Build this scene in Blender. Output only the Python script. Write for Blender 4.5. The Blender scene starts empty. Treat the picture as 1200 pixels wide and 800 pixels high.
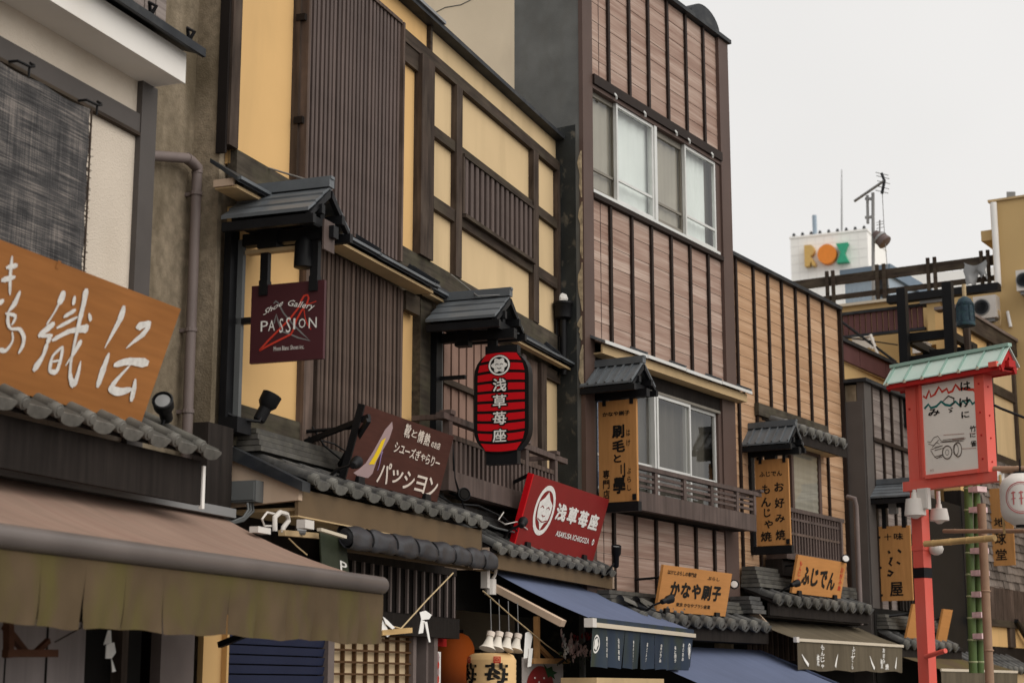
import bpy, math, random
from mathutils import Vector, Matrix
random.seed(7)
SC = bpy.context.scene
COL = SC.collection
rad = math.radians

# ------------------------------------------------------------------ camera, sky, sun, exposure
FPX, CU, CV, HOR, EYE = 2000.0, 600.0, 400.0, 805.0, 1.6
PITCH = math.atan((HOR - CV) / FPX)
cam_d = bpy.data.cameras.new("camera")
cam_d.sensor_width = 36.0
cam_d.lens = 36.0 * FPX / 1200.0
cam_d.clip_start = 0.1
cam_d.clip_end = 3000
cam_d.dof.use_dof = True
cam_d.dof.focus_distance = 14.5
cam_d.dof.aperture_fstop = 3.2
cam = bpy.data.objects.new("camera", cam_d)
cam.location = (0, 0, EYE)
cam.rotation_euler = (math.pi / 2 + PITCH, 0, 0)
COL.objects.link(cam)
SC.camera = cam

SUN_EL, SUN_AZ = rad(46), rad(124)      # azimuth clockwise from +Y: high, from the street side behind the camera
world = bpy.data.worlds.new("World")
SC.world = world
world.use_nodes = True
wn, wl = world.node_tree.nodes, world.node_tree.links
wn.clear()
w_out = wn.new("ShaderNodeOutputWorld")
w_bg = wn.new("ShaderNodeBackground")
w_sky = wn.new("ShaderNodeTexSky")
w_sky.sky_type = 'NISHITA'
w_sky.sun_disc = False
w_sky.sun_elevation = SUN_EL
w_sky.sun_rotation = SUN_AZ
w_sky.dust_density = 4.0
w_hsv = wn.new("ShaderNodeHueSaturation")
w_hsv.inputs['Saturation'].default_value = 0.12
w_mix = wn.new("ShaderNodeMix")
w_mix.data_type = 'RGBA'
w_mix.inputs[0].default_value = 0.86      # the cloud sheet: most of the sky is an even pale grey
w_mix.inputs[7].default_value = (6.85, 6.72, 6.56, 1)
wl.new(w_sky.outputs[0], w_hsv.inputs['Color'])
wl.new(w_hsv.outputs[0], w_mix.inputs[6])
w_tc = wn.new("ShaderNodeTexCoord")              # faint cloud texture
w_no = wn.new("ShaderNodeTexNoise"); w_no.inputs['Scale'].default_value = 2.6; w_no.inputs['Detail'].default_value = 4
wl.new(w_tc.outputs['Generated'], w_no.inputs['Vector'])
w_mr = wn.new("ShaderNodeMapRange"); w_mr.inputs[1].default_value = .3; w_mr.inputs[2].default_value = .7; w_mr.inputs[3].default_value = .955; w_mr.inputs[4].default_value = 1.03
wl.new(w_no.outputs[0], w_mr.inputs[0])
w_sc = wn.new("ShaderNodeVectorMath"); w_sc.operation = 'SCALE'
wl.new(w_mix.outputs[2], w_sc.inputs[0]); wl.new(w_mr.outputs[0], w_sc.inputs['Scale'])
wl.new(w_sc.outputs[0], w_bg.inputs[0])
w_bg.inputs[1].default_value = 0.10
wl.new(w_bg.outputs[0], w_out.inputs[0])

sun_d = bpy.data.lights.new("sun", 'SUN')
sun_d.energy = 1.5
sun_d.angle = rad(80)
sun_d.color = (1.0, 0.95, 0.87)
sun = bpy.data.objects.new("sun", sun_d)
sv = Vector((math.sin(SUN_AZ) * math.cos(SUN_EL), math.cos(SUN_AZ) * math.cos(SUN_EL), math.sin(SUN_EL)))
sun.rotation_euler = (-sv).to_track_quat('-Z', 'Y').to_euler()
sun.location = (6, -6, 20)
COL.objects.link(sun)
SC.view_settings.view_transform = 'Standard'
SC.view_settings.look = 'None'
SC.view_settings.exposure = 0.44
SC.view_settings.gamma = 1.0
SC.cycles.max_bounces = 6
SC.cycles.transparent_max_bounces = 12

# ------------------------------------------------------------------ surveying: photo points meet real planes
def ray(u, v):
    x = (u - CU) / FPX
    y = (CV - v) / FPX
    c, s = math.cos(PITCH), math.sin(PITCH)
    return (x, c - y * s, s + y * c)

class Frame:
    """local x runs along a facade away from the camera, local y into the building, z up"""
    def __init__(s, ox, oy, vpx=None, theta=None):
        s.ox, s.oy = ox, oy
        if theta is None:
            r = ray(vpx, HOR)
            theta = math.atan2(r[0], r[1])
        s.th = theta
        s.ax = (math.sin(theta), math.cos(theta))
        s.ay = (-math.cos(theta), math.sin(theta))
        s.rz = math.pi / 2 - theta
    def w2l(s, X, Y):
        dx, dy = X - s.ox, Y - s.oy
        return dx * s.ax[0] + dy * s.ax[1], dx * s.ay[0] + dy * s.ay[1]
    def l2w(s, x, y, z=0):
        return Vector((s.ox + x * s.ax[0] + y * s.ay[0], s.oy + x * s.ax[1] + y * s.ay[1], z))
    def rl(s, u, v):
        r = ray(u, v)
        o = s.w2l(0, 0)
        return (o[0], o[1], EYE), (r[0] * s.ax[0] + r[1] * s.ax[1], r[0] * s.ay[0] + r[1] * s.ay[1], r[2])
    def y(s, u, v, y=0.0):
        o, d = s.rl(u, v); t = (y - o[1]) / d[1]
        return o[0] + t * d[0], o[2] + t * d[2]
    def x(s, u, v, x):
        o, d = s.rl(u, v); t = (x - o[0]) / d[0]
        return o[1] + t * d[1], o[2] + t * d[2]
    def z(s, u, v, z):
        o, d = s.rl(u, v); t = (z - o[2]) / d[2]
        return o[0] + t * d[0], o[1] + t * d[1]
    def mat(s, base):
        return Matrix.Translation(s.l2w(base[0], base[1], base[2])) @ Matrix.Rotation(s.rz, 4, 'Z')

_r = ray(683, 500)
FT = Frame(_r[0] * 17 / _r[1], 17.0, vpx=1860)        # brown-clad building and those right of it
_y, _ = FT.x(652, 400, 0.0)
_o = FT.l2w(0, _y)
FY = Frame(_o.x, _o.y, vpx=1365)                       # ochre timber building and the plaster one before it
FW = Frame(0, 0, theta=rad(90))                        # plain world axes (x right, y away)

# ------------------------------------------------------------------ mesh building
class MB:
    def __init__(s):
        s.v, s.f = [], []
    def quad(s, a, b, c, d):
        n = len(s.v); s.v += [tuple(a), tuple(b), tuple(c), tuple(d)]; s.f.append((n, n + 1, n + 2, n + 3)); return s
    def poly(s, pts):
        n = len(s.v); s.v += [tuple(p) for p in pts]; s.f.append(tuple(range(n, n + len(pts)))); return s
    def box(s, x0, x1, y0, y1, z0, z1):
        x0, x1 = sorted((x0, x1)); y0, y1 = sorted((y0, y1)); z0, z1 = sorted((z0, z1))
        return s.hexa([(x0, y0, z0), (x1, y0, z0), (x1, y1, z0), (x0, y1, z0), (x0, y0, z1), (x1, y0, z1), (x1, y1, z1), (x0, y1, z1)])
    def hexa(s, p):
        n = len(s.v); s.v += [tuple(q) for q in p]
        for f in ((0, 3, 2, 1), (4, 5, 6, 7), (0, 1, 5, 4), (1, 2, 6, 5), (2, 3, 7, 6), (3, 0, 4, 7)):
            s.f.append(tuple(n + i for i in f))
        return s
    def bar(s, p, q, w, h=None, up=(0, 0, 1)):
        """rectangular bar from p to q, w across, h along up"""
        h = w if h is None else h
        p, q, up = Vector(p), Vector(q), Vector(up)
        d = (q - p).normalized()
        if abs(d.dot(up)) > 0.98: up = Vector((0, 1, 0))
        a = d.cross(up).normalized() * (w / 2); b = a.cross(d).normalized() * (h / 2)
        return s.hexa([p - a - b, p + a - b, q + a - b, q - a - b, p - a + b, p + a + b, q + a + b, q - a + b])
    def tube(s, pts, r, n=8, cap=True):
        pts = [Vector(p) for p in pts]
        m = len(pts)
        rs = r if isinstance(r, (list, tuple)) else [r] * m
        base = len(s.v); prev = None
        for i, p in enumerate(pts):
            d = (pts[min(i + 1, m - 1)] - pts[max(i - 1, 0)]).normalized()
            if prev is None:
                t = Vector((0, 0, 1)) if abs(d.z) < 0.9 else Vector((1, 0, 0))
                a = d.cross(t).normalized()
            else:
                a = (prev - d * prev.dot(d))
                a = a.normalized() if a.length > 1e-6 else d.orthogonal().normalized()
            prev = a; b = d.cross(a)
            for k in range(n):
                w = 2 * math.pi * k / n
                s.v.append(tuple(p + (a * math.cos(w) + b * math.sin(w)) * rs[i]))
        for i in range(m - 1):
            for k in range(n):
                k2 = (k + 1) % n
                s.f.append((base + i * n + k, base + i * n + k2, base + (i + 1) * n + k2, base + (i + 1) * n + k))
        if cap:
            s.f.append(tuple(base + k for k in range(n))[::-1])
            s.f.append(tuple(base + (m - 1) * n + k for k in range(n)))
        return s
    def lathe(s, c, axis, prof, n=16):
        """prof: (distance along axis, radius)"""
        c, axis = Vector(c), Vector(axis).normalized()
        a = axis.orthogonal().normalized(); b = axis.cross(a); base = len(s.v)
        for h, r in prof:
            for k in range(n):
                w = 2 * math.pi * k / n
                s.v.append(tuple(c + axis * h + (a * math.cos(w) + b * math.sin(w)) * max(r, 1e-4)))
        for i in range(len(prof) - 1):
            for k in range(n):
                k2 = (k + 1) % n
                s.f.append((base + i * n + k, base + i * n + k2, base + (i + 1) * n + k2, base + (i + 1) * n + k))
        s.f.append(tuple(base + k for k in range(n))[::-1])
        s.f.append(tuple(base + (len(prof) - 1) * n + k for k in range(n)))
        return s
    def prism(s, pts, d):
        """closed polygon (3-D points) pushed by vector d"""
        n = len(pts); b = len(s.v); d = Vector(d)
        s.v += [tuple(p) for p in pts] + [tuple(Vector(p) + d) for p in pts]
        s.f.append(tuple(range(b, b + n))[::-1]); s.f.append(tuple(range(b + n, b + 2 * n)))
        for i in range(n):
            j = (i + 1) % n
            s.f.append((b + i, b + j, b + n + j, b + n + i))
        return s
    def grid(s, fn, nu, nv):
        b = len(s.v)
        for j in range(nv + 1):
            for i in range(nu + 1):
                s.v.append(tuple(fn(i / nu, j / nv)))
        for j in range(nv):
            for i in range(nu):
                q = b + j * (nu + 1) + i
                s.f.append((q, q + 1, q + nu + 2, q + nu + 1))
        return s
    def add(s, o, off=(0, 0, 0)):
        n = len(s.v); s.v += [(p[0] + off[0], p[1] + off[1], p[2] + off[2]) for p in o.v]
        s.f += [tuple(n + i for i in f) for f in o.f]; return s
    def mesh(s, name, mat, base=(0, 0, 0), smooth=None):
        m = bpy.data.meshes.new(name)
        m.from_pydata([(p[0] - base[0], p[1] - base[1], p[2] - base[2]) for p in s.v], [], s.f)
        m.materials.append(mat)
        if smooth is not None:
            m.polygons.foreach_set('use_smooth', [True] * len(m.polygons))
            m.set_sharp_from_angle(angle=rad(smooth))
        m.update()
        return m
    def ctr(s):
        lo = [min(p[i] for p in s.v) for i in range(3)]; hi = [max(p[i] for p in s.v) for i in range(3)]
        return ((lo[0] + hi[0]) / 2, (lo[1] + hi[1]) / 2, lo[2])

_GL = {}
def glyph(t, bold=0.0):
    k = (t, bold)
    if k not in _GL:
        c = bpy.data.curves.new("lettering", 'FONT'); c.body = t; c.size = 1; c.resolution_u = 2; c.offset = bold
        o = bpy.data.objects.new("lettering", c); COL.objects.link(o)
        bpy.context.view_layer.update()
        m = bpy.data.meshes.new_from_object(o.evaluated_get(bpy.context.evaluated_depsgraph_get()))
        vs = [(p.co.x, p.co.y) for p in m.vertices]; fs = [tuple(p.vertices) for p in m.polygons]
        bpy.data.objects.remove(o); bpy.data.meshes.remove(m); bpy.data.curves.remove(c)
        x0 = min(p[0] for p in vs); x1 = max(p[0] for p in vs); y0 = min(p[1] for p in vs); y1 = max(p[1] for p in vs)
        _GL[k] = ([((a - x0) / (x1 - x0), (b - y0) / max(y1 - y0, 1e-6)) for a, b in vs], fs, (x1 - x0) / max(y1 - y0, 1e-6))
    return _GL[k]

class Plane:
    """a flat face with unit coordinates (0..1, 0..1) from its bottom left corner; prints sit just proud of it"""
    def __init__(s, o, e1, e2, d=0.002):
        s.o, s.e1, s.e2 = Vector(o), Vector(e1), Vector(e2)
        s.n = s.e1.cross(s.e2).normalized(); s.d = d
    def at(s, a, b, d=None):
        return s.o + s.e1 * a + s.e2 * b + s.n * (s.d if d is None else d)
    def text(s, mb, t, a0, a1, b0, b1, bold=0.0, slant=0.0, d=None, rise=0.0):
        """bold > 0 thickens the strokes by laying shifted copies over each other, each a hair prouder"""
        vs, fs, _ = glyph(t); d = s.d if d is None else d
        bx, by = bold * .8 / max(1, len(t)), bold * .8
        sh = [(0, 0)] if bold < .012 else [(-1, -1), (1, -1), (-1, 1), (1, 1), (0, 0)] if bold < .035 else [(-1, -1), (0, -1.2), (1, -1), (1.2, 0), (1, 1), (0, 1.2), (-1, 1), (-1.2, 0), (0, 0)]
        for i, (p, q) in enumerate(sh):
            n = len(mb.v)
            mb.v += [tuple(s.at(a0 + (bx * p + bx + x * (1 - 2 * bx) + slant * (y - 0.5)) * (a1 - a0), b0 + rise * x + (by * q + by + y * (1 - 2 * by)) * (b1 - b0), d + i * .00015)) for x, y in vs]
            mb.f += [tuple(n + j for j in f) for f in fs]
    def column(s, mb, t, ac, w, b1, b0, bold=0.0, gap=0.12):
        """characters stacked from top b1 down to b0"""
        h = (b1 - b0) / len(t)
        for i, ch in enumerate(t):
            if ch == ' ': continue
            k = 1.0
            if ch in 'ゃっ': k = 0.75
            if ch == 'ー': s.fill(mb, [(ac - .1 * w, b1 - (i + .9) * h), (ac + .1 * w, b1 - (i + .9) * h), (ac + .1 * w, b1 - (i + .1) * h), (ac - .1 * w, b1 - (i + .1) * h)]); continue
            t1 = b1 - i * h - gap * h / 2; t0 = t1 - h * (1 - gap)
            s.text(mb, ch, ac - w * k / 2, ac + w * k / 2, t0, t0 + (t1 - t0) * k, bold)
    def fill(s, mb, pts, d=None):
        mb.poly([s.at(a, b, d) for a, b in pts])
    def stroke(s, mb, pts, w, d=None):
        """polyline of width w (metres)"""
        P = [s.at(a, b, d) for a, b in pts]
        ws = w if isinstance(w, (list, tuple)) else [w] * len(P)
        L, R = [], []
        for i, p in enumerate(P):
            t = (P[min(i + 1, len(P) - 1)] - P[max(i - 1, 0)])
            if t.length < 1e-7: t = s.e1
            q = s.n.cross(t.normalized()) * ws[i] / 2
            L.append(p + q); R.append(p - q)
        for i in range(len(P) - 1):
            mb.quad(R[i], R[i + 1], L[i + 1], L[i])
    def ring(s, mb, a, b, ra, rb, w, n=28, d=None):
        """elliptic ring with radii in unit coordinates, w fraction of the radius"""
        k = len(mb.v)
        for i in range(n):
            t = 2 * math.pi * i / n
            mb.v.append(tuple(s.at(a + ra * math.cos(t), b + rb * math.sin(t), d)))
            mb.v.append(tuple(s.at(a + ra * (1 - w) * math.cos(t), b + rb * (1 - w) * math.sin(t), d)))
        for i in range(n):
            j = (i + 1) % n
            mb.f.append((k + 2 * i + 1, k + 2 * i, k + 2 * j, k + 2 * j + 1))
    def disc(s, mb, a, b, ra, rb, n=28, d=None):
        s.fill(mb, [(a + ra * math.cos(2 * math.pi * i / n), b + rb * math.sin(2 * math.pi * i / n)) for i in range(n)], d)

class Cloth(Plane):
    """prints that follow a hanging cloth: fn(s, t) gives the cloth, t running down from its top"""
    def __init__(s, fn, w, h, d=0.004):
        s.fn, s.d = fn, d
        s.o, s.e1, s.e2, s.n = Vector(fn(0, 1)), Vector((w, 0, 0)), Vector((0, 0, h)), Vector((0, -1, 0))
    def at(s, a, b, d=None):
        return Vector(s.fn(a, 1 - b)) + s.n * (s.d if d is None else d)

class Thing:
    def __init__(s, name, label, cat, fr, base, group=None, kind=None, rot=None):
        s.fr, s.base = fr, tuple(base)
        o = bpy.data.objects.new(name, None); o.empty_display_size = 0.1
        COL.objects.link(o)
        o.matrix_world = fr.mat(base)
        if label: o['label'] = label
        if cat: o['category'] = cat
        if group: o['group'] = group
        if kind: o['kind'] = kind
        s.o = o
    def part(s, name, mb, mat, parent=None, smooth=None, label=None, kind=None):
        o = bpy.data.objects.new(name, mb.mesh(name, mat, s.base, smooth))
        COL.objects.link(o); o.parent = parent or s.o
        if label: o['label'] = label
        if kind: o['kind'] = kind
        return o
    def inst(s, name, mesh, pos, mx=None, parent=None):
        o = bpy.data.objects.new(name, mesh); COL.objects.link(o); o.parent = parent or s.o
        m = Matrix.Translation(Vector(pos) - Vector(s.base))
        o.matrix_local = m @ mx if mx is not None else m
        return o

def solo(name, label, cat, fr, mb, mat, base=None, group=None, smooth=None, kind=None):
    base = base or mb.ctr()
    o = bpy.data.objects.new(name, mb.mesh(name, mat, base, smooth)); COL.objects.link(o)
    o.matrix_world = fr.mat(base)
    if label: o['label'] = label
    if cat: o['category'] = cat
    if group: o['group'] = group
    if kind: o['kind'] = kind
    return o

# ------------------------------------------------------------------ materials
def new_mat(name):
    m = bpy.data.materials.new(name); m.use_nodes = True
    nt = m.node_tree
    return m, nt.nodes, nt.links, nt.nodes['Principled BSDF']

def M(name, col, rough=0.75, var=0.18, scale=3.0, grain=None, gvar=0.0, bump=0.15, bscale=60.0, bdist=0.003, metal=0.0, spec=0.13, stain=None, svar=0.5, sscale=(3, 3, .6), rnd=0.0, sharp=(0.45, 0.75), emit=None):
    """base colour with soft blotches, optional directional grain (xyz scale), stains of another colour and fine relief"""
    m, n, l, b = new_mat(name)
    b.inputs['Roughness'].default_value = rough
    b.inputs['Metallic'].default_value = metal
    b.inputs['Specular IOR Level'].default_value = spec
    tc = n.new('ShaderNodeTexCoord')
    def noise(sc, det=4, xyz=None, dist=0.0):
        t = n.new('ShaderNodeTexNoise'); t.inputs['Scale'].default_value = sc; t.inputs['Detail'].default_value = det
        t.inputs['Distortion'].default_value = dist
        src = tc.outputs['Object']
        if xyz:
            mp = n.new('ShaderNodeMapping'); mp.inputs['Scale'].default_value = xyz
            l.new(src, mp.inputs[0]); src = mp.outputs[0]
        l.new(src, t.inputs['Vector']); return t
    def mul(src, fac, lo, hi):
        mr = n.new('ShaderNodeMapRange'); mr.inputs[1].default_value = 0.3; mr.inputs[2].default_value = 0.7
        mr.inputs[3].default_value = lo; mr.inputs[4].default_value = hi
        l.new(fac, mr.inputs[0])
        v = n.new('ShaderNodeVectorMath'); v.operation = 'SCALE'
        l.new(src, v.inputs[0]); l.new(mr.outputs[0], v.inputs['Scale']); return v.outputs[0]
    rgb = n.new('ShaderNodeRGB'); rgb.outputs[0].default_value = (*col, 1)
    c = rgb.outputs[0]
    if var: c = mul(c, noise(scale, 5).outputs[0], 1 - var, 1 + var)
    if grain: c = mul(c, noise(1.0, 5, grain, 0.3).outputs[0], 1 - gvar, 1 + gvar)
    if rnd:
        oi = n.new('ShaderNodeObjectInfo')
        mr = n.new('ShaderNodeMapRange'); mr.inputs[3].default_value = 1 - rnd; mr.inputs[4].default_value = 1 + rnd
        l.new(oi.outputs['Random'], mr.inputs[0])
        v = n.new('ShaderNodeVectorMath'); v.operation = 'SCALE'; l.new(c, v.inputs[0]); l.new(mr.outputs[0], v.inputs['Scale']); c = v.outputs[0]
    if stain:
        t = noise(1.0, 6, sscale, 0.4)
        mr = n.new('ShaderNodeMapRange'); mr.inputs[1].default_value = sharp[0]; mr.inputs[2].default_value = sharp[1]
        mr.inputs[4].default_value = svar
        l.new(t.outputs[0], mr.inputs[0])
        mx = n.new('ShaderNodeMix'); mx.data_type = 'RGBA'
        l.new(mr.outputs[0], mx.inputs[0]); l.new(c, mx.inputs[6]); mx.inputs[7].default_value = (*stain, 1); c = mx.outputs[2]
    l.new(c, b.inputs['Base Color'])
    if bump:
        bp = n.new('ShaderNodeBump'); bp.inputs['Strength'].default_value = bump; bp.inputs['Distance'].default_value = bdist
        h = noise(bscale, 3) if not grain else noise(1.0, 4, tuple(g * 2.0 for g in grain))
        l.new(h.outputs[0], bp.inputs['Height']); l.new(bp.outputs[0], b.inputs['Normal'])
    if emit:
        b.inputs['Emission Color'].default_value = (*emit[:3], 1); b.inputs['Emission Strength'].default_value = emit[3]
    return m

def cladding(name, col, light, dark):
    """printed wood-grain siding: streaks along the board and soft bands across it"""
    m, n, l, b = new_mat(name)
    b.inputs['Roughness'].default_value = 0.55; b.inputs['Specular IOR Level'].default_value = 0.12
    tc = n.new('ShaderNodeTexCoord')
    oi = n.new('ShaderNodeObjectInfo')
    off = n.new('ShaderNodeVectorMath'); off.operation = 'SCALE'; off.inputs[0].default_value = (7, 3, 11); l.new(oi.outputs['Random'], off.inputs['Scale'])
    ad = n.new('ShaderNodeVectorMath'); l.new(tc.outputs['Object'], ad.inputs[0]); l.new(off.outputs[0], ad.inputs[1])
    def nz(xyz, det, dist):
        mp = n.new('ShaderNodeMapping'); mp.inputs['Scale'].default_value = xyz; l.new(ad.outputs[0], mp.inputs[0])
        t = n.new('ShaderNodeTexNoise'); t.inputs['Scale'].default_value = 1; t.inputs['Detail'].default_value = det; t.inputs['Distortion'].default_value = dist
        l.new(mp.outputs[0], t.inputs['Vector']); return t.outputs[0]
    r = n.new('ShaderNodeValToRGB'); e = r.color_ramp.elements
    e[0].position = 0.3; e[0].color = (*dark, 1); e[1].position = 0.72; e[1].color = (*light, 1)
    k = r.color_ramp.elements.new(0.5); k.color = (*col, 1)
    a = nz((0.55, 1, 11), 2, 0.6); c = nz((1.6, 1, 85), 4, 0.2)
    mx = n.new('ShaderNodeMix'); mx.inputs[0].default_value = 0.45; l.new(a, mx.inputs[2]); l.new(c, mx.inputs[3])
    l.new(mx.outputs[0], r.inputs[0]); l.new(r.outputs[0], b.inputs['Base Color'])
    bp = n.new('ShaderNodeBump'); bp.inputs['Strength'].default_value = 0.2; bp.inputs['Distance'].default_value = 0.002
    l.new(c, bp.inputs['Height']); l.new(bp.outputs[0], b.inputs['Normal'])
    return m

def glass_mat(name, tint, rough=0.03):
    m, n, l, b = new_mat(name)
    n.remove(b); out = n['Material Output']
    tr = n.new('ShaderNodeBsdfTransparent'); tr.inputs[0].default_value = (*tint, 1)
    gl = n.new('ShaderNodeBsdfGlossy'); gl.inputs['Roughness'].default_value = rough
    lw = n.new('ShaderNodeLayerWeight'); lw.inputs[0].default_value = 0.5
    pw = n.new('ShaderNodeMath'); pw.operation = 'POWER'; pw.inputs[1].default_value = 4.0; l.new(lw.outputs['Facing'], pw.inputs[0])
    mr = n.new('ShaderNodeMapRange'); mr.inputs[3].default_value = 0.045; mr.inputs[4].default_value = 0.9; l.new(pw.outputs[0], mr.inputs[0])
    mx = n.new('ShaderNodeMixShader'); l.new(mr.outputs[0], mx.inputs[0]); l.new(tr.outputs[0], mx.inputs[1]); l.new(gl.outputs[0], mx.inputs[2])
    l.new(mx.outputs[0], out.inputs[0]); return m

m_ochre = M("ochre stucco", (.66, .42, .185), .9, .05, 1.2, bump=.25, bscale=140, stain=(.40, .27, .13), svar=.55, sscale=(2.2, 2.2, .35), sharp=(.48, .8))
m_ochre2 = M("paler ochre stucco", (.61, .455, .265), .9, .045, 1.1, bump=.25, bscale=140, stain=(.38, .28, .16), svar=.55, sscale=(2.4, 2.4, .35), sharp=(.48, .8))  # a paler tone of the ochre stucco, for panels farther right
m_timber = M("dark weathered timber", (.050, .035, .027), .8, .25, 3, grain=(28, 28, 2.2), gvar=.4, bump=.4, stain=(.14, .11, .085), svar=.4, sscale=(7, 7, 2))
m_timberh = M("dark weathered beam timber", (.046, .033, .025), .8, .25, 3, grain=(2.2, 28, 28), gvar=.4, bump=.4, stain=(.10, .085, .055), svar=.45, sscale=(2, 7, 7))
m_moss = M("mossy beam timber", (.055, .045, .034), .85, .3, 5, grain=(2.2, 28, 28), gvar=.4, bump=.5, stain=(.090, .085, .050), svar=.5, sscale=(5, 7, 7))
m_slat = M("brown grey slat paint", (.096, .070, .062), .55, .15, 3, grain=(22, 22, 1.5), gvar=.25, bump=.2, rnd=.16)
m_slatdk = M("weathered slat", (.088, .062, .050), .8, .25, 4, grain=(25, 25, 1.4), gvar=.4, bump=.3, rnd=.25)
m_backing = M("near black backing board", (.012, .009, .008), .8, .2, bump=0)
m_black = M("black painted steel", (.008, .008, .009), .5, .2, 5, bump=.08, spec=.15)
m_blacktar = M("black flaking mortar", (.028, .030, .029), .85, .3, 3, bump=.5, bscale=50, stain=(.17, .145, .11), svar=.6, sscale=(9, 9, 7), sharp=(.58, .72))
m_mortar = M("dark grey mortar", (.125, .126, .121), .9, .22, 2.5, bump=.5, bscale=70, stain=(.105, .10, .09), svar=.6, sscale=(6, 6, 3), sharp=(.45, .8))
m_palewall = M("pale painted mortar", (.66, .56, .42), .9, .06, 1.5, bump=.3, bscale=60, stain=(.36, .30, .22), svar=.5, sscale=(2, 2, .5), sharp=(.5, .8))
m_concrete = M("mottled raw concrete", (.26, .21, .15), .92, .24, 16, bump=.8, bscale=75, bdist=.006, stain=(.105, .082, .052), svar=.85, sscale=(3.2, 3.2, 1.0), sharp=(.40, .66))
m_cream = M("cream textured plaster", (.62, .54, .45), .9, .06, 2, bump=.9, bscale=110, bdist=.006, stain=(.45, .37, .28), svar=.3, sscale=(2, 2, .6))
m_white = M("white painted board", (.80, .77, .73), .7, .04, 2, bump=.1, stain=(.62, .55, .46), svar=.3, sscale=(2, 2, 2))
m_pinkcream = M("pinkish cream plaster", (.52, .39, .29), .9, .08, 3, bump=.2, stain=(.35, .25, .17), svar=.4, sscale=(4, 4, 2))
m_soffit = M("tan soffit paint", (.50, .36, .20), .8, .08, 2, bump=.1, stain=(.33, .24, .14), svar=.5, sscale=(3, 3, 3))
m_fascia = M("brown fascia sheet", (.135, .090, .050), .65, .15, 2, bump=.1, stain=(.06, .045, .03), svar=.5, sscale=(2, 2, 2))
m_greypaint = M("dark grey painted timber", (.085, .075, .070), .6, .1, 3, bump=.15)
m_tile = M("smoked roof tile", (.062, .061, .060), .40, .3, 9, bump=.3, bscale=50, stain=(.135, .13, .118), svar=.5, sscale=(14, 14, 14), rnd=.28, spec=.22)
m_tileold = M("lichened roof tile", (.085, .080, .072), .5, .3, 9, bump=.4, bscale=50, stain=(.155, .145, .115), svar=.5, sscale=(11, 11, 11), rnd=.22)
m_tilecap = M("weathered tile edge painted lit", (.135, .130, .117), .55, .3, 14, bump=.3, rnd=.25, stain=(.10, .095, .085), svar=.6, sscale=(18, 18, 18))  # weathered eave tile fronts; their lit look is put into the paler colour
m_metalroof = M("dark slate blue roof sheet", (.095, .105, .115), .42, .2, 5, bump=.1, spec=.45, rnd=.15)
m_gutter = M("charcoal gutter", (.021, .023, .027), .5, .25, 5, bump=.1, stain=(.09, .09, .085), svar=.4, sscale=(6, 6, 6))
m_pipe = M("brown grey drain pipe", (.17, .135, .125), .5, .12, 4, bump=.05, spec=.22)
m_clad = cladding("pinkish brown wood-grain cladding", (.335, .228, .182), (.52, .41, .345), (.205, .118, .088))
m_clad2 = cladding("tan wood-grain cladding", (.42, .255, .150), (.55, .375, .245), (.28, .155, .082))
m_cladgrey = cladding("weathered grey cladding", (.20, .165, .15), (.29, .25, .225), (.115, .09, .08))
m_batten = M("dark brown batten", (.022, .014, .011), .6, .2, 4, bump=.05)
m_pillar = M("brown steel pillar", (.092, .060, .050), .5, .1, 2, bump=.05)
m_alu = M("silver window frame", (.62, .62, .60), .4, .06, 4, bump=0, metal=.3, spec=.3)
m_aludk = M("bronze grey window frame", (.22, .20, .17), .45, .08, 4, bump=0, metal=.2)
m_glass = glass_mat("window glass", (.95, .97, .96))
m_glassdk = glass_mat("tinted window glass", (.80, .80, .77))
m_curtain = M("white curtain", (.72, .75, .73), .9, .05, 2, grain=(10, 10, .4), gvar=.03, bump=.2)
m_curtaing = M("grey brown screen", (.46, .43, .38), .9, .08, 2, grain=(10, 10, .4), gvar=.08, bump=.1)
m_curtaind = M("dusty grey curtain", (.115, .105, .092), .9, .12, 2, grain=(12, 12, .4), gvar=.2, bump=.1)
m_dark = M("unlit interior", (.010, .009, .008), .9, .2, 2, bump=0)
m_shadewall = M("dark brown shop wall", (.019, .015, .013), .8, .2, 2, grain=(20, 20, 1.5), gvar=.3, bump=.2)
m_signwood = M("orange brown sign timber", (.36, .148, .045), .55, .07, 1.5, grain=(2.2, 30, 30), gvar=.10, bump=.12, stain=(.27, .10, .026), svar=.35, sscale=(1.6, 9, 9))
m_signor = M("pale orange sign board", (.52, .235, .075), .55, .06, 2, grain=(3, 30, 30), gvar=.06, bump=.08)
m_signorv = M("pale orange upright sign board", (.44, .215, .075), .55, .06, 2, grain=(30, 30, 2.5), gvar=.09, bump=.08)
m_ink = M("black ink", (.012, .011, .010), .5, .1, bump=0)
m_whiteink = M("chalky white lettering", (.78, .76, .72), .7, .10, 25, bump=.3, stain=(.50, .47, .43), svar=.45, sscale=(40, 40, 40))
m_redink = M("red print", (.55, .05, .03), .6, .1, bump=0)
m_maroon = M("maroon sign enamel", (.060, .016, .020), .45, .08, 3, bump=.02, spec=.22)
m_brownsign = M("dark brown sign timber", (.072, .026, .019), .6, .12, 3, grain=(3, 30, 30), gvar=.15, bump=.08)
m_redsign = M("crimson sign paint", (.225, .014, .014), .5, .07, 3, bump=.03, spec=.22)
m_lantred = M("bright red lantern print", (.56, .006, .012), .45, .05, 3, bump=.02)
m_blackprint = M("black print", (.008, .007, .007), .5, .1, bump=0)
m_paper = M("white paper", (.80, .78, .75), .8, .04, 4, bump=.05)
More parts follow.
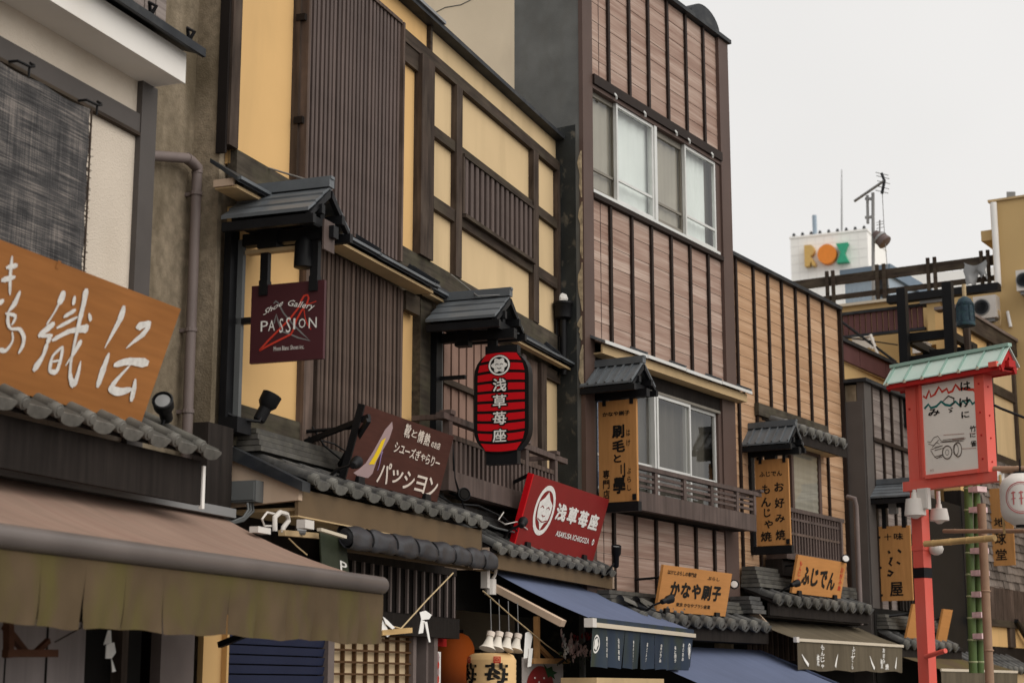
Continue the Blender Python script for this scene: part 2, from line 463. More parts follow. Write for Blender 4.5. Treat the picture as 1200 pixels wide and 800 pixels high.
m_awnbrown = M("faded brown awning canvas", (.232, .158, .122), .85, .08, 1.5, grain=(14, 1.2, 1.2), gvar=.10, bump=.15, stain=(.24, .14, .11), svar=.4, sscale=(9, .8, .8))
m_awnbar = M("grey brown awning roll cover", (.115, .096, .088), .38, .12, 3, bump=.04, spec=.3)
m_valance = M("grimy olive brown valance canvas", (.098, .068, .039), .9, .15, 3, bump=.2, bscale=90, stain=(.098, .084, .024), svar=.8, sscale=(3.5, 3.5, 2.2), sharp=(.45, .7))
m_awnblue = M("slate blue awning canvas", (.108, .130, .205), .85, .06, 2, grain=(20, 1.2, 1.2), gvar=.05, bump=.1)
m_navy = M("navy noren cloth", (.030, .042, .064), .9, .15, 3, bump=.15, stain=(.046, .054, .032), svar=.85, sscale=(2.2, 2.2, 1.0), sharp=(.45, .65))
m_awnolive = M("dark olive brown awning canvas", (.105, .085, .058), .88, .12, 2, grain=(12, 1.2, 1.2), gvar=.15, bump=.12)
m_awnpale = M("pale awning edge", (.55, .48, .38), .7, .05, bump=0)
m_post = M("vermilion post paint", (.70, .105, .075), .5, .05, 1.5, bump=.05, stain=(.62, .20, .17), svar=.5, sscale=(4, 4, 1), spec=.3)
m_postdk = M("deep red eave paint", (.40, .020, .018), .5, .08, 2, bump=.05)
m_mint = M("mint green copper sheet", (.50, .63, .57), .6, .08, 4, bump=.05, stain=(.62, .68, .63), svar=.6, sscale=(5, 5, 5))
m_mintseam = M("pale green seam", (.30, .44, .38), .55, .05, bump=0)
m_panel = M("off white picture panel", (.74, .69, .63), .6, .04, 3, bump=.03)
m_plastic = M("off white plastic housing", (.62, .58, .54), .5, .06, 4, bump=.03, spec=.22)
m_plasticg = M("mid grey plastic box", (.115, .120, .120), .5, .06, 4, bump=.03, spec=.22)
m_bambooG = M("fresh green bamboo", (.080, .125, .040), .45, .2, 5, grain=(20, 20, 1.5), gvar=.2, bump=.05, spec=.22)
m_bambooY = M("dry yellow bamboo", (.50, .33, .145), .5, .15, 5, grain=(1.5, 20, 20), gvar=.2, bump=.05)
m_bambooB = M("brown bamboo pole", (.30, .19, .125), .55, .15, 4, bump=.05)
m_pinkband = M("pink and white paper band", (.66, .47, .47), .7, .15, 18, bump=0)
m_far1 = M("beige tower render", (.52, .36, .17), .9, .05, 1, bump=.1, stain=(.42, .29, .14), svar=.4, sscale=(1, 1, .4))
m_far2 = M("maroon corrugated parapet", (.100, .045, .045), .6, .1, 2, bump=0)
m_white2 = M("white tiled facade", (.80, .78, .74), .8, .03, .4, bump=0)
m_bluehut = M("blue grey steel cladding", (.31, .38, .45), .6, .06, 1, bump=0)
m_steel = M("weathered grey steel", (.25, .25, .25), .5, .1, 2, bump=0, metal=.4)
m_lightwood = M("light bracket timber", (.36, .19, .075), .65, .1, 3, grain=(20, 20, 20), gvar=.1, bump=.1)
m_rust = M("rust brown bracket", (.085, .034, .018), .7, .2, 6, bump=.1)
m_ropetan = M("straw rope", (.45, .34, .20), .9, .15, 30, bump=.2)
# ------------------------------------------------------------------ shared builders
def pick(fr, P, u, v):
    """photo point onto a sign plane, in that plane's unit coordinates"""
    o, d = fr.rl(u, v); o, d = Vector(o), Vector(d)
    t = (P.o - o).dot(P.n) / d.dot(P.n); q = o + d * t - P.o
    return q.dot(P.e1) / P.e1.length_squared, q.dot(P.e2 - P.e1 * (P.e2.dot(P.e1) / P.e1.length_squared)) / P.e2.length_squared

def tile_meshes(P=0.27, L=0.30, r=0.048, mat=None, eave=False, name="roof_tile", round_=False):
    mb = MB(); n = 6; prof = []
    for i in range(n + 1):
        a = math.pi * i / n; prof.append((r - r * math.cos(a), (r if not round_ else r * 1.15) * math.sin(a)))
    dp = .070 if round_ else .030
    for i in range(1, 6):
        t = i / 5; prof.append((2 * r + (P - 2 * r) * t, -dp * math.sin(math.pi * t) ** .8))
    th = 0.020; k = len(prof)
    for yy in (0, L):
        for x, z in prof: mb.v.append((x, yy, z))
        for x, z in prof: mb.v.append((x, yy, z - th))
    for i in range(k - 1):
        mb.f.append((i, i + 1, 2 * k + i + 1, 2 * k + i))
        mb.f.append((k + i, 3 * k + i, 3 * k + i + 1, k + i + 1))
        mb.f.append((i, k + i, k + i + 1, i + 1))
    mb.f.append((0, 2 * k, 3 * k, k)); mb.f.append((k - 1, 2 * k - 1, 4 * k - 1, 3 * k - 1))
    nf = len(mb.f)
    if eave:
        q = r * (1.25 if round_ else 1.0)
        mb.lathe((r, -0.045, -.004), (0, 1, 0), [(0, q * .62), (0.006, q * .68), (.007, q * .98), (0.012, q * 1.04), (0.06, q * 1.04), (.062, q * .9)], 14)
        if not round_:
            w = P - 2 * r
            pts = [(2 * r - .01, -0.03, -.006)]
            for i in range(9):
                t = i / 8; pts.append((2 * r - .005 + w * t, -0.03, -0.018 - 0.048 * math.sin(math.pi * t) ** 0.38))
            pts.append((P - 0.012, -0.03, -.006))
            mb.prism(pts, (0, 0.022, 0))
    m = mb.mesh(name, mat, smooth=32)
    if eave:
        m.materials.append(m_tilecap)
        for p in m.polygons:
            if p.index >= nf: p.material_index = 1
    return m
_TM = {}
def tiled_roof(th, x0, x1, yw, zw, ye, ze, mat, P=0.27, L=0.24, rows=None, r=0.036, round_=False):
    k = (mat.name, P, r, round_)
    if k not in _TM:
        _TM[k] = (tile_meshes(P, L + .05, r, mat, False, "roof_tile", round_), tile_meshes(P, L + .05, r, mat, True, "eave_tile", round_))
    tm, em = _TM[k]
    sl = math.hypot(yw - ye, zw - ze); ang = math.atan2(zw - ze, yw - ye)
    nr = rows or max(1, int(sl / L)); nc = int((x1 - x0) / P)
    for j in range(nr):
        for i in range(nc):
            d = j * L
            jit = random.uniform(-.006, .006)
            mx = Matrix.Rotation(ang - 0.05 + random.uniform(-.012, .012), 4, 'X') @ Matrix.Rotation(random.uniform(-.02, .02), 4, 'Z')
            th.inst("eave_tile" if j == 0 else "roof_tile", em if j == 0 else tm,
                    (x0 + i * P + jit, ye + d * math.cos(ang), ze + d * math.sin(ang) + 0.012 * (1 if j else 1.2)), mx)
    # the bed under the tiles
    b = MB(); t = 0.03
    b.hexa([(x0, ye + .03, ze - .045), (x1, ye + .03, ze - .045), (x1, yw, zw - .045), (x0, yw, zw - .045),
            (x0, ye + .03, ze - .012), (x1, ye + .03, ze - .012), (x1, yw, zw - .012), (x0, yw, zw - .012)])
    th.part("roof_bed", b, m_backing)

def ridge_stack(th, x0, x1, y, z, n=3, h=0.045, d=0.16, mat=None):
    for i in range(n):
        mb = MB(); k = max(1, int((x1 - x0) / 0.45))
        mb.box(x0 + .01 * i, x1 - .01 * i, y - d / 2 - .018 * (n - i), y + d / 2, z + i * h, z + (i + 1) * h - .007)
        th.part("ridge_tile", mb, mat)

def canopy(th, fr, xc, hw, yb, yf, zr, ze, style, post=True, courses=3):
    """little gabled roof over a hanging sign; ridge runs out from the wall"""
    mat = m_metalroof
    for sg in (-1, 1):
        if style == 'courses':
            for i in range(courses):
                t0, t1 = i / courses, (i + 1) / courses + .03
                z0 = zr + (ze - zr) * t0; z1 = zr + (ze - zr) * t1
                xa, xb = xc + sg * hw * t0, xc + sg * hw * t1
                lift = .012 * (1)
                mb = MB().hexa([(xa, yf, z0 - .015), (xb, yf, z1 - .008), (xb, yb, z1 - .008), (xa, yb, z0 - .015),
                                (xa, yf, z0 + .002), (xb, yf, z1 + .016), (xb, yb, z1 + .016), (xa, yb, z0 + .002)])
                th.part("roof_course", mb, mat)
        else:
            mb = MB().hexa([(xc, yf, zr - .02), (xc + sg * hw, yf, ze - .02), (xc + sg * hw, yb, ze - .02), (xc, yb, zr - .02),
                            (xc, yf, zr), (xc + sg * hw, yf, ze), (xc + sg * hw, yb, ze), (xc, yb, zr)])
            sl = th.part("roof_slope", mb, mat)
            n = 6
            for i in range(n):
                yy = yf + (yb - yf) * (i + .06) / n
                s = MB().bar((xc, yy, zr + .008), (xc + sg * hw, yy, ze + .008), .018, .022, up=(-sg * .0 + 0, 0, 1))
                th.part("seam", s, mat, parent=sl)
        # rafters and barge board at the street end
        mb = MB().hexa([(xc + sg * .012, yf - .012, zr - .075), (xc + sg * hw * .98, yf - .012, ze - .055), (xc + sg * hw * .98, yf + .02, ze - .055), (xc + sg * .012, yf + .02, zr - .075),
                        (xc + sg * .012, yf - .012, zr - .021), (xc + sg * hw * .98, yf - .012, ze - .022), (xc + sg * hw * .98, yf + .02, ze - .022), (xc + sg * .012, yf + .02, zr - .021)])
        th.part("barge_board", mb, m_black)
        for t in (.5, .92):
            x = xc + sg * hw * t; z = zr + (ze - zr) * t - .06
            th.part("purlin", MB().box(x - .022, x + .022, yf - .03, yb, z - .05, z + .01), m_black)
    rc = MB().box(xc - .035, xc + .035, yf - .012, yb, zr - .004, zr + .052)
    rc.bar((xc, yf - .02, zr + .06), (xc, yb, zr + .06), .05, .02)
    th.part("ridge_cap", rc, mat)
    th.part("ridge_beam", MB().box(xc - .03, xc + .03, yf + .06, yb, zr - .13, zr - .03), m_black)
    th.part("tie_beam", MB().box(xc - .035, xc + .035, yf - .05, yb - .01, ze - .13, ze - .05), m_black)
    th.part("cross_beam", MB().box(xc - hw * .85, xc + hw * .85, yf + .05, yf + .13, ze - .06, ze + .005), m_black)
    th.part("cross_beam", MB().box(xc - hw * .85, xc + hw * .85, yb - .16, yb - .08, ze - .06, ze + .005), m_black)
    for yy in (yf + .09, (yf + yb) / 2, yb - .12):
        th.part("strut", MB().box(xc - .03, xc + .03, yy - .04, yy + .04, ze + .006, zr - .131), m_black)

def spotlight(name, label, fr, pos, aim, r=.05, L=.12, mat=None, arm=None, group="small floodlights along the shop fronts", lens=None):
    th = Thing(name, label, "spotlight", fr, pos, group)
    p = Vector(pos); a = Vector(aim).normalized(); mat = mat or m_black
    th.part("lamp_body", MB().lathe(p, a, [(-.5 * L, r * .45), (-.45 * L, r * .6), (0, r * .62), (.15 * L, r * .95), (.5 * L, r), (.52 * L, r * .88), (.40 * L, r * .8)], 16), mat, smooth=35)
    th.part("lens", MB().lathe(p + a * L * .42, a, [(0, r * .78), (.01, r * .7), (.013, .001)], 16), lens or m_steel, smooth=35)
    if arm:
        th.part("bracket", MB().tube([p - a * .2 * L] + [Vector(q) for q in arm], .012, 6), m_black)
    return th

# ------------------------------------------------------------------ ground
g = MB()
for xs in ((-400, 400),):
    g.quad((-1500, -300, 0), (1500, -300, 0), (1500, 2500, 0), (-1500, 2500, 0))
solo("ground", None, None, FW, g, M("grey ground", (.14, .135, .13), .9, .15, .3, bump=.1), (0, 0, 0), kind='structure')
st = MB()
pts = [FY.l2w(-16, -.02), FY.l2w(0, -.02), FT.l2w(0, -.02), FT.l2w(30, -.02), FT.l2w(30, -6.5), FY.l2w(0.8, -6.5), FY.l2w(-16, -6.5)]
st.poly([(p.x, p.y, .004) for p in pts][::-1])
m_paving = M("pale stone paving", (.20, .19, .175), .85, .12, 1.5, bump=.2)
solo("street_paving", None, None, FW, st, m_paving, (0, 0, 0), kind='structure')

# ================================================================== the cream plaster house (nearest, left)
Y, YX, YZ = FY.y, FY.x, FY.z
LX0, LX1 = -14.0, Y(175, 150)[0]
A = Thing("plaster_house", "cream plaster house with dark grey beams and white boxed eave, nearest at the left edge", "house", FY, (LX1, 0, 0))
pxl = Y(157, 150)[0]
zb0, zb1 = Y(100, 126)[1], Y(100, 103)[1]
zs = 5.205
A.part("wall_core", MB().box(LX0, LX1, .02, 5, 0, 6.6), m_concrete)
A.part("plaster_panel", MB().box(LX0, pxl - .72, -.012, .019, 3.0, zb0), m_cream)
A.part("plaster_panel", MB().box(pxl - .714, pxl, -.012, .019, 3.0, zb0), m_cream)
A.part("plaster_panel", MB().box(LX0, pxl, -.012, .019, zb1, zs), m_cream)
A.part("post", MB().box(pxl, LX1, -.05, .05, 1.9, zs), m_greypaint)
A.part("beam", MB().box(LX0, pxl - .001, -.043, .019, zb0, zb1), m_greypaint)
A.part("beam_edge", MB().box(LX0, pxl - .001, -.049, .019, zb0 - .022, zb0 - .001), m_timberh)
ex1 = Y(215, 98, -.255)[0]
A.part("eave_soffit", MB().box(LX0, ex1 - .002, -.25, .018, zs, zs + .012), m_white)
A.part("eave_fascia", MB().box(LX0, ex1, -.268, -.251, zs - .004, zs + .19), m_white)
A.part("eave_end", MB().box(ex1 - .016, ex1 + .001, -.25, .018, zs + .013, zs + .19), m_white)
rf = MB().hexa([(LX0, -.34, zs + .192), (ex1 + .06, -.34, zs + .192), (ex1 + .06, .3, zs + .40), (LX0, .3, zs + .40),
                (LX0, -.34, zs + .222), (ex1 + .06, -.34, zs + .222), (ex1 + .06, .3, zs + .43), (LX0, .3, zs + .43)])
roof = A.part("eave_roof", rf, m_gutter)
A.part("drip_edge", MB().box(LX0, ex1 + .065, -.365, -.341, zs + .175, zs + .228), m_gutter, parent=roof)
for u, v in ((172, 24), (217, 54), (110, -16)):
    x = Y(u, v, -.3)[0]
    A.part("snow_guard", MB().tube([(x, -.32, zs + .23), (x, -.36, zs + .29), (x + .02, -.30, zs + .33), (x + .05, -.29, zs + .28)], .012, 6), m_black, parent=roof)
ux0, ux1 = Y(120, -30, .1)[0], Y(179, 5, .1)[0]
for i in range(14):
    w = .125
    A.part("corrugated_sheet", MB().box(ux1 - (i + 1) * w + .012, ux1 - i * w, .0, .05, zs + .36, 6.9), m_cladgrey)
A.part("upper_wall", MB().box(LX0, ux1, .051, 1.0, zs + .4, 6.9), m_concrete)
# tiled lower roof
TY = -.60
tx1 = Y(256, 538, TY)[0]
tz = Y(250, 545, TY)[1] + .085
tiled_roof(A, tx1 - .27 * 14, tx1 + .001, -.02, tz + .30, TY, tz, m_tileold, L=.24)
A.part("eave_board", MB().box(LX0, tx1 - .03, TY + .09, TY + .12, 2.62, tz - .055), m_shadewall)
A.part("eave_end_trim", MB().box(tx1 - .030, tx1 - .002, TY + .08, TY + .10, 2.60, tz - .08), m_white)
# ground floor front
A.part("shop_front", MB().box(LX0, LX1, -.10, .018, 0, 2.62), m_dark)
for u0, u1 in ((139, 147), (185, 206), (207, 228)):
    x0, x1 = Y(u0, 770, -.15)[0], Y(u1, 770, -.15)[0]
    A.part("door_post", MB().box(x0, x1 - .006, -.17 if u1 != 228 else -.15, -.101, 0, 2.6), m_pipe if u1 != 147 else m_timber)

# brown awning below it
AX1, AYF, AZF = Y(448, 690, -1.3)[0], -1.3, 2.19
W = Thing("shop_awning", "faded brown canvas awning with grimy olive pleated valance, in front of the plaster house", "awning", FY, (AX1 - 2.5, -.5, 2.3), "awnings over the shop fronts")
AX0 = -13.0
zbk = Y(262, 606, -.22)[1]
def fab(s, t):
    x = AX0 + (AX1 - .03 - AX0) * s
    return (x, -.22 + (AYF + .08 + .22) * t, zbk + (AZF + .045 - zbk) * t - .035 * math.sin(math.pi * t) + .006 * math.sin(x * 9) * math.sin(math.pi * t))
W.part("canopy_fabric", MB().grid(fab, 60, 8), m_awnbrown, smooth=60)
W.part("rear_rail", MB().box(AX0, AX1 + .0, -.30, -.215, zbk - .005, zbk + .05), m_steel)
W.part("roll_cover", MB().tube([(AX0, AYF, AZF), (AX1 - .015, AYF, AZF), (AX1, AYF, AZF)], [.052, .052, .042], 16), m_awnbar, smooth=50)
random.seed(3)
pl = [0.0]
px_pleats = [45, 97, 145, 190, 268, 303, 336, 369, 397, 422, 447]
xs = [AX0 + .0] + [AX0 + .4 * k for k in range(1, 40) if AX0 + .4 * k < Y(45, 690, AYF)[0] - .2] + [Y(u, 700, AYF)[0] for u in px_pleats]
zvt, zvb = AZF - .055, Y(445, 755, AYF)[1]
gaps = [j for j, q in enumerate(xs) if abs(q - Y(45, 690, AYF)[0]) < .01 or abs(q - Y(97, 690, AYF)[0]) < .03 or abs(q - Y(190, 700, AYF)[0]) < .03]
for i in range(len(xs) - 1):
    x0, x1 = xs[i], xs[i + 1]
    ph = random.uniform(0, 6); amp = random.uniform(.008, .02)
    def val(s, t, x0=x0, x1=x1, ph=ph, amp=amp):
        g = (.011 if i in gaps else 0) * t * t
        x = x0 + g + (x1 - x0 - 2 * g) * s
        edge = (abs(2 * s - 1)) ** 5
        return (x, AYF - .012 + t * (.012 * math.sin(x * 11) + .008 * math.sin(x * 23 + 1)) + .022 * t * edge + .006 * math.sin(x * 31 + 5 * t) * t, zvt + (zvb - zvt) * t + .006 * t * math.sin(x * 7) + .004 * t * math.sin(x * 17))
    W.part("valance_flap", MB().grid(val, 14, 6), m_valance, smooth=60)
W.part("valance_band", MB().box(AX0, AX1 - .01, AYF - .006, AYF + .006, zvt - .03, zvt + .03), m_valance)
arm = MB(); arm.bar((Y(440, 752, AYF)[0] - .25, AYF + .05, AZF - .05), (-7.1, -.3, 1.85), .035)
W.part("folding_arm", arm, m_black)

# blind on the wall above
BX1 = Y(106, 130, -.12)[0]
bz = lambda u, v: Y(u, v, -.12)[1]
ztop = Y(105, 127, -.12)[1]
Bl = Thing("woven_blind", "frayed dark grey woven blind hung on the plaster wall above the big sign", "blind", FY, (BX1 - 1, -.12, 3.2))
BX0 = -12.5
bm_ = MB().grid(lambda s, t: (BX0 + (BX1 - BX0) * s + .012 * math.sin(t * 40 + 3) * s ** 20, -.12 + .012 * math.sin(s * 25) * t, ztop + .05 * math.sin(s * 33) * 0 - (ztop - 3.1) * t - (.018 * math.sin(math.pi * ((s * 9) % 1)) * (1 - t))), 70, 30)
m_blind, n_, l_, b_ = new_mat("woven blind")
b_.inputs['Roughness'].default_value = .95
tc_ = n_.new('ShaderNodeTexCoord')
facs = []
for xyz in ((3, 1, 130), (170, 1, 2.0), (5, 1, 9)):
    mp = n_.new('ShaderNodeMapping'); mp.inputs['Scale'].default_value = xyz; l_.new(tc_.outputs['Object'], mp.inputs[0])
    t_ = n_.new('ShaderNodeTexNoise'); t_.inputs['Scale'].default_value = 1; t_.inputs['Detail'].default_value = 4; l_.new(mp.outputs[0], t_.inputs['Vector']); facs.append(t_.outputs[0])
mx1 = n_.new('ShaderNodeMix'); mx1.inputs[0].default_value = .42; l_.new(facs[0], mx1.inputs[2]); l_.new(facs[1], mx1.inputs[3])
mx2 = n_.new('ShaderNodeMix'); mx2.inputs[0].default_value = .3; l_.new(mx1.outputs[0], mx2.inputs[2]); l_.new(facs[2], mx2.inputs[3])
rp = n_.new('ShaderNodeValToRGB'); e_ = rp.color_ramp.elements
e_[0].position = .40; e_[0].color = (.012, .011, .012, 1); e_[1].position = .62; e_[1].color = (.22, .19, .17, 1)
k_ = e_.new(.5); k_.color = (.055, .052, .052, 1)
l_.new(mx2.outputs[0], rp.inputs[0]); l_.new(rp.outputs[0], b_.inputs['Base Color'])
bp_ = n_.new('ShaderNodeBump'); bp_.inputs['Strength'].default_value = .6; bp_.inputs['Distance'].default_value = .006; l_.new(mx1.outputs[0], bp_.inputs['Height']); l_.new(bp_.outputs[0], b_.inputs['Normal'])
Bl.part("woven_sheet", bm_, m_blind, smooth=60)
fr_ = MB()
for i in range(120):
    z = 3.2 + (ztop - 3.25) * random.random(); l = random.uniform(.01, .035)
    fr_.bar((BX1 - .01, -.12, z), (BX1 + l, -.122 + random.uniform(-.01, .01), z + random.uniform(-.012, .008)), .003)
Bl.part("frayed_edge", fr_, m_timber, kind='stuff')
Bl.part("hem_cord", MB().tube([(BX1 + .006, -.125, ztop), (BX1 + .01, -.125, 3.9), (BX1 + .004, -.125, 3.1)], .006, 5), m_timber)
for u, v in ((24, 80), (104, 125)):
    x, z = Y(u, v, -.08)
    Bl.part("hook", MB().tube([(x - .06, -.03, z + .02), (x - .05, -.10, z + .02), (x, -.14, z + .0), (x + .05, -.13, z + .02), (x + .055, -.10, z + .045), (x + .09, -.10, z + .045)], .008, 6).tube([(x + .01, -.13, z + .01), (x + .015, -.125, z - .05)], .007, 6), m_black)

# big timber sign leaning out over the tiles
SY = -.50
sx, sz = Y(165, 497, SY)
sty, stz = YX(212, 362, sx)
SX0 = -11.4
S = Thing("shop_sign", "large orange brown timber sign with white brushed characters, leaning over the tiled eave", "sign", FY, (sx - 1, SY, sz), "boards leaning over the tiled eaves")
up = Vector((0, sty - SY, stz - sz)); nrm = Vector((1, 0, 0)).cross(up).normalized()
SP = Plane((SX0, SY, sz), (sx - SX0, 0, 0), up)
def board(mb, P, t):
    c = [P.at(0, 0, 0), P.at(1, 0, 0), P.at(1, 1, 0), P.at(0, 1, 0)]
    return mb.prism(c, -P.n * t)
S.part("sign_board", board(MB(), SP, .045), m_signwood)
k = 3.81
def pk(P, fr, pts, sc=k, ou=0, ov=270): return [pick(fr, P, ou + x / sc, ov + y / sc) for x, y in pts]
brush = [([(552, 335), (540, 385), (500, 460), (465, 525)], (28, 34, 20, 6)), ([(485, 545), (458, 620), (432, 700)], (18, 36, 28)),
         ([(672, 410), (615, 428), (610, 440)], (22, 36, 20)), ([(668, 415), (640, 460), (600, 490), (560, 525)], (26, 30, 18, 6)), ([(505, 600), (570, 580), (660, 592)], (24, 30, 38)),
         ([(578, 600), (530, 650), (490, 700)], (8, 20, 34)), ([(482, 700), (525, 722), (588, 706)], (30, 36, 20)), ([(600, 660), (596, 700), (582, 762)], (12, 30, 32)),
         ([(282, 268), (275, 300), (258, 330)], (26, 38, 26)), ([(265, 320), (235, 375), (205, 420)], (14, 10, 10)), ([(242, 412), (205, 440), (168, 472)], (24, 28, 24)), ([(170, 470), (232, 468)], (12, 18)), ([(225, 475), (205, 500)], (18, 26)),
         ([(208, 500), (190, 560), (145, 625)], (22, 20, 34)), ([(330, 290), (324, 332)], (18, 22)), ([(280, 385), (335, 352)], (16, 18)), ([(250, 435), (345, 385)], (14, 16)),
         ([(230, 490), (300, 450), (350, 440), (392, 436)], (18, 20, 24, 40)), ([(278, 515), (228, 560), (218, 628)], (12, 14, 22)), ([(216, 626), (250, 635), (270, 570), (278, 515)], (16, 22, 18, 14)), ([(228, 585), (262, 578)], (9, 9)),
         ([(382, 258), (372, 320), (352, 400), (330, 500), (312, 590), (308, 650), (326, 695)], (30, 28, 24, 16, 14, 20, 32)), ([(326, 695), (345, 640), (357, 580)], (28, 24, 8)), ([(393, 368), (402, 402)], (12, 22)), ([(362, 488), (330, 545), (290, 603)], (26, 18, 6)),
         ([(52, 112), (43, 200), (42, 288)], (12, 16, 12)), ([(24, 165), (76, 155)], (16, 22)), ([(2, 222), (66, 206)], (22, 18)), ([(-10, 325), (15, 310)], (22, 18)), ([(87, 268), (62, 328), (32, 362)], (14, 24, 8)), ([(20, 368), (72, 378), (48, 422)], (10, 14, 10)),
         ([(32, 362), (30, 410), (42, 440), (85, 435), (105, 475), (98, 515), (78, 548)], (14, 16, 10, 14, 20, 18, 10)), ([(52, 450), (58, 490), (25, 540), (-5, 530)], (9, 10, 16, 18)),
         ([(-60, 130), (-40, 220), (-70, 330), (-45, 480)], (20, 26, 18, 26)), ([(-110, 250), (-30, 230)], (20, 20))]
mpp = 9.05 / FPX / k * 1.12
for i_, (ps, ws) in enumerate(brush):
    SP.d = .003 + .0004 * (i_ % 8)
    pp = pk(SP, FY, ps)
    # smooth the brush path
    q, w2 = [], []
    for i in range(len(pp) - 1):
        for s in range(4):
            t = s / 4; q.append((pp[i][0] + (pp[i + 1][0] - pp[i][0]) * t, pp[i][1] + (pp[i + 1][1] - pp[i][1]) * t)); w2.append(ws[i] + (ws[i + 1] - ws[i]) * t)
    q.append(pp[-1]); w2.append(ws[-1] * .5)
    for _ in range(2):
        q = [q[0]] + [tuple((q[i - 1][a] + 2 * q[i][a] + q[i + 1][a]) / 4 for a in (0, 1)) for i in range(1, len(q) - 1)] + [q[-1]]
    w2[0] *= .5
    tx = MB(); SP.stroke(tx, q, [w * mpp * random.uniform(.9, 1.1) for w in w2]); S.part("brush_stroke", tx, m_whiteink)
wd = MB()
for (u, v), (du, dv) in (((68, 310), (5, 7)),):
    a, b = pick(FY, SP, u, v); SP.fill(wd, [(a - .004, b - .03), (a + .004, b - .03), (a + .004, b + .03), (a - .004, b + .03)], d=.003)
S.part("patch", wd, m_signwood)

# spotlight by the sign, drain pipe on the concrete side
c = Y(193, 480, -.45)
spotlight("spotlight", "black barrel spotlight beside the large orange brown sign, on the nearest tiles", FY, (c[0], -.45, c[1]), (-.85, -.35, .45), .06, .19, m_black, [(c[0] + .02, -.42, c[1] - .10), (c[0] - .08, -.40, c[1] - .13)])

# ---- things hanging under the brown awning
cu = MB()
for u0, u1 in ((-60, 6), (7, 53), (55, 99)):
    x0, x1 = Y(u0, 770, -.4)[0], Y(u1, 770, -.4)[0]
    zt = Y(50, 733, -.4)[1]
    cu.grid(lambda s, t, x0=x0, x1=x1: (x0 + (x1 - x0) * s + .012 * t * math.sin(s * 7), -.4 + .018 * math.sin(s * 6 + x0) * (.3 + t), zt + .03 - 1.0 * t), 8, 6)
solo("door_curtain", "grey lilac cloth door curtain hanging under the brown awning at the left edge", "curtain", FY, cu, M("grey lilac cloth", (.27, .235, .23), .9, .06, 2, grain=(14, 14, .6), gvar=.12, bump=.1), smooth=60)
def wood_bracket(label, fr, pts, y, w, mat, grp=None):
    q = [fr.y(u, v, y) for u, v in pts]
    b = Thing("hanging_bracket", label, "bracket", fr, (q[0][0], y, min(z for _, z in q)), grp)
    P3 = [(x, y, z) for x, z in q]
    b.part("upright", MB().bar(P3[0], P3[1], w), mat)
    b.part("crosspiece", MB().bar((P3[2][0], y - .004, P3[2][2]), (P3[3][0], y - .004, P3[3][2]), w), mat)
    b.part("diagonal", MB().bar((P3[4][0], y + .03, P3[4][2]), (P3[5][0], y + .03, P3[5][2]), w * .8), mat)
    if len(P3) > 6:
        b.part("diagonal", MB().bar((P3[6][0], y + .03, P3[6][2]), (P3[7][0], y + .03, P3[7][2]), w * .7), mat)
    return b
wood_bracket("rust brown triangular bracket under the brown awning", FY, [(10, 728), (10, 770), (5, 765), (64, 765), (12, 733), (36, 764), (63, 750), (48, 764)], -.75, .035, m_rust, "triangular brackets under the awnings")
def cord(name, label, fr, pts, r, mat, grp=None, sag=0):
    P3 = [(fr.y(u, v, y)[0], y, fr.y(u, v, y)[1]) for u, v, y in pts]
    return solo(name, label, "cord" if 'cable' not in name else "cable", fr, MB().tube(P3, r, 6), mat, group=grp, smooth=60)
cord("cord", "thin dark cord from the rust brown bracket up to the olive valance", FY, [(64, 752, -.8), (95, 735, -.9), (98, 722, -1.0)], .004, m_timber, "cords under the awnings")
def paper_tag(label, fr, pts, y, mat):
    mb = MB()
    P3 = [(fr.y(u, v, y)[0], y + .01 * (i % 2), fr.y(u, v, y)[1]) for i, (u, v) in enumerate(pts)]
    mb.prism(P3, (0, .004, 0)); return mb
tg = Thing("paper_tag", "small pale folded paper tag hanging under the brown awning", "paper tag", FY, (Y(129, 785, -.7)[0], -.7, Y(129, 785, -.7)[1]), "white paper streamers")
tg.part("upper_fold", paper_tag("", FY, [(127, 738), (132, 738), (131, 753), (124, 755), (124, 748)], -.7, 0), m_paper)
tg.part("lower_fold", paper_tag("", FY, [(125, 755), (136, 752), (136, 764), (133, 771), (124, 771)], -.71, 0), m_paper)
tg.part("tail", paper_tag("", FY, [(131, 771), (133, 771), (136, 786), (134, 787)], -.71, 0), m_paper)
# ================================================================== the ochre timber-framed building
YX0, YX1, YTOP = -6.74, 0.03, 7.24
B = Thing("timber_framed_building", "ochre plastered building with dark timber frame and brown slatted screens, beside the tall brown building", "building", FY, (YX0, 0, 0))
B.part("side_wall", MB().box(YX0 - .055, YX0, .0, 6, 0, YTOP + .4).box(YX0 + .001, YX0 + .05, .031, 6, 0, YTOP), m_concrete)
B.part("body", MB().box(YX0 + .051, YX1 + .55, .032, 6, 2.63, YTOP - .05), m_concrete)
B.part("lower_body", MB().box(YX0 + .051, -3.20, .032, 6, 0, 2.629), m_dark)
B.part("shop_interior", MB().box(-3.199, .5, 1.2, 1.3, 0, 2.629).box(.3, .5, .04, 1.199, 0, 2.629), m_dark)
def slab(name, x0, x1, z0, z1, y0, y1, mat, th=None, parent=None):
    return (th or B).part(name, MB().box(x0, x1, y0, y1, z0, z1), mat, parent=parent)
PF = -.012     # plaster face
zfr0, zfr1 = 6.86, 6.97          # frieze beam
zt = YTOP
z_base0, z_base1 = 5.0, 5.11
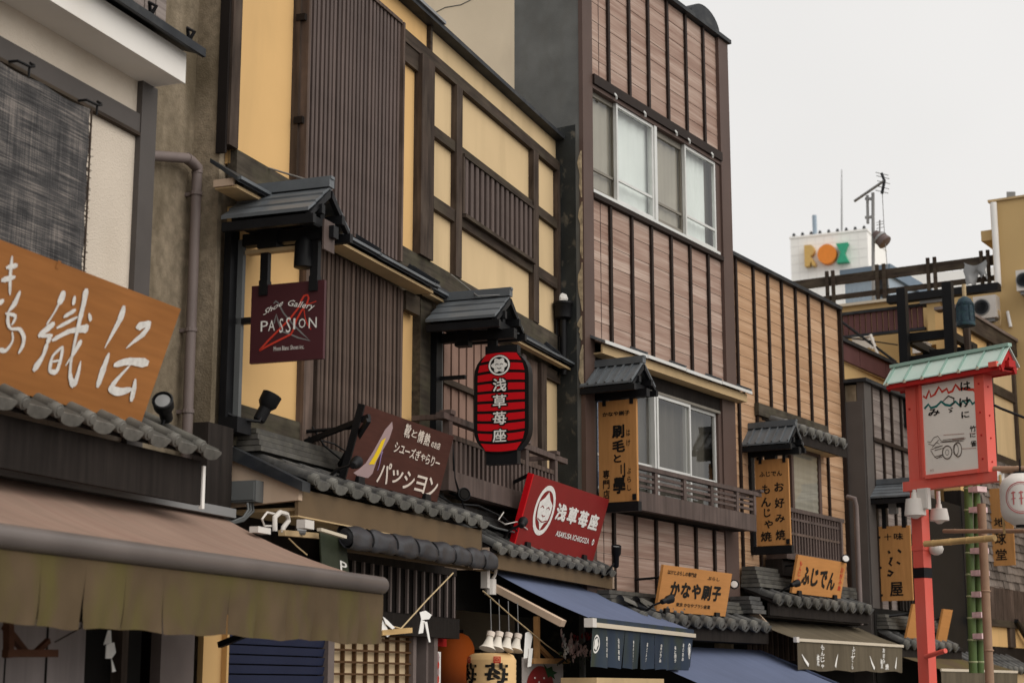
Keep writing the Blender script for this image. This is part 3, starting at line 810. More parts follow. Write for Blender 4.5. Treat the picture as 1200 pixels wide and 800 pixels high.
# posts (front -.065), beams (front -.055)
cp = [(-6.79, -6.675), (-5.85, -5.72), (-3.68, -3.41), (-2.87, -2.735), (-.862, -.712), (-.115, .045)]
for i, (a, b) in enumerate(cp):
    slab("post", a, b, 5.11 if i < 1 else z_base0 + .112, zt - .04 if i in (0, 1) else (zfr0 if i > 2 else zfr0), -.068 if i != 2 else -.085, PF + .02, m_timber)
slab("corner_board", -6.815, -6.791, 5.05, zt - .04, -.05, .02, m_backing)
slab("frieze_beam", -4.15, .045, zfr0, zfr1, -.062, PF + .02, m_timberh)
slab("frieze_mullion", -3.43, -3.385, zfr1, zt - .03, -.05, PF + .02, m_timberh)
# plaster
slab("plaster_panel", -6.674, -5.851, 5.02, zt - .04, PF, .03, m_ochre)
slab("plaster_panel", -5.719, -5.60, 5.02, zt - .04, PF, .03, m_ochre)
slab("plaster_panel", -4.40, -3.431, zfr1 + .001, zt - .03, PF, .03, m_ochre)
slab("plaster_panel", -3.384, .045, zfr1 + .001, zt - .03, PF, .03, m_ochre2)
slab("plaster_panel", -4.16, -3.681, 5.02, 6.86 - .001, PF, .03, m_ochre)
slab("strut_bracket", -4.15, -3.682, zfr0 - .16, zfr0 - .001, -.05, PF - .001, m_timberh)
mid0, mid1 = 6.235, 6.33
low0, low1 = 5.595, 5.705
bays = [(-3.409, -2.871), (-2.734, -.863), (-.711, -.116)]
for j, (a, b) in enumerate(bays):
    for (z0, z1) in ((mid1 + .001, zfr0 - .001), (low1 + .001, mid0 - .001), (z_base1 + .001, low0 - .001)):
        if j == 1 and z0 > 5.6 and z0 < 6.0: continue
        slab("plaster_panel", a, b, z0, z1, PF, .03, m_ochre2)
    slab("beam", a, b, mid0, mid1, -.055, PF + .02, m_timberh)
    slab("beam", a, b, low0, low1, -.055, PF + .02, m_timberh)
slab("base_beam", -6.674, -5.72, z_base0 - .10, z_base1, -.062, PF + .02, m_moss)
slab("base_beam", -5.719, .044, z_base0 - .10, z_base1, -.058, PF + .02, m_moss)
# roof edge
slab("roof_edge", YX0 - .06, YX1 + .06, zt - .028, zt + .012, -.12, .4, m_gutter)
slab("roof_edge_cap", -14.6 + 8, -3.3, zt + .0125, zt + .04, -.14, -.05, m_steel)
# great lattice: posts of the slatted screen, each slat on its own
GX0, GX1, GZ0, GZ1 = -5.81, -4.155, 4.93, 6.93
slab("lattice_back", GX0, GX1, GZ0, GZ1 + .0, -.045, PF - .001, m_backing)
slab("lattice_frame", GX0 - .02, GX0 + .012, GZ0, GZ1 + .02, -.13, -.046, m_slatdk)
slab("lattice_frame", GX1 - .012, GX1 + .02, GZ0, GZ1 + .02, -.13, -.046, m_slatdk)
n = 24; pw = (GX1 - GX0 - .03) / n
slm = MB().box(-.5 * pw * .56, .5 * pw * .56, -.045, .0, 0, GZ1 - GZ0).mesh("slat", m_slat)
for i in range(n):
    B.inst("slat", slm, (GX0 + .015 + pw * (i + .5), -.06 + random.uniform(-.003, .003), GZ0))
slab("lattice_top_rail", GX0 + .013, GX1 - .013, GZ1 + .001, GZ1 + .03, -.12, -.046, m_slatdk)
for z in (5.55, 6.33):
    slab("lattice_tie", -5.86, GX0 - .021, z, z + .05, -.11, -.04, m_backing)
# small slatted window between the posts
wx0, wx1 = -2.70, -.90
wb = slab("window_back", wx0, wx1, low1 + .001, mid0 - .001, -.016, .0, m_backing)
slab("window_frame", -2.734, wx0 - .0, low1 + .001, mid0 - .001, -.08, PF + .02, m_timber)
slab("window_frame", wx1, -.863, low1 + .001, mid0 - .001, -.08, PF + .02, m_timber)
slab("window_sill", -2.72, -.88, low1 - .03, low1 + .004, -.10, -.0555, m_timberh)
slab("window_head", -2.72, -.88, mid0 + .0, mid0 + .03, -.085, -.0555, m_timberh)
n = 14; pw = (wx1 - wx0) / n
slm = MB().box(-.034, .034, -.05, 0, 0, mid0 - low1 - .004).mesh("slat", m_slat)
for i in range(n):
    B.inst("slat", slm, (wx0 + pw * (i + .5), -.022, low1 + .002))

# ---- eaves between the storeys
def skirt(x0, x1, d, zs, zw, mat):
    slab("eave_soffit", x0, x1, zs, zs + .012, -d, -.095, m_soffit)
    slab("eave_fascia", x0, x1, zs - .004, zs + .018, -d - .02, -d - .001, m_soffit)
    for xx in (x0, x1):
        slab("eave_end", xx - .012, xx + .012, zs + .013, zs + .06, -d - .001, -.09, m_pinkcream)
    sh = 1.05; k = int((x1 - x0) / sh)
    for i in range(k + 1):
        a = x0 - .03 + i * sh; b = min(a + sh + .03, x1 + .03)
        if b - a < .1: continue
        t = .004 * (i % 2) + .002
        mb = MB().hexa([(a, -d - .05, zs + .022 + t), (b, -d - .05, zs + .022 + t), (b, -.07, zw + t), (a, -.07, zw + t),
                        (a, -d - .05, zs + .055 + t), (b, -d - .05, zs + .055 + t), (b, -.07, zw + .03 + t), (a, -.07, zw + .03 + t)])
        s = B.part("eave_sheet", mb, mat)
        B.part("eave_seam", MB().bar((b - .02, -d - .06, zs + .072 + t), (b - .02, -.07, zw + .05 + t), .04, .035), mat, parent=s)
        B.part("eave_lip", MB().bar((a, -d - .055, zs + .048 + t), (b, -d - .055, zs + .048 + t), .03, .02), m_metalroof, parent=s)
skirt(-7.0, -3.80, .235, 4.738, 4.91, m_gutter)
skirt(-3.66, .28, .15, 4.76, 4.90, m_gutter)

# ---- second floor wall under the eaves
slab("plaster_panel", -6.62, -5.60, 3.2, 4.735, PF, .03, m_ochre)
slab("lower_panel_board", -6.62, -5.58, 3.14, 3.42, -.05, PF - .001, m_moss)
slab("second_floor_post", -5.66, -5.52, 3.14, 4.735, -.07, PF - .001, m_slatdk)
lx0, lx1 = -5.50, -3.98
slab("lattice_back", -5.519, lx1, 3.14, 4.735, -.03, PF - .001, m_backing)
n = 22; pw = (lx1 - lx0) / n
slm = MB().box(-.5 * pw * .6, .5 * pw * .6, -.04, .0, 0, 1.564).mesh("slat", m_slatdk)
for i in range(n):
    B.inst("slat", slm, (lx0 + pw * (i + .5), -.04 + random.uniform(-.006, .004), 3.17), Matrix.Rotation(random.uniform(-.004, .004), 4, 'Y'))
slab("lattice_head", -3.975, -3.70, 4.58, 4.736, -.095, -.04, m_timberh)
slab("plaster_panel", -3.97, -3.66, 3.1, 4.735, PF, .03, m_ochre)
slab("second_floor_post", -3.66, -3.42, 3.1, 4.735, -.085, PF + .02, m_moss)
slab("second_floor_post", -3.419, -3.16, 3.1, 4.735, -.04, PF + .02, m_black)
# recessed window bay with ribbed screen
slab("screen_frame", -3.159, -3.10, 3.2, 4.735, -.05, .02, m_pipe)
n = 22
rx0, rx1 = -3.095, -1.16
for i in range(n):
    pw = (rx1 - rx0) / n
    slab("screen_rib", rx0 + pw * i, rx0 + pw * (i + .82), 3.2, 4.735, -.012 - .01 * (i % 2), .02, M("ribbed rose brown screen", (.25, .155, .12), .7, .1, 3, bump=.1) if i == 0 else bpy.data.materials["ribbed rose brown screen"])
slab("screen_rail", -3.10, -1.16, 4.13, 4.18, -.06, -.024, m_timberh)
slab("screen_post", -1.16, -1.06, 3.2, 4.735, -.06, .02, m_pipe)
slab("window_jamb", -1.059, -.66, 3.2, 4.735, -.03, .02, m_slatdk)
slab("second_floor_post", -.655, -.50, 3.0, 4.735, -.07, .02, m_timber)
slab("plaster_panel", -.499, .17, 3.0, 4.62, PF, .03, m_ochre2)
slab("second_floor_head", -.50, .17, 4.62, 4.735, -.055, PF - .001, m_timberh)
slab("second_floor_post", .17, .36, 2.6, 4.735, -.07, .03, m_timber)
# ---- balcony before the ribbed screen
bal = Thing("balcony", "dark slatted balcony with grey brown base beam behind the red lantern sign", "balcony", FY, (-2.3, -.3, 3.1))
by = -.34
bx0, bx1 = -3.72, -1.05
bal.part("base_beam", MB().box(bx0, bx1, by - .03, by + .05, 3.14, 3.30), m_slat)
bal.part("floor", MB().box(bx0, bx1, by + .051, -.05, 3.17, 3.22), m_slatdk)
bal.part("top_rail", MB().box(bx0 - .12, bx1 + .28, by - .035, by + .035, 3.70, 3.75), m_slat)
bal.part("mid_rail", MB().box(bx0, bx1, by - .02, by + .02, 3.56, 3.60), m_slatdk)
for x in (bx0 + .04, (bx0 + bx1) / 2 + .5, bx1 - .04):
    bal.part("newel", MB().box(x - .035, x + .035, by - .03, by + .03, 3.301, 3.699), m_slat)
    bal.part("newel_cap", MB().box(x - .05, x + .05, by - .05, by + .05, 3.751, 3.785), m_slat)
bsl = MB().box(-.022, .022, -.014, .014, 0, .258).mesh("slat", m_slat)
n = 26
for i in range(n):
    bal.inst("slat", bsl, (bx0 + .1 + (bx1 - bx0 - .2) * i / (n - 1), by, 3.301))
bal.part("side_rail", MB().bar((bx0, by, 3.73), (bx0, -.05, 3.73), .04), m_slat)
bal.part("side_rail", MB().bar((bx1, by, 3.73), (bx1, -.05, 3.73), .04), m_slat)
bal.part("back_board", MB().box(bx0 + .03, bx1 - .03, by + .12, by + .14, 3.221, 3.56), m_backing)

# ---- tiled pent roofs over the shop fronts
R1 = Thing("pent_roof", "long tiled pent roof with pinkish gable wall, under the brown katakana board", "tiled roof", FY, (-5, -.3, 2.7), "tiled pent roofs over the shops")
RY = -.58
tiled_roof(R1, -6.52, -3.42, -.08, 3.10, RY, 2.90, m_tile, P=.258, L=.23)
ridge_stack(R1, -6.55, -4.85, -.10, 3.10, 4, .04, .13, m_tileold)
ridge_stack(R1, -4.84, -3.40, -.10, 3.08, 3, .04, .13, m_tile)
R1.part("gable_wall", MB().prism([(-6.62, -.02, 2.73), (-6.62, -.555, 2.76), (-6.62, -.555, 2.83), (-6.62, -.10, 3.06), (-6.62, -.02, 3.17)], (.05, 0, 0)), m_pinkcream)
R1.part("verge_board", MB().hexa([(-6.66, -.60, 2.81), (-6.55, -.60, 2.81), (-6.55, -.06, 3.04), (-6.66, -.06, 3.04), (-6.66, -.60, 2.87), (-6.55, -.60, 2.87), (-6.55, -.06, 3.13), (-6.66, -.06, 3.13)]), m_gutter)
R1.part("verge_post", MB().box(-7.05, -6.74, -.14, -.03, 2.35, 3.22), m_shadewall)
R1.part("fascia", MB().box(-6.60, -3.45, -.545, -.52, 2.665, 2.835), m_fascia)
R1.part("soffit", MB().box(-6.56, -3.46, -.519, -.02, 2.70, 2.72), m_soffit)
R1.part("soffit_lip", MB().box(-6.61, -3.45, -.55, -.49, 2.655, 2.664), m_soffit)
R1.part("end_board", MB().box(-3.449, -3.42, -.54, -.05, 2.66, 2.86), m_timberh)
R2 = Thing("pent_roof", "tiled pent roof with brown fascia under the crimson sign, above the blue awning", "tiled roof", FY, (-1.4, -.3, 2.6), "tiled pent roofs over the shops")
tiled_roof(R2, -2.95, .50, -.03, 2.98, -.47, 2.745, m_tile, P=.258, L=.23)
ridge_stack(R2, -3.3, .45, -.09, 2.97, 3, .045, .13, m_tile)
R2.part("fascia", MB().box(-2.93, .46, -.425, -.40, 2.575, 2.70), m_fascia)
R2.part("soffit", MB().box(-2.92, .46, -.399, -.02, 2.60, 2.615), m_soffit)
R2.part("fascia_end", MB().box(-2.96, -2.931, -.42, -.02, 2.56, 2.74), m_pinkcream)
R2.part("end_board", MB().box(.461, .49, -.44, -.02, 2.58, 2.80), m_pinkcream)

# ---- ground floor
slab("ground_wall", YX0, -3.20, 0, 2.70, -.02, .03, m_shadewall)
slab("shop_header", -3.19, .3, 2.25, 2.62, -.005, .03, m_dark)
slab("shop_floor", -3.19, .3, .0, .05, .0, 1.19, m_shadewall)
slab("corner_pilaster", -6.88, -6.66, 0, 2.72, -.06, -.021, m_ochre)
slab("corner_pilaster_dark", -7.2, -6.885, 0, 2.6, .02, .2, m_backing)
sh = Thing("roller_shutter", "navy blue slatted roller shutter under the right end of the brown awning", "shutter", FY, (-5.95, -.06, 0))
for i in range(16):
    z = 1.93 - i * .062 - .055
    sh.part("slat", MB().hexa([(-6.63, -.062, z), (-5.25, -.062, z), (-5.25, -.022, z), (-6.63, -.022, z), (-6.63, -.075, z + .052), (-5.25, -.075, z + .052), (-5.25, -.022, z + .052), (-6.63, -.022, z + .052)]),
            M("navy shutter enamel", (.022, .028, .062), .5, .1, 3, bump=.05) if i == 0 else bpy.data.materials["navy shutter enamel"])
sh.part("jamb", MB().box(-5.248, -5.15, -.10, -.02, 0, 2.05), m_pipe)
sh.part("jamb", MB().box(-6.66, -6.635, -.10, -.02, 0, 2.05), m_ochre)
ld = Thing("lattice_window", "cream paper window behind a brown wooden grid, right of the navy shutter", "window", FY, (-4.45, -.06, 0))
gx0, gx1, gz1 = -5.13, -3.79, 1.98
ld.part("paper", MB().box(gx0, gx1, -.045, -.022, .8, gz1), M("warm cream paper", (.60, .46, .29), .8, .08, 3, bump=0))
m_grid = M("honey brown lattice wood", (.10, .052, .024), .7, .15, 3, bump=.1)
for i in range(8):
    x = gx0 + (gx1 - gx0) * i / 7
    ld.part("upright_bar", MB().box(x - .009, x + .009, -.075, -.046, .8, gz1), m_grid)
for i in range(12):
    z = gz1 - .03 - i * .085
    ld.part("cross_bar", MB().box(gx0, gx1, -.092, -.0755, z - .0075, z + .0075), m_grid)
ld.part("head_rail", MB().box(gx0 - .01, gx1 + .01, -.10, -.022, gz1 + .001, gz1 + .12), m_grid)
ld.part("jamb", MB().box(gx1, gx1 + .06, -.11, -.021, 0, 2.1), m_pipe)
ld.part("jamb", MB().box(gx1 + .26, gx1 + .36, -.11, -.021, 0, 2.1), m_pipe)
slab("lintel", -4.9, -3.06, 1.99, 2.15, -.20, -.111, m_shadewall)
vg = Thing("slatted_vent", "dark vent screen with thin pale upright bars under the rolled tarp", "vent", FY, (-4.1, -.15, 2.1))
vg.part("back_board", MB().box(-5.4, -3.05, -.13, -.112, 2.151, 2.56), m_backing)
vsl = MB().box(-.013, .013, -.02, 0, 0, .35).mesh("slat", m_pipe)
for i in range(15):
    vg.inst("slat", vsl, (-5.28 + i * .158, -.14, 2.16))
vg.part("head_rail", MB().box(-5.4, -3.05, -.17, -.131, 2.50, 2.56), m_shadewall)
# rolled tarp
rt = Thing("rolled_tarp", "black vinyl tarp rolled up and tied under the long tiled roof", "tarp", FY, (-4.7, -.62, 2.5))
tx0, tx1_ = -6.04, -3.38
m_tarp = M("black vinyl tarp", (.020, .020, .024), .42, .15, 4, bump=.25, bscale=9, bdist=.02, spec=.4)
ties = [tx0 + (tx1_ - tx0) * k for k in (.13, .28, .42, .55, .68, .80, .91)]
def tarp(s, t):
    x = tx0 + (tx1_ - tx0) * s; w = 2 * math.pi * t
    pinch = sum(math.exp(-((x - q) / .035) ** 2) for q in ties)
    r = .074 - .014 * pinch + .004 * math.sin(x * 21 + 3 * w) + .004 * math.sin(x * 9 - 2 * w)
    return (x + .02 * math.sin(w + .6), -.60 + r * .85 * math.cos(w) + .02 * math.sin(w), 2.575 + .02 * s + r * 1.08 * math.sin(w) + (.02 if math.sin(w) < 0 else 0) * math.cos(w))
rt.part("tarp_roll", MB().grid(tarp, 110, 20), m_tarp, smooth=80)
for q in ties:
    rt.part("tie_cord", MB().tube([(q + .02 * math.sin(a + .6), -.60 + .056 * math.cos(a) + .02 * math.sin(a), 2.585 + .067 * math.sin(a)) for a in [i * math.pi / 8 for i in range(17)]], .006, 5), m_black)
rt.part("roll_end", MB().lathe((tx0 + .01, -.60, 2.575), (1, 0, 0), [(0, .03), (.01, .062)], 14), m_tarp)
rt.part("batten", MB().bar((-6.0, -.52, 2.50), (-3.6, -.52, 2.52), .03, .02), m_fascia)

# ---- junction box, cables, small plate with P, awning motor
jb = Thing("junction_box", "square grey junction box on the pinkish gable wall", "junction box", FY, (-6.63, -.2, 2.73))
c0 = YX(276, 590, -6.635); c1 = YX(308, 562, -6.635)
ja, jb_, jz0, jz1 = c0[0], c1[0], c0[1] + .0, c1[1] - .01
jb.part("case", MB().box(-6.72, -6.622, jb_, ja, jz0, jz1), m_plasticg)
jb.part("cover", MB().box(-6.728, -6.7205, jb_ + .012, ja - .012, jz0 + .012, jz1 - .012), m_plasticg)
for i in range(3):
    cord("cable", ["upper", "middle", "lowest"][i] + " grey cable drooping from the junction box", FY, [(290 + 3 * i, 589, -.25), (291 + 3 * i, 597 + i, -.26), (285, 606 + 2 * i, -.27), (272, 611 + i, -.27), (262, 610, -.25)], .008, m_plasticg, "cables under the junction box")
cord("cable", "black cable running down the edge of the pinkish gable wall", FY, [(262, 505, -.1), (258, 530, -.1), (262, 560, -.1), (259, 592, -.1), (262, 606, -.1)], .010, m_black)
pp = Thing("awning_bracket", "off white metal awning bracket with loops beside the junction box", "bracket", FY, (-6.5, -.5, 2.5))
def pz(u, v, y): x, z = FY.y(u, v, y); return (x, y, z)
pp.part("loop", MB().tube([pz(322, 622, -.5), pz(322, 606, -.5), pz(328, 600, -.5), pz(336, 602, -.5), pz(338, 610, -.5), pz(332, 618, -.5), pz(331, 624, -.5)], .016, 7), m_plastic, smooth=50)
pp.part("cable_loop", MB().tube([pz(320, 616, -.48), pz(310, 616, -.48), pz(307, 608, -.48), pz(313, 600, -.48), pz(322, 602, -.48)], .007, 6), m_plastic, smooth=50)
pp.part("foot", MB().box(pz(316, 0, -.5)[0], pz(330, 0, -.5)[0], -.53, -.47, pz(318, 627, -.5)[2], pz(318, 620, -.5)[2]), m_plastic)
pp.part("arm", MB().bar(pz(330, 624, -.5), pz(376, 628, -.45), .045, .035), m_soffit)
pp.part("joint", MB().lathe(pz(352, 621, -.5), (1, -1, 0), [(-.03, .03), (.03, .03)], 12), m_steel)
cord("cord", "thin pale cord from the white awning bracket down behind the brown awning", FY, [(338, 630, -.5), (348, 640, -.55), (360, 650, -.6)], .005, m_soffit, "cords under the awnings")
ps_ = Thing("tarp_end_flap", "dark green flap marked with a white P at the end of the rolled tarp", "tarp", FY, (-6.1, -.55, 2.3))
fq = [pz(375, 622, -.55), pz(405, 628, -.55), pz(409, 672, -.55), pz(377, 660, -.55)]
ps_.part("cloth", MB().prism(fq, (0, .01, 0)), M("dark green vinyl", (.030, .036, .022), .5, .2, 8, bump=.1))
PP = Plane(fq[3], Vector(fq[2]) - Vector(fq[3]), Vector(fq[0]) - Vector(fq[3]), .004)
lm = MB(); PP.text(lm, "P", .66, .92, .0, .32, .02); ps_.part("letter", lm, m_whiteink)
wb_ = Thing("awning_end_bracket", "cream plastic end bracket above the green flap", "bracket", FY, (-6.3, -.62, 2.6))
wb_.part("block", MB().box(pz(366, 0, -.62)[0], pz(376, 0, -.62)[0], -.66, -.60, pz(370, 622, -.62)[2], pz(370, 612, -.62)[2]), m_plastic)
wb_.part("bar", MB().bar(pz(374, 620, -.64), pz(404, 629, -.64), .03, .02), m_awnpale)

# drain pipe on the concrete side wall
dp = Thing("drain_pipe", "brown grey drain pipe on the mottled concrete wall", "pipe", FY, (-7.05, -.02, 0))
def wp(u, v): x, z = FY.y(u, v, .12); return (x, .12, z)
t0, t1, t2, t3 = wp(172, 182), wp(222, 187), wp(231, 200), wp(226, 520)
dp.part("pipe", MB().tube([t0, (t1[0] - .03, .12, t1[2])], .034, 12), m_pipe, smooth=40)
dp.part("elbow", MB().tube([(t1[0] - .035, .12, t1[2]), (t1[0] + .03, .12, t1[2] - .008), (t2[0], .12, t2[2] + .02), (t2[0], .12, t2[2] - .02)], .038, 12), m_pipe, smooth=40)
dp.part("pipe", MB().tube([(t2[0], .12, t2[2] - .02), (t2[0], .12, 0)], .034, 12), m_pipe, smooth=40)
for v in (226, 388, 484):
    x, z = t2[0], wp(228, v)[2]
    dp.part("clamp", MB().lathe((x, .12, z), (0, 0, 1), [(-.012, .041), (.012, .041)], 12).box(x - .012, x + .012, .13, .25, z - .012, z + .012), m_pipe)
# the wall the pipe hangs on: the narrow infill between the two houses
m_flake2 = M("pale cement patch", (.30, .26, .21), .9, .25, 14, bump=.6, stain=(.20, .16, .11), svar=.6, sscale=(9, 9, 9))
inf = Thing("infill_wall", "mottled brown concrete wall filling the narrow gap between the two houses", "wall", FY, (-7.2, .3, 0))
inf.part("cement_patch", MB().lathe((Y(247, 212, .2)[0], .2, Y(247, 212, .2)[1]), (0, -1, 0), [(0, .115), (.012, .105), (.018, .06), (.02, .01)], 11), m_flake2)
inf.part("wall", MB().box(LX1 + .001, YX0 - .056, .20, .5, 0, 7.6), m_concrete)
# ================================================================== the tall brown-clad building
m_flake = M('flaking cream paint', (.42, .34, .23), .9, .25, 20, bump=.4, stain=(.14, .11, .08), svar=.7, sscale=(22, 22, 22))
T, TX, TZ = FT.y, FT.x, FT.z
C = Thing("clad_building", "tall three-storey building in pinkish brown wood-grain cladding with silver windows", "building", FT, (0, 0, 0))
CX1, CZ = 3.64, 9.46
def cslab(name, x0, x1, z0, z1, y0, y1, mat, th=None, parent=None, smooth=None):
    return (th or C).part(name, MB().box(x0, x1, y0, y1, z0, z1), mat, parent=parent)
ysd = TX(604, 50, 0)[0]
cslab("side_wall", -.02, .02, 0, CZ, .0, ysd, m_mortar)
cslab("side_wall", -.02, .02, 0, CZ, ysd + .001, 6.5, m_palewall)
for pts in ([(497, 12), (510, 15), (522, 9), (540, 6), (556, -2)],):
    C.part("wall_crack", MB().tube([(-.021, *TX(u, v, -.02)) for u, v in pts], .006, 5), m_mortar)
cslab("side_wall_foot", -.026, -.0205, 0, 7.35, .05, .55, m_blacktar)
cslab("body", .021, CX1 - .01, 0, 2.3, .30, 6.4, m_dark)
cslab("rear_wall", .021, CX1 - .01, 2.3, CZ, 6.2, 6.4, m_dark)
cslab("far_side_wall", CX1 - .06, CX1 - .011, 2.3, CZ, .06, 6.2, m_mortar)
cslab("floor_slab", .021, CX1 - .07, 9.2, CZ - .02, .06, 6.19, m_dark)
cslab("floor_slab", .021, CX1 - .07, 6.3, 6.5, .06, 6.19, m_shadewall)
cslab("floor_slab", .021, CX1 - .07, 3.3, 3.5, .06, 6.19, m_shadewall)
cslab("partition", .021, CX1 - .07, 3.5, 9.2, 1.3, 1.35, m_curtaind)
cslab("corner_pillar", -.03, .18, 2.3, CZ, -.05, -.001, m_pillar)
cslab("corner_pillar", 3.385, 3.66, 5.07, CZ - .02, -.055, .05, m_pillar)
random.seed(4)
for z0_, z1_, y0_ in ((6.55, 7.05, -.03), (5.9, 6.5, -.035), (5.35, 5.86, -.03), (5.05, 5.3, -.02), (4.55, 5.0, -.03)):
    L_, R_ = [], []
    for i in range(9):
        z = z0_ + (z1_ - z0_) * i / 8; e = math.sin(math.pi * i / 8) ** .5
        L_.append((-.034, y0_, z)); R_.append((-.034, y0_ + .01 + .055 * e * random.uniform(.2, 1), z))
    C.part("flaking_paint", MB().prism(L_ + R_[::-1], (.004, 0, 0)), m_flake)
cslab("parapet_cap", -.04, 3.70, CZ - .015, CZ + .035, -.09, .25, m_gutter)
bx = [.414, .583, 1.068, 1.535, 2.023, 2.511, 2.997]
def clad(th, x0, x1, z0, z1, hb, mat, y=0.0, bat=(), bz=None, bw=.045, proud=.028, wall=True):
    n = max(1, round((z1 - z0) / hb)); h = (z1 - z0) / n
    for i in range(n):
        mb = MB().hexa([(x0, y - .014, z0 + i * h), (x1, y - .014, z0 + i * h), (x1, y + .05, z0 + i * h), (x0, y + .05, z0 + i * h),
                        (x0, y - .010, z0 + (i + 1) * h - .0035), (x1, y - .010, z0 + (i + 1) * h - .0035), (x1, y + .05, z0 + (i + 1) * h - .0035), (x0, y + .05, z0 + (i + 1) * h - .0035)])
        th.part("siding_board", mb, mat)
    for x in bat:
        th.part("batten", MB().box(x - bw / 2, x + bw / 2, y - proud - .014, y - .0145, z0, z1), m_batten)
    if wall: th.part("wall_panel", MB().box(x0, x1, y + .051, y + .06, z0, z1), m_backing)
zc = [(7.955, CZ - .02), (5.09, 6.60), (2.50, 3.36)]
for z0, z1 in zc:
    clad(C, .181, 3.384, z0, z1, .205, m_clad, 0, bx[1:])
    C.part("seam_strip", MB().box(.385, .393, -.0165, -.0135, z0, z1), m_pillar)
# upper windows
cslab("window_head", .181, 3.384, 7.845, 7.953, -.075, .05, m_batten)
cslab("window_head_lip", .181, 3.384, 7.80, 7.844, -.05, .05, m_pillar)
cslab("sill_band", .181, 3.384, 6.602, 6.655, -.06, .05, m_batten)
cslab("sill", .181, 3.30, 6.656, 6.69, -.055, .05, m_alu)
cslab("window_side", 3.26, 3.384, 6.656, 7.80, -.03, .05, m_pillar)
def sash(th, x0, x1, z0, z1, zm, y, fm, w=.035, pane=m_glass, inner=None):
    s = th.part("window_sash", MB().box(x0, x0 + w, y, y + .035, z0, z1).box(x1 - w, x1, y, y + .035, z0, z1)
                .box(x0 + w, x1 - w, y, y + .035, z0, z0 + w).box(x0 + w, x1 - w, y, y + .035, z1 - w, z1)
                .box(x0 + w, x1 - w, y + .004, y + .031, zm - .014, zm + .014), fm)
    th.part("pane", MB().quad((x0 + w, y + .016, z0 + w), (x1 - w, y + .016, z0 + w), (x1 - w, y + .016, z1 - w), (x0 + w, y + .016, z1 - w)), pane, parent=s)
    return s
sx_ = [.181, .752, 1.60, 1.70, 2.426, 3.24]
zm = 6.95
sash(C, .19, .80, 6.692, 7.80, zm, .01, m_aludk, .05, m_glassdk)
sash(C, .735, 1.62, 6.692, 7.80, zm, -.03, m_alu)
sash(C, 1.685, 2.47, 6.692, 7.80, zm, .01, m_aludk, .07, m_glassdk)
sash(C, 2.41, 3.255, 6.692, 7.80, zm, -.03, m_alu)
cslab("mullion", 1.622, 1.683, 6.691, 7.80, -.045, .05, m_alu)
cslab("meeting_stile", .735, .765, 6.691, 7.80, -.036, -.0305, m_alu)
cslab("meeting_stile", 2.41, 2.44, 6.691, 7.80, -.036, -.0305, m_alu)
for x0, x1, m, y in ((.2, .93, m_curtaing, .066), (.94, 1.84, m_curtain, .066), (1.85, 2.62, m_curtaing, .066), (2.63, 3.14, m_curtain, .066), (3.15, 3.5, m_curtaind, .09)):
    C.part("curtain", MB().grid(lambda s, t, x0=x0, x1=x1, y=y: (x0 + (x1 - x0) * s, y + .005 * math.sin(s * 26), 6.70 + 1.1 * t), 40, 1), m, smooth=60)
for x in (.62, 1.30, 2.08, 2.42, 3.05):
    C.part("shutter_catch", MB().tube([(x, -.08, 7.86), (x, -.10, 7.83), (x + .015, -.09, 7.80)], .012, 6), m_alu)
# skirt eave over the second floor
C.part("eave_soffit", MB().box(.15, 3.68, -.15, .0, 4.93, 4.945), m_soffit)
C.part("eave_fascia", MB().box(.12, 3.70, -.17, -.151, 4.925, 5.02), m_soffit)
C.part("eave_end", MB().box(3.685, 3.705, -.15, -.02, 4.926, 5.05), m_soffit)
for i in range(4):
    a, b = .08 + i * .93, min(.08 + (i + 1) * .93 + .02, 3.73); t = .004 * (i % 2)
    s_ = C.part("eave_sheet", MB().hexa([(a, -.22, 5.02 + t), (b, -.22, 5.02 + t), (b, -.03, 5.10 + t), (a, -.03, 5.10 + t), (a, -.22, 5.045 + t), (b, -.22, 5.045 + t), (b, -.03, 5.13 + t), (a, -.03, 5.13 + t)]), m_metalroof)
    C.part("eave_seam", MB().bar((b - .03, -.225, 5.06 + t), (b - .03, -.03, 5.145 + t), .035, .03), m_metalroof, parent=s_)
    C.part("eave_lip", MB().box(a, b, -.226, -.2205, 5.015 + t, 5.05 + t), m_alu, parent=s_)
# lower windows behind the balcony
cslab("window_head", .25, 3.30, 4.765, 4.928, .0, .05, m_shadewall)
cslab("window_head_rail", .25, 3.24, 4.735, 4.764, -.03, .05, m_aludk)
cslab("post", 3.30, 3.66, 2.3, 4.924, -.03, .06, m_pillar)
cslab("side_panel", 3.215, 3.299, 3.56, 4.764, -.01, .05, m_pillar)
zl0, zl1 = 3.57, 4.735
sash(C, .25, .55, zl0, zl1, 3.93, .0, m_alu)
sash(C, .56, 1.56, zl0, zl1, 3.93, .0, m_alu)
sash(C, 1.62, 2.46, zl0, zl1, 3.93, -.02, m_alu, pane=m_glassdk)
sash(C, 2.40, 3.21, zl0, zl1, 3.93, .02, m_alu, pane=m_glassdk)
cslab("mullion", 1.525, 1.56, zl0, zl1, -.035, -.001, m_alu)
cslab("mullion", 1.585, 1.62, zl0, zl1, -.035, .05, m_alu)
cslab("sill", .25, 3.25, 3.53, 3.568, -.04, .05, m_alu)
m_bluecurt = M("pale blue curtain", (.22, .28, .42), .9, .08, 2, bump=.1)
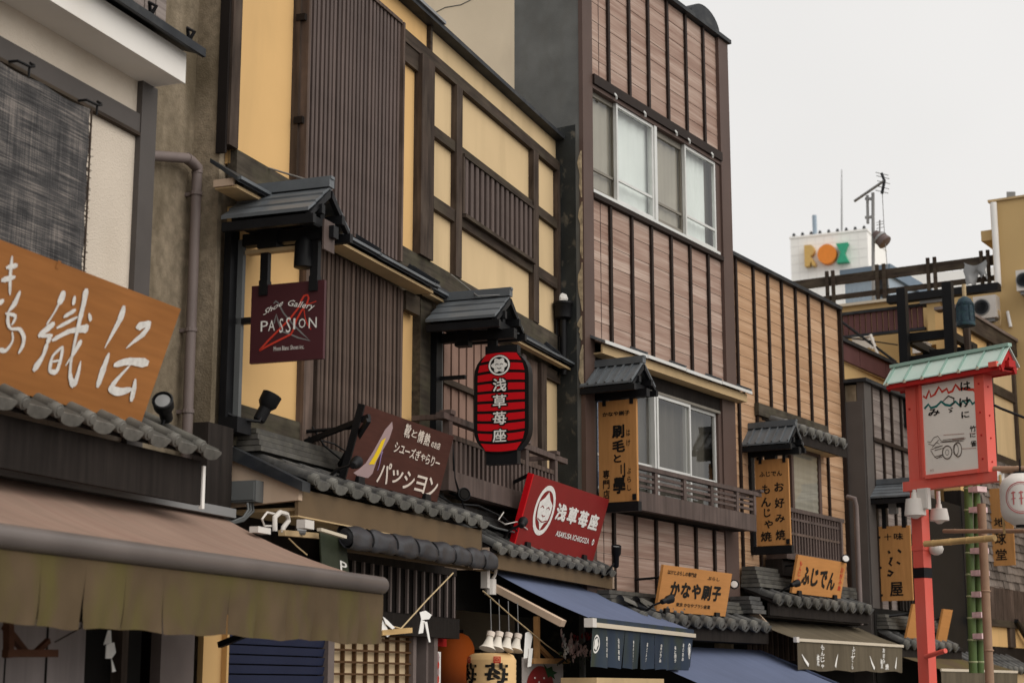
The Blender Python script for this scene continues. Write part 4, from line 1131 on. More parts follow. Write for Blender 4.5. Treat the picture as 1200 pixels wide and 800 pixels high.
for x0, x1, m, y in ((.2, .75, m_bluecurt, .10), (.76, 1.58, m_curtaind, .12), (1.62, 2.44, m_curtaind, .12), (2.45, 3.6, m_curtaind, .16)):
    C.part("curtain", MB().grid(lambda s, t, x0=x0, x1=x1, y=y: (x0 + (x1 - x0) * s, y + .014 * math.sin(s * 30), 3.55 + 1.2 * t), 36, 1), m, smooth=60)
# roof drum
dm = MB(); dx0, dx1 = 2.78, 3.62
pts = [(dx0 + (dx1 - dx0) * (1 - math.cos(math.pi * i / 14)) / 2, .02, CZ + .03 + .30 * math.sin(math.pi * i / 14) ** .85) for i in range(15)]
dm.prism(pts, (0, .9, 0))
solo("roof_drum", "dark rounded sheet metal drum lying on the parapet of the tall brown building", "roof vent", FT, dm, m_gutter, smooth=40)

# balcony with rails
bal2 = Thing("balcony", "brown railed balcony with deep base beam behind the upright brush shop sign", "balcony", FT, (1.9, -.3, 3.36))
yb_ = -.30
bal2.part("base_beam", MB().box(.25, 3.53, yb_ - .02, yb_ + .05, 3.37, 3.56), m_slat)
bal2.part("floor", MB().box(.26, 3.52, yb_ + .051, -.041, 3.40, 3.46), m_shadewall)
bal2.part("beam_soffit", MB().box(.27, 3.50, yb_ + .06, -.042, 3.375, 3.399), m_shadewall)
bal2.part("handrail", MB().box(.25, 3.68, yb_ - .03, yb_ + .03, 3.785, 3.83), m_slat)
for z in (3.62, 3.68, 3.735):
    bal2.part("rail", MB().box(.25, 3.52, yb_ - .012, yb_ + .012, z - .014, z + .014), m_slat)
for x in (.30, .98, 1.66, 2.34, 3.02, 3.50):
    bal2.part("baluster", MB().box(x - .03, x + .03, yb_ - .022, yb_ + .018, 3.561, 3.784), m_slat)
bal2.part("handrail_end", MB().box(3.60, 3.70, yb_ - .05, yb_ + .05, 3.835, 3.865), m_slat)
bal2.part("side_rail", MB().bar((3.50, yb_ + .03, 3.80), (3.50, -.04, 3.80), .04), m_slat)

# pent roof under it, and its ridge courses
K = Thing("pent_roof", "tiled pent roof with round eave caps under the pale orange brush shop board", "tiled roof", FT, (2, -.3, 2.2), "tiled pent roofs over the shops")
tiled_roof(K, .35, 3.70, -.06, 2.43, -.43, 2.275, m_tile, P=.30, L=.2, r=.046, round_=True)
ridge_stack(K, .15, 3.3, -.10, 2.42, 3, .045, .14, m_tileold)
ridge_stack(K, 3.30, 3.68, -.16, 2.43, 4, .05, .22, m_tile)
K.part("gable_end", MB().prism([(3.69, -.02, 2.24), (3.69, -.36, 2.24), (3.69, -.36, 2.32), (3.69, -.06, 2.62), (3.69, -.02, 2.62)], (.03, 0, 0)), m_pinkcream)
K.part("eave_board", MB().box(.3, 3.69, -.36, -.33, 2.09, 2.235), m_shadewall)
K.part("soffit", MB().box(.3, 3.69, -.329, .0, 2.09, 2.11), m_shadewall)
random.seed(11)
for i in range(9):     # broken half tiles heaped at the left end
    x = .25 + .13 * i; y = -.26 + .05 * math.sin(i * 2.1)
    hb_ = MB(); a0 = random.uniform(-.5, .5)
    def half(s, t, x=x, y=y, a0=a0):
        w = math.pi * t
        return (x + .16 * s * math.cos(a0), y + .055 * math.cos(w) + .1 * s * math.sin(a0) - .05 * s, 2.44 + .06 * math.sin(w) - .05 * s)
    hb_.grid(half, 2, 6)
    K.part("loose_ridge_tile", hb_, m_tileold, smooth=60)
for i in range(5):
    x = .55 + .16 * i
    K.part("bamboo_piece", MB().tube([(x, -.30, 2.42), (x + .22, -.38, 2.36)], .022, 8), m_tile)

# ---- blue awning with noren, in front of the timber building's right half
AB = Thing("shop_awning", "slate blue awning with cream edge and navy printed cloth hanging below it", "awning", FY, (-.8, -.6, 2.2), "awnings over the shop fronts")
ax0, ax1, ayf = -2.50, .86, -1.15
azf, azb = 2.145, 2.60
def fab2(s, t):
    x = ax0 + (ax1 - ax0) * s
    return (x, -.22 + (ayf + .22) * t, azb + (azf + .02 - azb) * t - .02 * math.sin(math.pi * t))
AB.part("canopy_fabric", MB().grid(fab2, 24, 8), m_awnblue, smooth=60)
AB.part("front_hem", MB().box(ax0 - .005, ax1 + .005, ayf - .012, ayf + .01, azf - .035, azf + .03), m_navy)
AB.part("front_rail", MB().box(ax0 - .01, ax1 + .01, ayf - .03, ayf - .013, azf - .05, azf - .012), m_awnpale)
AB.part("end_cap", MB().box(ax0 - .08, ax0 + .03, ayf - .045, ayf + .03, azf - .055, azf + .02), m_plastic)
AB.part("folding_arm", MB().bar((-2.55, -.3, 2.44), (-2.62, -.95, 2.12), .09, .055), m_pinkcream)
AB.part("arm_motor", MB().lathe((-2.62, -.30, 2.44), (0, 0, 1), [(-.07, .05), (.06, .05)], 12).box(-2.74, -2.68, -.32, -.26, 2.42, 2.56), m_plastic)
AB.part("arm_loop", MB().tube([(-2.70, -.30, 2.50), (-2.72, -.32, 2.58), (-2.66, -.34, 2.62), (-2.58, -.34, 2.60), (-2.56, -.32, 2.54), (-2.62, -.32, 2.50)], .014, 7), m_plastic, smooth=50)
nz0 = 1.765
nn = 7
ne = ax0 + .02 + (ax1 - ax0 - .04) * 0
m_emb = m_whiteink
nx0, nx1 = ax0 + .04, ax1 - .005
for i in range(nn):
    a = nx0 + (nx1 - nx0) * i / nn; b = nx0 + (nx1 - nx0) * (i + 1) / nn - .008
    def nor(s, t, a=a, b=b, i=i):
        return (a + (b - a) * s, ayf - .004 + .022 * t * math.sin(s * 6.3 + i * 1.3) + .02 * t, azf - .05 + (nz0 - azf + .05) * t + .006 * t * math.sin(s * 5 + i))
    f = AB.part("noren_panel", MB().grid(nor, 10, 6), m_navy, smooth=60)
    NP = Cloth(nor, b - a, azf - .05 - nz0, .003)
    ink = MB()
    if i in (0, nn - 1):
        ac = .30 if i == 0 else .70
        NP.ring(ink, ac, .58, .17, .24, .2)
        NP.fill(ink, [(ac + .10 * math.cos(w) * (1 + .15 * math.cos(5 * w)), .58 + .15 * math.sin(w) * (1 + .12 * math.cos(5 * w))) for w in [k * math.pi / 12 for k in range(24)]])
        AB.part("crest", ink, m_emb, parent=f)
        ink = MB()
        NP.column(ink, "苺のあめ", .84 if i == 0 else .22, .09, .80, .26, .02)
    else:
        NP.column(ink, ["", "浅草苺座", "苺あめいちご", "苺ミルク", "浅草いちご座", "苺と団子", ""][i] or "苺", .55, .10, .80 - .02 * i, .20, .02)
    AB.part("printed_characters", ink, m_emb, parent=f, kind='stuff')

# ---- the second blue awning, under the brush shop
AC = Thing("shop_awning", "plain slate blue awning under the brush shop's tiled roof, cut by the bottom edge", "awning", FT, (2.2, -.6, 1.7), "awnings over the shop fronts")
AC.part("canopy_fabric", MB().grid(lambda s, t: (.4 + 3.6 * s, -.10 - 1.5 * t, 2.03 - .60 * t - .02 * math.sin(math.pi * t)), 20, 8), m_awnblue, smooth=60)
AC.part("front_rail", MB().box(.4, 4.0, -1.63, -1.60, 1.38, 1.43), m_awnpale)
AC.part("side_hem", MB().bar((4.003, -.10, 2.028), (4.003, -1.6, 1.428), .012, .02), m_awnblue)

# ================================================================== the tan-clad building
D = Thing("clad_building", "lower building in tan wood-grain cladding with dark battens, right of the tall brown one", "building", FT, (3.7, 0, 0))
DX0, DX1, DZ = 3.665, 7.28, 6.775
clad(D, DX0, DX1, 2.75, DZ - .03, .150, m_clad2, .03, [3.85, 4.379, 4.835, 5.28, 5.741, 6.189, 6.70], bw=.045)
D.part("parapet_cap", MB().box(DX0, DX1 + .05, -.05, .3, DZ - .029, DZ + .02), m_gutter)
D.part("corner_trim", MB().box(DX1 + .001, DX1 + .06, -.035, .3, 2.6, DZ - .03), m_batten)
D.part("body", MB().box(DX0 + .0, DX1, .10, 6, 0, DZ - .04), m_concrete)
# window with its own small tiled hood
D.part("window_reveal", MB().box(5.30, 6.30, -.02, .012, 3.70, 4.62), m_backing)
D.part("window_frame", MB().box(5.30, 5.37, -.05, -.0205, 3.70, 4.62).box(6.22, 6.30, -.05, -.0205, 3.70, 4.62).box(5.371, 6.219, -.05, -.0205, 4.56, 4.62), m_pillar)
D.part("blind", MB().grid(lambda s, t: (5.37 + .85 * s, -.026 - .004 * math.sin(t * 60), 3.70 + .86 * t), 4, 40), m_curtaing, smooth=60)
D.part("pane", MB().quad((5.371, -.040, 3.70), (6.219, -.040, 3.70), (6.219, -.040, 4.56), (5.371, -.040, 4.56)), m_glassdk)
hd = Thing("window_hood", "small tiled hood with a mossy back board over the tan building's window", "tiled roof", FT, (5.5, -.2, 4.6), "tiled pent roofs over the shops")
hd.part("back_board", MB().box(4.33, 6.64, -.045, .012, 4.87, 5.02), m_moss)
tiled_roof(hd, 4.40, 6.62, -.05, 4.86, -.34, 4.745, m_tile, P=.27, L=.16, r=.042, round_=True)
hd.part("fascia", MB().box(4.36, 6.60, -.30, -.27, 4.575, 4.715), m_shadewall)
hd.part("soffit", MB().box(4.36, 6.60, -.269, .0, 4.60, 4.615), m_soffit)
bx_ = Thing("balcony", "small dark lattice balcony under the tan building's window", "balcony", FT, (5.4, -.2, 3.2))
bx_.part("handrail", MB().box(4.3, 6.42, -.30, -.25, 3.70, 3.75), m_slat)
bx_.part("low_rail", MB().box(4.5, 6.3, -.29, -.26, 3.42, 3.45), m_slatdk)
bx_.part("base", MB().box(4.45, 6.32, -.30, -.03, 3.12, 3.20), m_slat)
bx_.part("mid_rail", MB().box(4.5, 6.3, -.29, -.26, 3.60, 3.63), m_slat)
sl_ = MB().box(-.018, .018, -.012, .012, 0, .50).mesh("slat", m_slat)
for i in range(20): bx_.inst("slat", sl_, (4.52 + i * .0936, -.275, 3.20))
bx_.part("screen", MB().box(4.5, 6.3, -.22, -.20, 3.20, 3.60), m_backing)
bx_.part("post", MB().box(6.26, 6.32, -.31, -.24, 3.20, 3.699), m_slat)
D.part("service_box", MB().box(4.45, 4.95, -.24, -.02, 2.92, 3.119), m_shadewall)
# pent roof and awning of the pancake shop
F1 = Thing("pent_roof", "tiled pent roof above the dark olive awning with white brushed characters", "tiled roof", FT, (5.4, -.3, 2.5), "tiled pent roofs over the shops")
tiled_roof(F1, 3.74, 7.1, -.05, 2.76, -.43, 2.60, m_tile, P=.30, L=.2, r=.046, round_=True)
ridge_stack(F1, 3.72, 5.2, -.09, 2.75, 5, .05, .15, m_tileold)
ridge_stack(F1, 5.21, 7.1, -.09, 2.75, 3, .05, .14, m_tileold)
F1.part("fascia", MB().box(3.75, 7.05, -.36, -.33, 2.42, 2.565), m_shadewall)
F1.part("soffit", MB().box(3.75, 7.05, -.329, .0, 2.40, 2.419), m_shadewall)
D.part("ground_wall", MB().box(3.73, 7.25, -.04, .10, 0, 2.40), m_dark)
vs2 = MB().box(-.02, .02, -.02, .02, 0, .42).mesh("slat", m_slatdk)
for i in range(20): D.inst("slat", vs2, (3.80 + i * .16, -.07, 1.92))
AF = Thing("shop_awning", "dark olive awning whose valance carries white brushed characters", "awning", FT, (5.5, -.5, 2.0), "awnings over the shop fronts")
fx0, fx1, fy, fz = 3.70, 7.32, -.69, 2.145
AF.part("canopy_fabric", MB().grid(lambda s, t: (fx0 + (fx1 - fx0) * s, -.10 + (fy + .10) * t, 2.385 + (fz - 2.385) * t - .012 * math.sin(math.pi * t) + .004 * math.sin(s * 50)), 40, 6), m_awnolive, smooth=60)
AF.part("front_rail", MB().box(fx0 - .01, fx1 + .01, fy - .02, fy + .005, fz - .028, fz + .006), m_awnpale)
AF.part("end_cap", MB().box(fx0 - .05, fx0 + .03, fy - .03, fy + .01, fz - .04, fz + .02), m_plastic)
def olv(s, t): return (fx0 + .02 + (fx1 - fx0 - .03) * s, fy - .005 + .02 * t * math.sin(s * 40), fz - .03 - .32 * t + .01 * t * math.sin(s * 23))
v_ = AF.part("valance", MB().grid(olv, 90, 4), m_awnolive, smooth=60)
VP = Cloth(olv, fx1 - fx0, .32, .004)
for txt, ac, t1, t0, w in (("もんじゃ", .215, .95, .10, .028), ("焼", .175, .62, .15, .03), ("ふじ", .50, .95, .52, .03), ("でん", .485, .60, .08, .03), ("お好み", .80, .95, .32, .028), ("焼", .765, .55, .12, .03), ("焼", .835, .33, .06, .03)):
    ink = MB(); VP.column(ink, txt, ac, w, t1, t0, .03); AF.part("brush_character", ink, m_whiteink, parent=v_, kind='stuff')
for a0, b0, a1, b1 in ((.04, .55, .085, .15), (.355, .60, .33, .12), (.66, .60, .70, .12), (.93, .60, .90, .12)):
    ink = MB(); VP.stroke(ink, [(a0, b0), ((a0 + a1) / 2, (b0 + b1) / 2), (a1, b1)], [.01, .035, .045]); AF.part("brush_mark", ink, m_whiteink, parent=v_)

# ================================================================== the weathered grey building
G_ = Thing("grey_building", "dark building with weathered grey clapboard and black battens behind the red sign post", "building", FT, (7.35, -.26, 0))
gd, gx0_, gx1_, gz = -.26, 7.345, 10.3, 5.74
clad(G_, gx0_ + .28, gx1_, 2.65, 4.93, .19, m_cladgrey, gd, [7.671, 8.087, 8.481, 8.885, 9.262, 9.65, 10.0], bw=.05)
clad(G_, gx0_ + .28, gx1_, 4.985, gz - .03, .19, m_cladgrey, gd, [7.671, 8.087, 8.481, 8.885, 9.262, 9.65, 10.0], bw=.05)
G_.part("band", MB().box(gx0_ + .28, gx1_, gd - .06, gd + .05, 4.931, 4.984), m_batten)
G_.part("corner_board", MB().box(gx0_ - .0, gx0_ + .279, gd - .045, gd + .06, 0, gz - .02), m_greypaint)
G_.part("side_wall", MB().box(gx0_ - .02, gx0_ - .001, gd - .02, 5, 0, 5.45), m_greypaint)
G_.part("roof_edge", MB().box(gx0_ - .06, gx1_, gd - .10, gd + .4, gz - .029, gz + .02), m_gutter)
G_.part("body", MB().box(gx0_, gx1_ + .2, gd + .07, 1.0, 0, gz - .06), m_concrete)
G_.part("dark_wall", MB().box(9.42, gx1_ + 1.2, gd - .10, gd - .066, 0, 4.35), m_black)
G_.part("dark_lower_wall", MB().box(8.4, gx1_, gd - .065, gd - .05, 2.65, 3.75), m_shadewall)
for i in range(14):
    G_.part("wall_rib", MB().box(8.42 + i * .135, 8.47 + i * .135, gd - .09, gd - .0655, 2.65, 3.3), m_shadewall)
gp = T(998, 640, gd - .1)
dp2 = Thing("drain_pipe", "brown grey drain pipe between the tan and grey buildings", "pipe", FT, (7.28, -.2, 0))
q0 = T(993, 582, gd + .05); q1 = T(1003, 588, gd - .06); q2 = T(1004, 690, gd - .06)
dp2.part("pipe", MB().tube([(q0[0], gd + .05, q0[1]), (q1[0] - .05, gd - .06, q1[1] + .04), (q1[0], gd - .06, q1[1] - .06), (q1[0], gd - .06, 2.4)], .034, 10), m_pipe, smooth=50)
# pent roof of the seven-spice shop
H1 = Thing("pent_roof", "tiled pent roof behind the red post with orange boards standing on it", "tiled roof", FT, (9, -.5, 2.3), "tiled pent roofs over the shops")
ey = gd - .42
e0, e1 = T(1059, 760, ey), T(1132, 767, ey)
tiled_roof(H1, 7.45, e1[0], gd - .02, e0[1] + .27, ey, e0[1] + .06, m_tile, P=.30, L=.22, r=.046, round_=True)
ridge_stack(H1, 7.42, e1[0] - .5, gd - .08, e0[1] + .27, 4, .05, .15, m_tileold)
H1.part("fascia", MB().box(7.45, e1[0], ey + .06, ey + .09, e0[1] - .16, e0[1] + .02), m_shadewall)
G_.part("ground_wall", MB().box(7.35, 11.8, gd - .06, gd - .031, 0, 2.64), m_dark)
AG = Thing("shop_awning", "mossy olive awning with white edge at the bottom behind the red post", "awning", FT, (9, -.8, 1.8), "awnings over the shop fronts")
z1_ = T(1075, 783, -1.1)[1]
AG.part("canopy_fabric", MB().grid(lambda s, t: (7.5 + 3.6 * s, gd - .12 - .75 * t, z1_ + .24 - .24 * t), 16, 4), m_valance, smooth=60)
AG.part("front_rail", MB().box(7.5, 11.1, gd - .89, gd - .871, z1_ - .025, z1_ + .01), m_awnpale)
AG.part("valance", MB().grid(lambda s, t: (7.5 + 3.6 * s, gd - .88 + .02 * t * math.sin(s * 40), z1_ - .02 - .3 * t), 50, 3), m_awnolive, smooth=60)
# ================================================================== hanging signs on the fronts
def hang_sign(label, fr, xc, corners, mat, th=.03):
    """upright board square to the wall; corners = photo points TL, TR, BL, BR"""
    (y0, zt0), (y1, zt1), (y2, zb0), (y3, zb1) = [fr.x(u, v, xc) for u, v in corners]
    yw, yf = (y0 + y2) / 2, (y1 + y3) / 2; zt, zb = (zt0 + zt1) / 2, (zb0 + zb1) / 2
    P = Plane((xc - th / 2, yw, zb), (0, yf - yw, 0), (0, 0, zt - zb), .002)
    return P, yw, yf, zb, zt

# ---- shoe gallery sign
xc = -6.60
P1 = Thing("hanging_sign", "square maroon sign reading PASSION under a little slate-blue gabled roof", "sign", FY, (xc, 0, 3.3), "upright signs hung under little roofs")
canopy(P1, FY, xc, .291, -.09, -.72, 4.80, 4.58, 'courses', courses=3)
P1.part("wall_post", MB().box(xc - .11, xc + .0, -.06, -.01, 3.24, 4.60), m_black)
P1.part("wall_post_edge", MB().box(xc - .02, xc + .02, -.10, -.061, 3.24, 4.50), m_plasticg)
P1.part("foot_plate", MB().box(xc - .13, xc + .05, -.16, -.02, 3.20, 3.30), m_black)
PL, yw, yf, zb, zt = hang_sign("", FY, xc, ((297, 335), (382, 329), (293, 426), (379, 421)), m_maroon)
P1.part("sign_board", MB().box(xc - .015, xc + .015, yf, yw, zb, zt), m_maroon)
for yy in (-.26, -.625):
    P1.part("hanger", MB().box(xc - .022, xc + .022, yy - .028, yy + .028, zt - .05, 4.55), m_black)
    P1.part("hanger_clamp", MB().box(xc - .03, xc + .03, yy - .03, yy + .03, zt - .07, zt + .03), m_black)
P1.part("side_bracket", MB().box(xc - .02, xc + .02, yw + .0, -.06, 3.93, 3.97), m_black)
P1.part("lamp_can", MB().lathe((xc - .02, -.55, 4.47), (0, 0, -1), [(0, .04), (.04, .06), (.20, .065), (.205, .05)], 14), m_black, smooth=40)
P1.part("transformer", MB().box(xc - .05, xc + .05, -.36, -.22, 4.42, 4.56), m_black)
P1.part("cross_plank", MB().box(xc - .03, xc + .03, -.60, -.12, 4.395, 4.42), m_soffit)
P1.part("gable_plate", MB().box(xc - .10, xc + .05, -.735, -.722, 4.36, 4.56), m_slat)
def zp(P, pts, sx=764., sy=800., ox=0, oy=0):   # zoom 285-390 x 320-430
    return [pick(FY, P, 285 + x * 105 / 764, 320 + y * 110 / 800) for x, y in pts]
for nm, pts, mt, w in (("grey_shoe_outline", [(262, 260), (280, 238), (300, 255), (345, 340), (420, 430), (500, 510), (570, 575), (470, 550), (400, 520), (340, 500), (320, 470), (295, 395), (285, 350), (270, 400), (265, 430)], m_steel, .010),
                       ("red_shoe_outline", [(140, 660), (210, 580), (300, 490), (400, 390), (470, 300), (500, 230), (520, 195), (550, 185), (560, 215), (545, 260), (500, 320), (455, 400), (430, 480), (410, 520), (330, 560), (230, 610), (140, 660)], m_redpaint if 'm_redpaint' in globals() else m_redink, .013),
                       ("red_heel_line", [(520, 310), (530, 380), (550, 440), (580, 480)], m_redink, .007), ("red_flick", [(545, 265), (580, 258), (625, 240)], m_redink, .006)):
    mb = MB(); PL.d = .002 if 'grey' in nm else .003
    PL.stroke(mb, zp(PL, pts), w); P1.part(nm, mb, mt)
PL.d = .004
for i, (ch, x0, x1, y0, y1) in enumerate((("P", 150, 215, 500, 405), ("A", 215, 275, 495, 400), ("S", 310, 345, 510, 385), ("S", 365, 410, 510, 375), ("I", 428, 448, 480, 385), ("O", 475, 535, 470, 385), ("N", 560, 630, 470, 375))):
    (a0, b0), (a1, b1) = zp(PL, [(x0, y0), (x1, y1)])
    mb = MB(); PL.text(mb, ch, a0, a1, b0, b1, .0); P1.part("letter", mb, m_whiteink)
def script(P, th, txt, pts, h, fr, mat, name):
    """small slanted lettering along a path of (a, b) points"""
    for i, ch in enumerate(txt):
        if ch == ' ': continue
        t = i / max(1, len(txt) - 1) * (len(pts) - 1); k = min(int(t), len(pts) - 2); f = t - k
        a = pts[k][0] + (pts[k + 1][0] - pts[k][0]) * f; b = pts[k][1] + (pts[k + 1][1] - pts[k][1]) * f
        hh = h * (1.5 if ch.isupper() or ch in 'ltd' else 1.0); w = h * .85 * (.45 if ch in 'lit' else 1.3 if ch.isupper() else 1)
        P.text(th, ch, a, a + w, b - (h * .5 if ch == 'y' else 0), b + hh, .015, slant=.25)
q_ = zp(PL, [(182, 362), (345, 268)]); mb = MB(); PL.text(mb, "Shoe", q_[0][0], q_[1][0], q_[0][1], q_[0][1] + .085, .012, .15, rise=(q_[1][1] - q_[0][1]) * .9); P1.part("script_line", mb, m_whiteink, kind='stuff')
q_ = zp(PL, [(382, 285), (605, 318)]); mb = MB(); PL.text(mb, "Gallery", q_[0][0], q_[1][0], q_[0][1] - .01, q_[0][1] + .085, .012, .15, rise=(q_[1][1] - q_[0][1]) * 1.0); P1.part("script_line", mb, m_whiteink, kind='stuff')
(a0, b0), (a1, b1) = zp(PL, [(262, 652), (522, 618)])
mb = MB(); PL.text(mb, "Mont Blanc Shoes inc.", a0, a1, (b0 + b1) / 2 - .028, (b0 + b1) / 2 + .028, .0); P1.part("small_print", mb, m_whiteink, kind='stuff')
wire1 = [(387, 219, -.72), (370, 214, -.45), (315, 197, -.06)]
solo("stay_wire", "thin stay wire from the wall to the ridge of the PASSION sign roof", "wire", FY, MB().tube([(Y(u, v, y)[0], y, Y(u, v, y)[1]) for u, v, y in wire1], .007, 6), m_steel, group="stay wires of the sign roofs")

# ---- red lantern sign
xc = -3.35
P2 = Thing("hanging_sign", "red lantern-shaped sign with black ribs and white characters under a gabled slate roof", "sign", FY, (xc, 0, 3.3), "upright signs hung under little roofs")
canopy(P2, FY, xc, .33, -.14, -.75, 4.77, 4.54, 'courses', courses=3)
P2.part("wall_post", MB().box(xc - .10, xc + .02, -.14, -.086, 3.30, 4.60), m_black)
P2.part("wall_post_edge", MB().box(xc + .03, xc + .06, -.13, -.087, 3.55, 4.50), m_plasticg)
P2.part("side_bracket", MB().box(xc - .02, xc + .02, -.36, -.12, 4.10, 4.13), m_black)
P2.part("lamp_can", MB().box(xc - .05, xc + .05, -.40, -.28, 4.37, 4.53), m_black)
P2.part("hanger", MB().box(xc - .02, xc + .02, -.64, -.56, 4.25, 4.55), m_black)
yA, yB = -.455, -.933; zB, zT = 3.46, 4.30
P2.part("top_cap", MB().box(xc - .04, xc + .04, -.83, -.55, zT - .02, zT + .05), m_black)
P2.part("bottom_cap", MB().box(xc - .04, xc + .04, -.83, -.56, zB - .09, zB + .02), m_black)
def lant(ya, yb, za, zb, r, n=8):
    pts = []
    for cy, cz, a0 in ((yb + r, zb - r, math.pi / 2), (ya - r, zb - r, 0), (ya - r, za + r, -math.pi / 2), (yb + r, za + r, -math.pi)):
        for i in range(n + 1):
            a = a0 + (math.pi / 2) * (1 - i / n) if True else 0
            pts.append((cy + r * math.cos(a), cz + r * .75 * math.sin(a)))
    return pts
def rounded(ya, yb, za, zb, r, n=6):
    pts = []
    for cy, cz, a0 in ((ya - r, zb - r, 0), (yb + r, zb - r, 90), (yb + r, za + r, 180), (ya - r, za + r, 270)):
        for i in range(n + 1):
            a = rad(a0 + 90 * i / n); pts.append((cy + r * math.cos(a), cz + r * math.sin(a)))
    return pts
P2.part("lantern_case", MB().prism([(xc - .05, y, z) for y, z in rounded(yA, yB, zB, zT, .20)], (.10, 0, 0)), m_blackprint, smooth=40)
LP = Plane((xc - .05, yA, zB), (0, yB - yA, 0), (0, 0, zT - zB), .003)
H = zT - zB; Wd = yA - yB
# red segments between black ribs, ribs bow with the lantern's round shape
nb = 10
def outline(b):      # half width at height b (unit)
    m = .035; r = .21 / H
    e = max(0, (r - min(b, 1 - b)) / r)
    return .5 - .07 - (.5 - .07) * (1 - math.sqrt(max(0, 1 - e * e))) * .85
for i in range(nb):
    b0, b1 = .035 + .93 * i / nb + .0135, .035 + .93 * (i + 1) / nb - .0135
    bow = lambda a, b: b + .05 * (b - .5) * (1 - (2 * (a - .5)) ** 2) * 1.5 - .0
    mb = MB(); k = 10; pts = []
    for j in range(k + 1):
        w = outline(b0); a = .5 - w + 2 * w * j / k; pts.append((a, bow(a, b0)))
    for j in range(k + 1):
        w = outline(b1); a = .5 + w - 2 * w * j / k; pts.append((a, bow(a, b1)))
    LP.fill(mb, pts); P2.part("lantern_stripe", mb, m_lantred)
LP.d = .006
mb = MB(); LP.disc(mb, .47, .86, .205, .107); P2.part("crest_disc", mb, m_blackprint)
LP.d = .008
mb = MB(); LP.ring(mb, .47, .86, .195, .10, .16); P2.part("crest_ring", mb, m_whiteink)
mb = MB(); LP.fill(mb, [(.47 + .13 * math.cos(w) * (1 + .16 * math.cos(6 * w)), .86 + .068 * math.sin(w) * (1 + .16 * math.cos(6 * w))) for w in [i * math.pi / 24 + math.pi / 2 for i in range(48)]]); P2.part("crest_flower", mb, m_whiteink)
LP.d = .010
mb = MB(); LP.stroke(mb, [(.40, .865), (.43, .875), (.46, .865)], .006); LP.stroke(mb, [(.48, .865), (.51, .875), (.54, .865)], .006); LP.stroke(mb, [(.43, .835), (.47, .825), (.51, .835)], .006); P2.part("crest_lines", mb, m_blackprint, kind='stuff')
for ch, zc_ in zip("浅草苺座", (.665, .505, .34, .17)):
    LP.d = .006; mb = MB(); LP.text(mb, ch, .355 - .03, .60 + .03, zc_ - .075, zc_ + .075, .07); P2.part("character_outline", mb, m_blackprint)
    LP.d = .009; mb = MB(); LP.text(mb, ch, .355, .60, zc_ - .064, zc_ + .064, .022); P2.part("character", mb, m_whiteink)
wire2 = [(597, 345, -.75), (560, 347, -.5), (529, 322, -.09)]
solo("stay_wire", "thin stay wire from a timber post to the ridge of the red lantern sign's roof", "wire", FY, MB().tube([(Y(u, v, y)[0], y, Y(u, v, y)[1]) for u, v, y in wire2], .006, 6), m_steel, group="stay wires of the sign roofs")

# ---- upright orange boards
def upright(label, fr, xc, cn, hw, yb, yf, zr, ze, pole):
    t = Thing("hanging_sign", label, "sign", fr, (xc, 0, 3.2), "upright signs hung under little roofs")
    canopy(t, fr, xc, hw, yb, yf, zr, ze, 'seams')
    P, yw, yf_, zb, zt = hang_sign("", fr, xc, cn, None)
    t.part("sign_board", MB().box(xc - .018, xc + .018, yf_, yw, zb, zt), m_signorv)
    P = Plane((xc - .018, yw, zb), (0, yf_ - yw, 0), (0, 0, zt - zb), .003)
    t.part("wall_post", MB().box(xc - .05, xc + .05, pole[0], pole[1], zb - .06, ze), m_black)
    t.part("bottom_bar", MB().box(xc - .035, xc + .035, yf_ - .02, pole[1] + .02, zb - .10, zb - .004), m_black)
    for yy in (yw - .07, yf_ + .05):
        t.part("hanger", MB().box(xc - .025, xc + .025, yy - .02, yy + .02, zt - .05, ze - .04), m_black)
    t.part("clip", MB().box(xc - .03, xc - .0185, yf_ + .01, yf_ + .05, zb + .01, zb + .07), m_black)
    t.part("transformer", MB().box(xc - .04, xc + .04, (yw + yf_) / 2 - .06, (yw + yf_) / 2 + .08, zt + .0, ze - .02), m_black)
    return t, P
def colchars(t, P, txt, ac, w, b1, b0, bold, mat=None, name="character", nstuff=False):
    mat = mat or m_ink; h = (b1 - b0) / len(txt)
    if nstuff:
        mb = MB(); P.column(mb, txt, ac, w, b1, b0, bold); t.part("small_print", mb, mat, kind='stuff'); return
    for i, ch in enumerate(txt):
        mb = MB(); P.column(mb, ch, ac, w, b1 - i * h, b1 - (i + 1) * h, bold); t.part(name, mb, mat)
def rowchars(t, P, txt, a0, a1, b0, b1, bold, mat=None, slant=0, name="character"):
    mat = mat or m_ink; w = (a1 - a0) / len(txt)
    for i, ch in enumerate(txt):
        mb = MB(); P.text(mb, ch, a0 + i * w + .06 * w, a0 + (i + 1) * w - .06 * w, b0, b1, bold, slant); t.part(name, mb, mat)
KS, KP = upright("upright pale orange brush shop sign under a seamed gabled roof, behind the crimson board", FT, .2, ((702, 470), (747, 468), (703, 588), (747, 588)), .26, .0, -.59, 4.80, 4.58, (-.03, .045))
mb = MB(); KP.text(mb, "かなや刷子", .12, .84, .845, .89, .035); KS.part("small_print", mb, m_ink, kind='stuff')
for ch, a0, a1, y0, y1 in (("刷", .37, .69, .625, .755), ("毛", .37, .70, .485, .605), ("と", .40, .60, .385, .465), ("刂", .58, .70, .235, .375), ("學", .38, .70, .08, .24)):
    mb = MB(); KP.text(mb, ch, a0, a1, y0, y1, .045); KS.part("character", mb, m_ink)
mb = MB(); KP.column(mb, "はけ", .79, .10, .72, .52, .02, .35); KP.column(mb, "ぶらし", .80, .10, .335, .09, .02, .3); KS.part("small_print", mb, m_ink, kind='stuff')
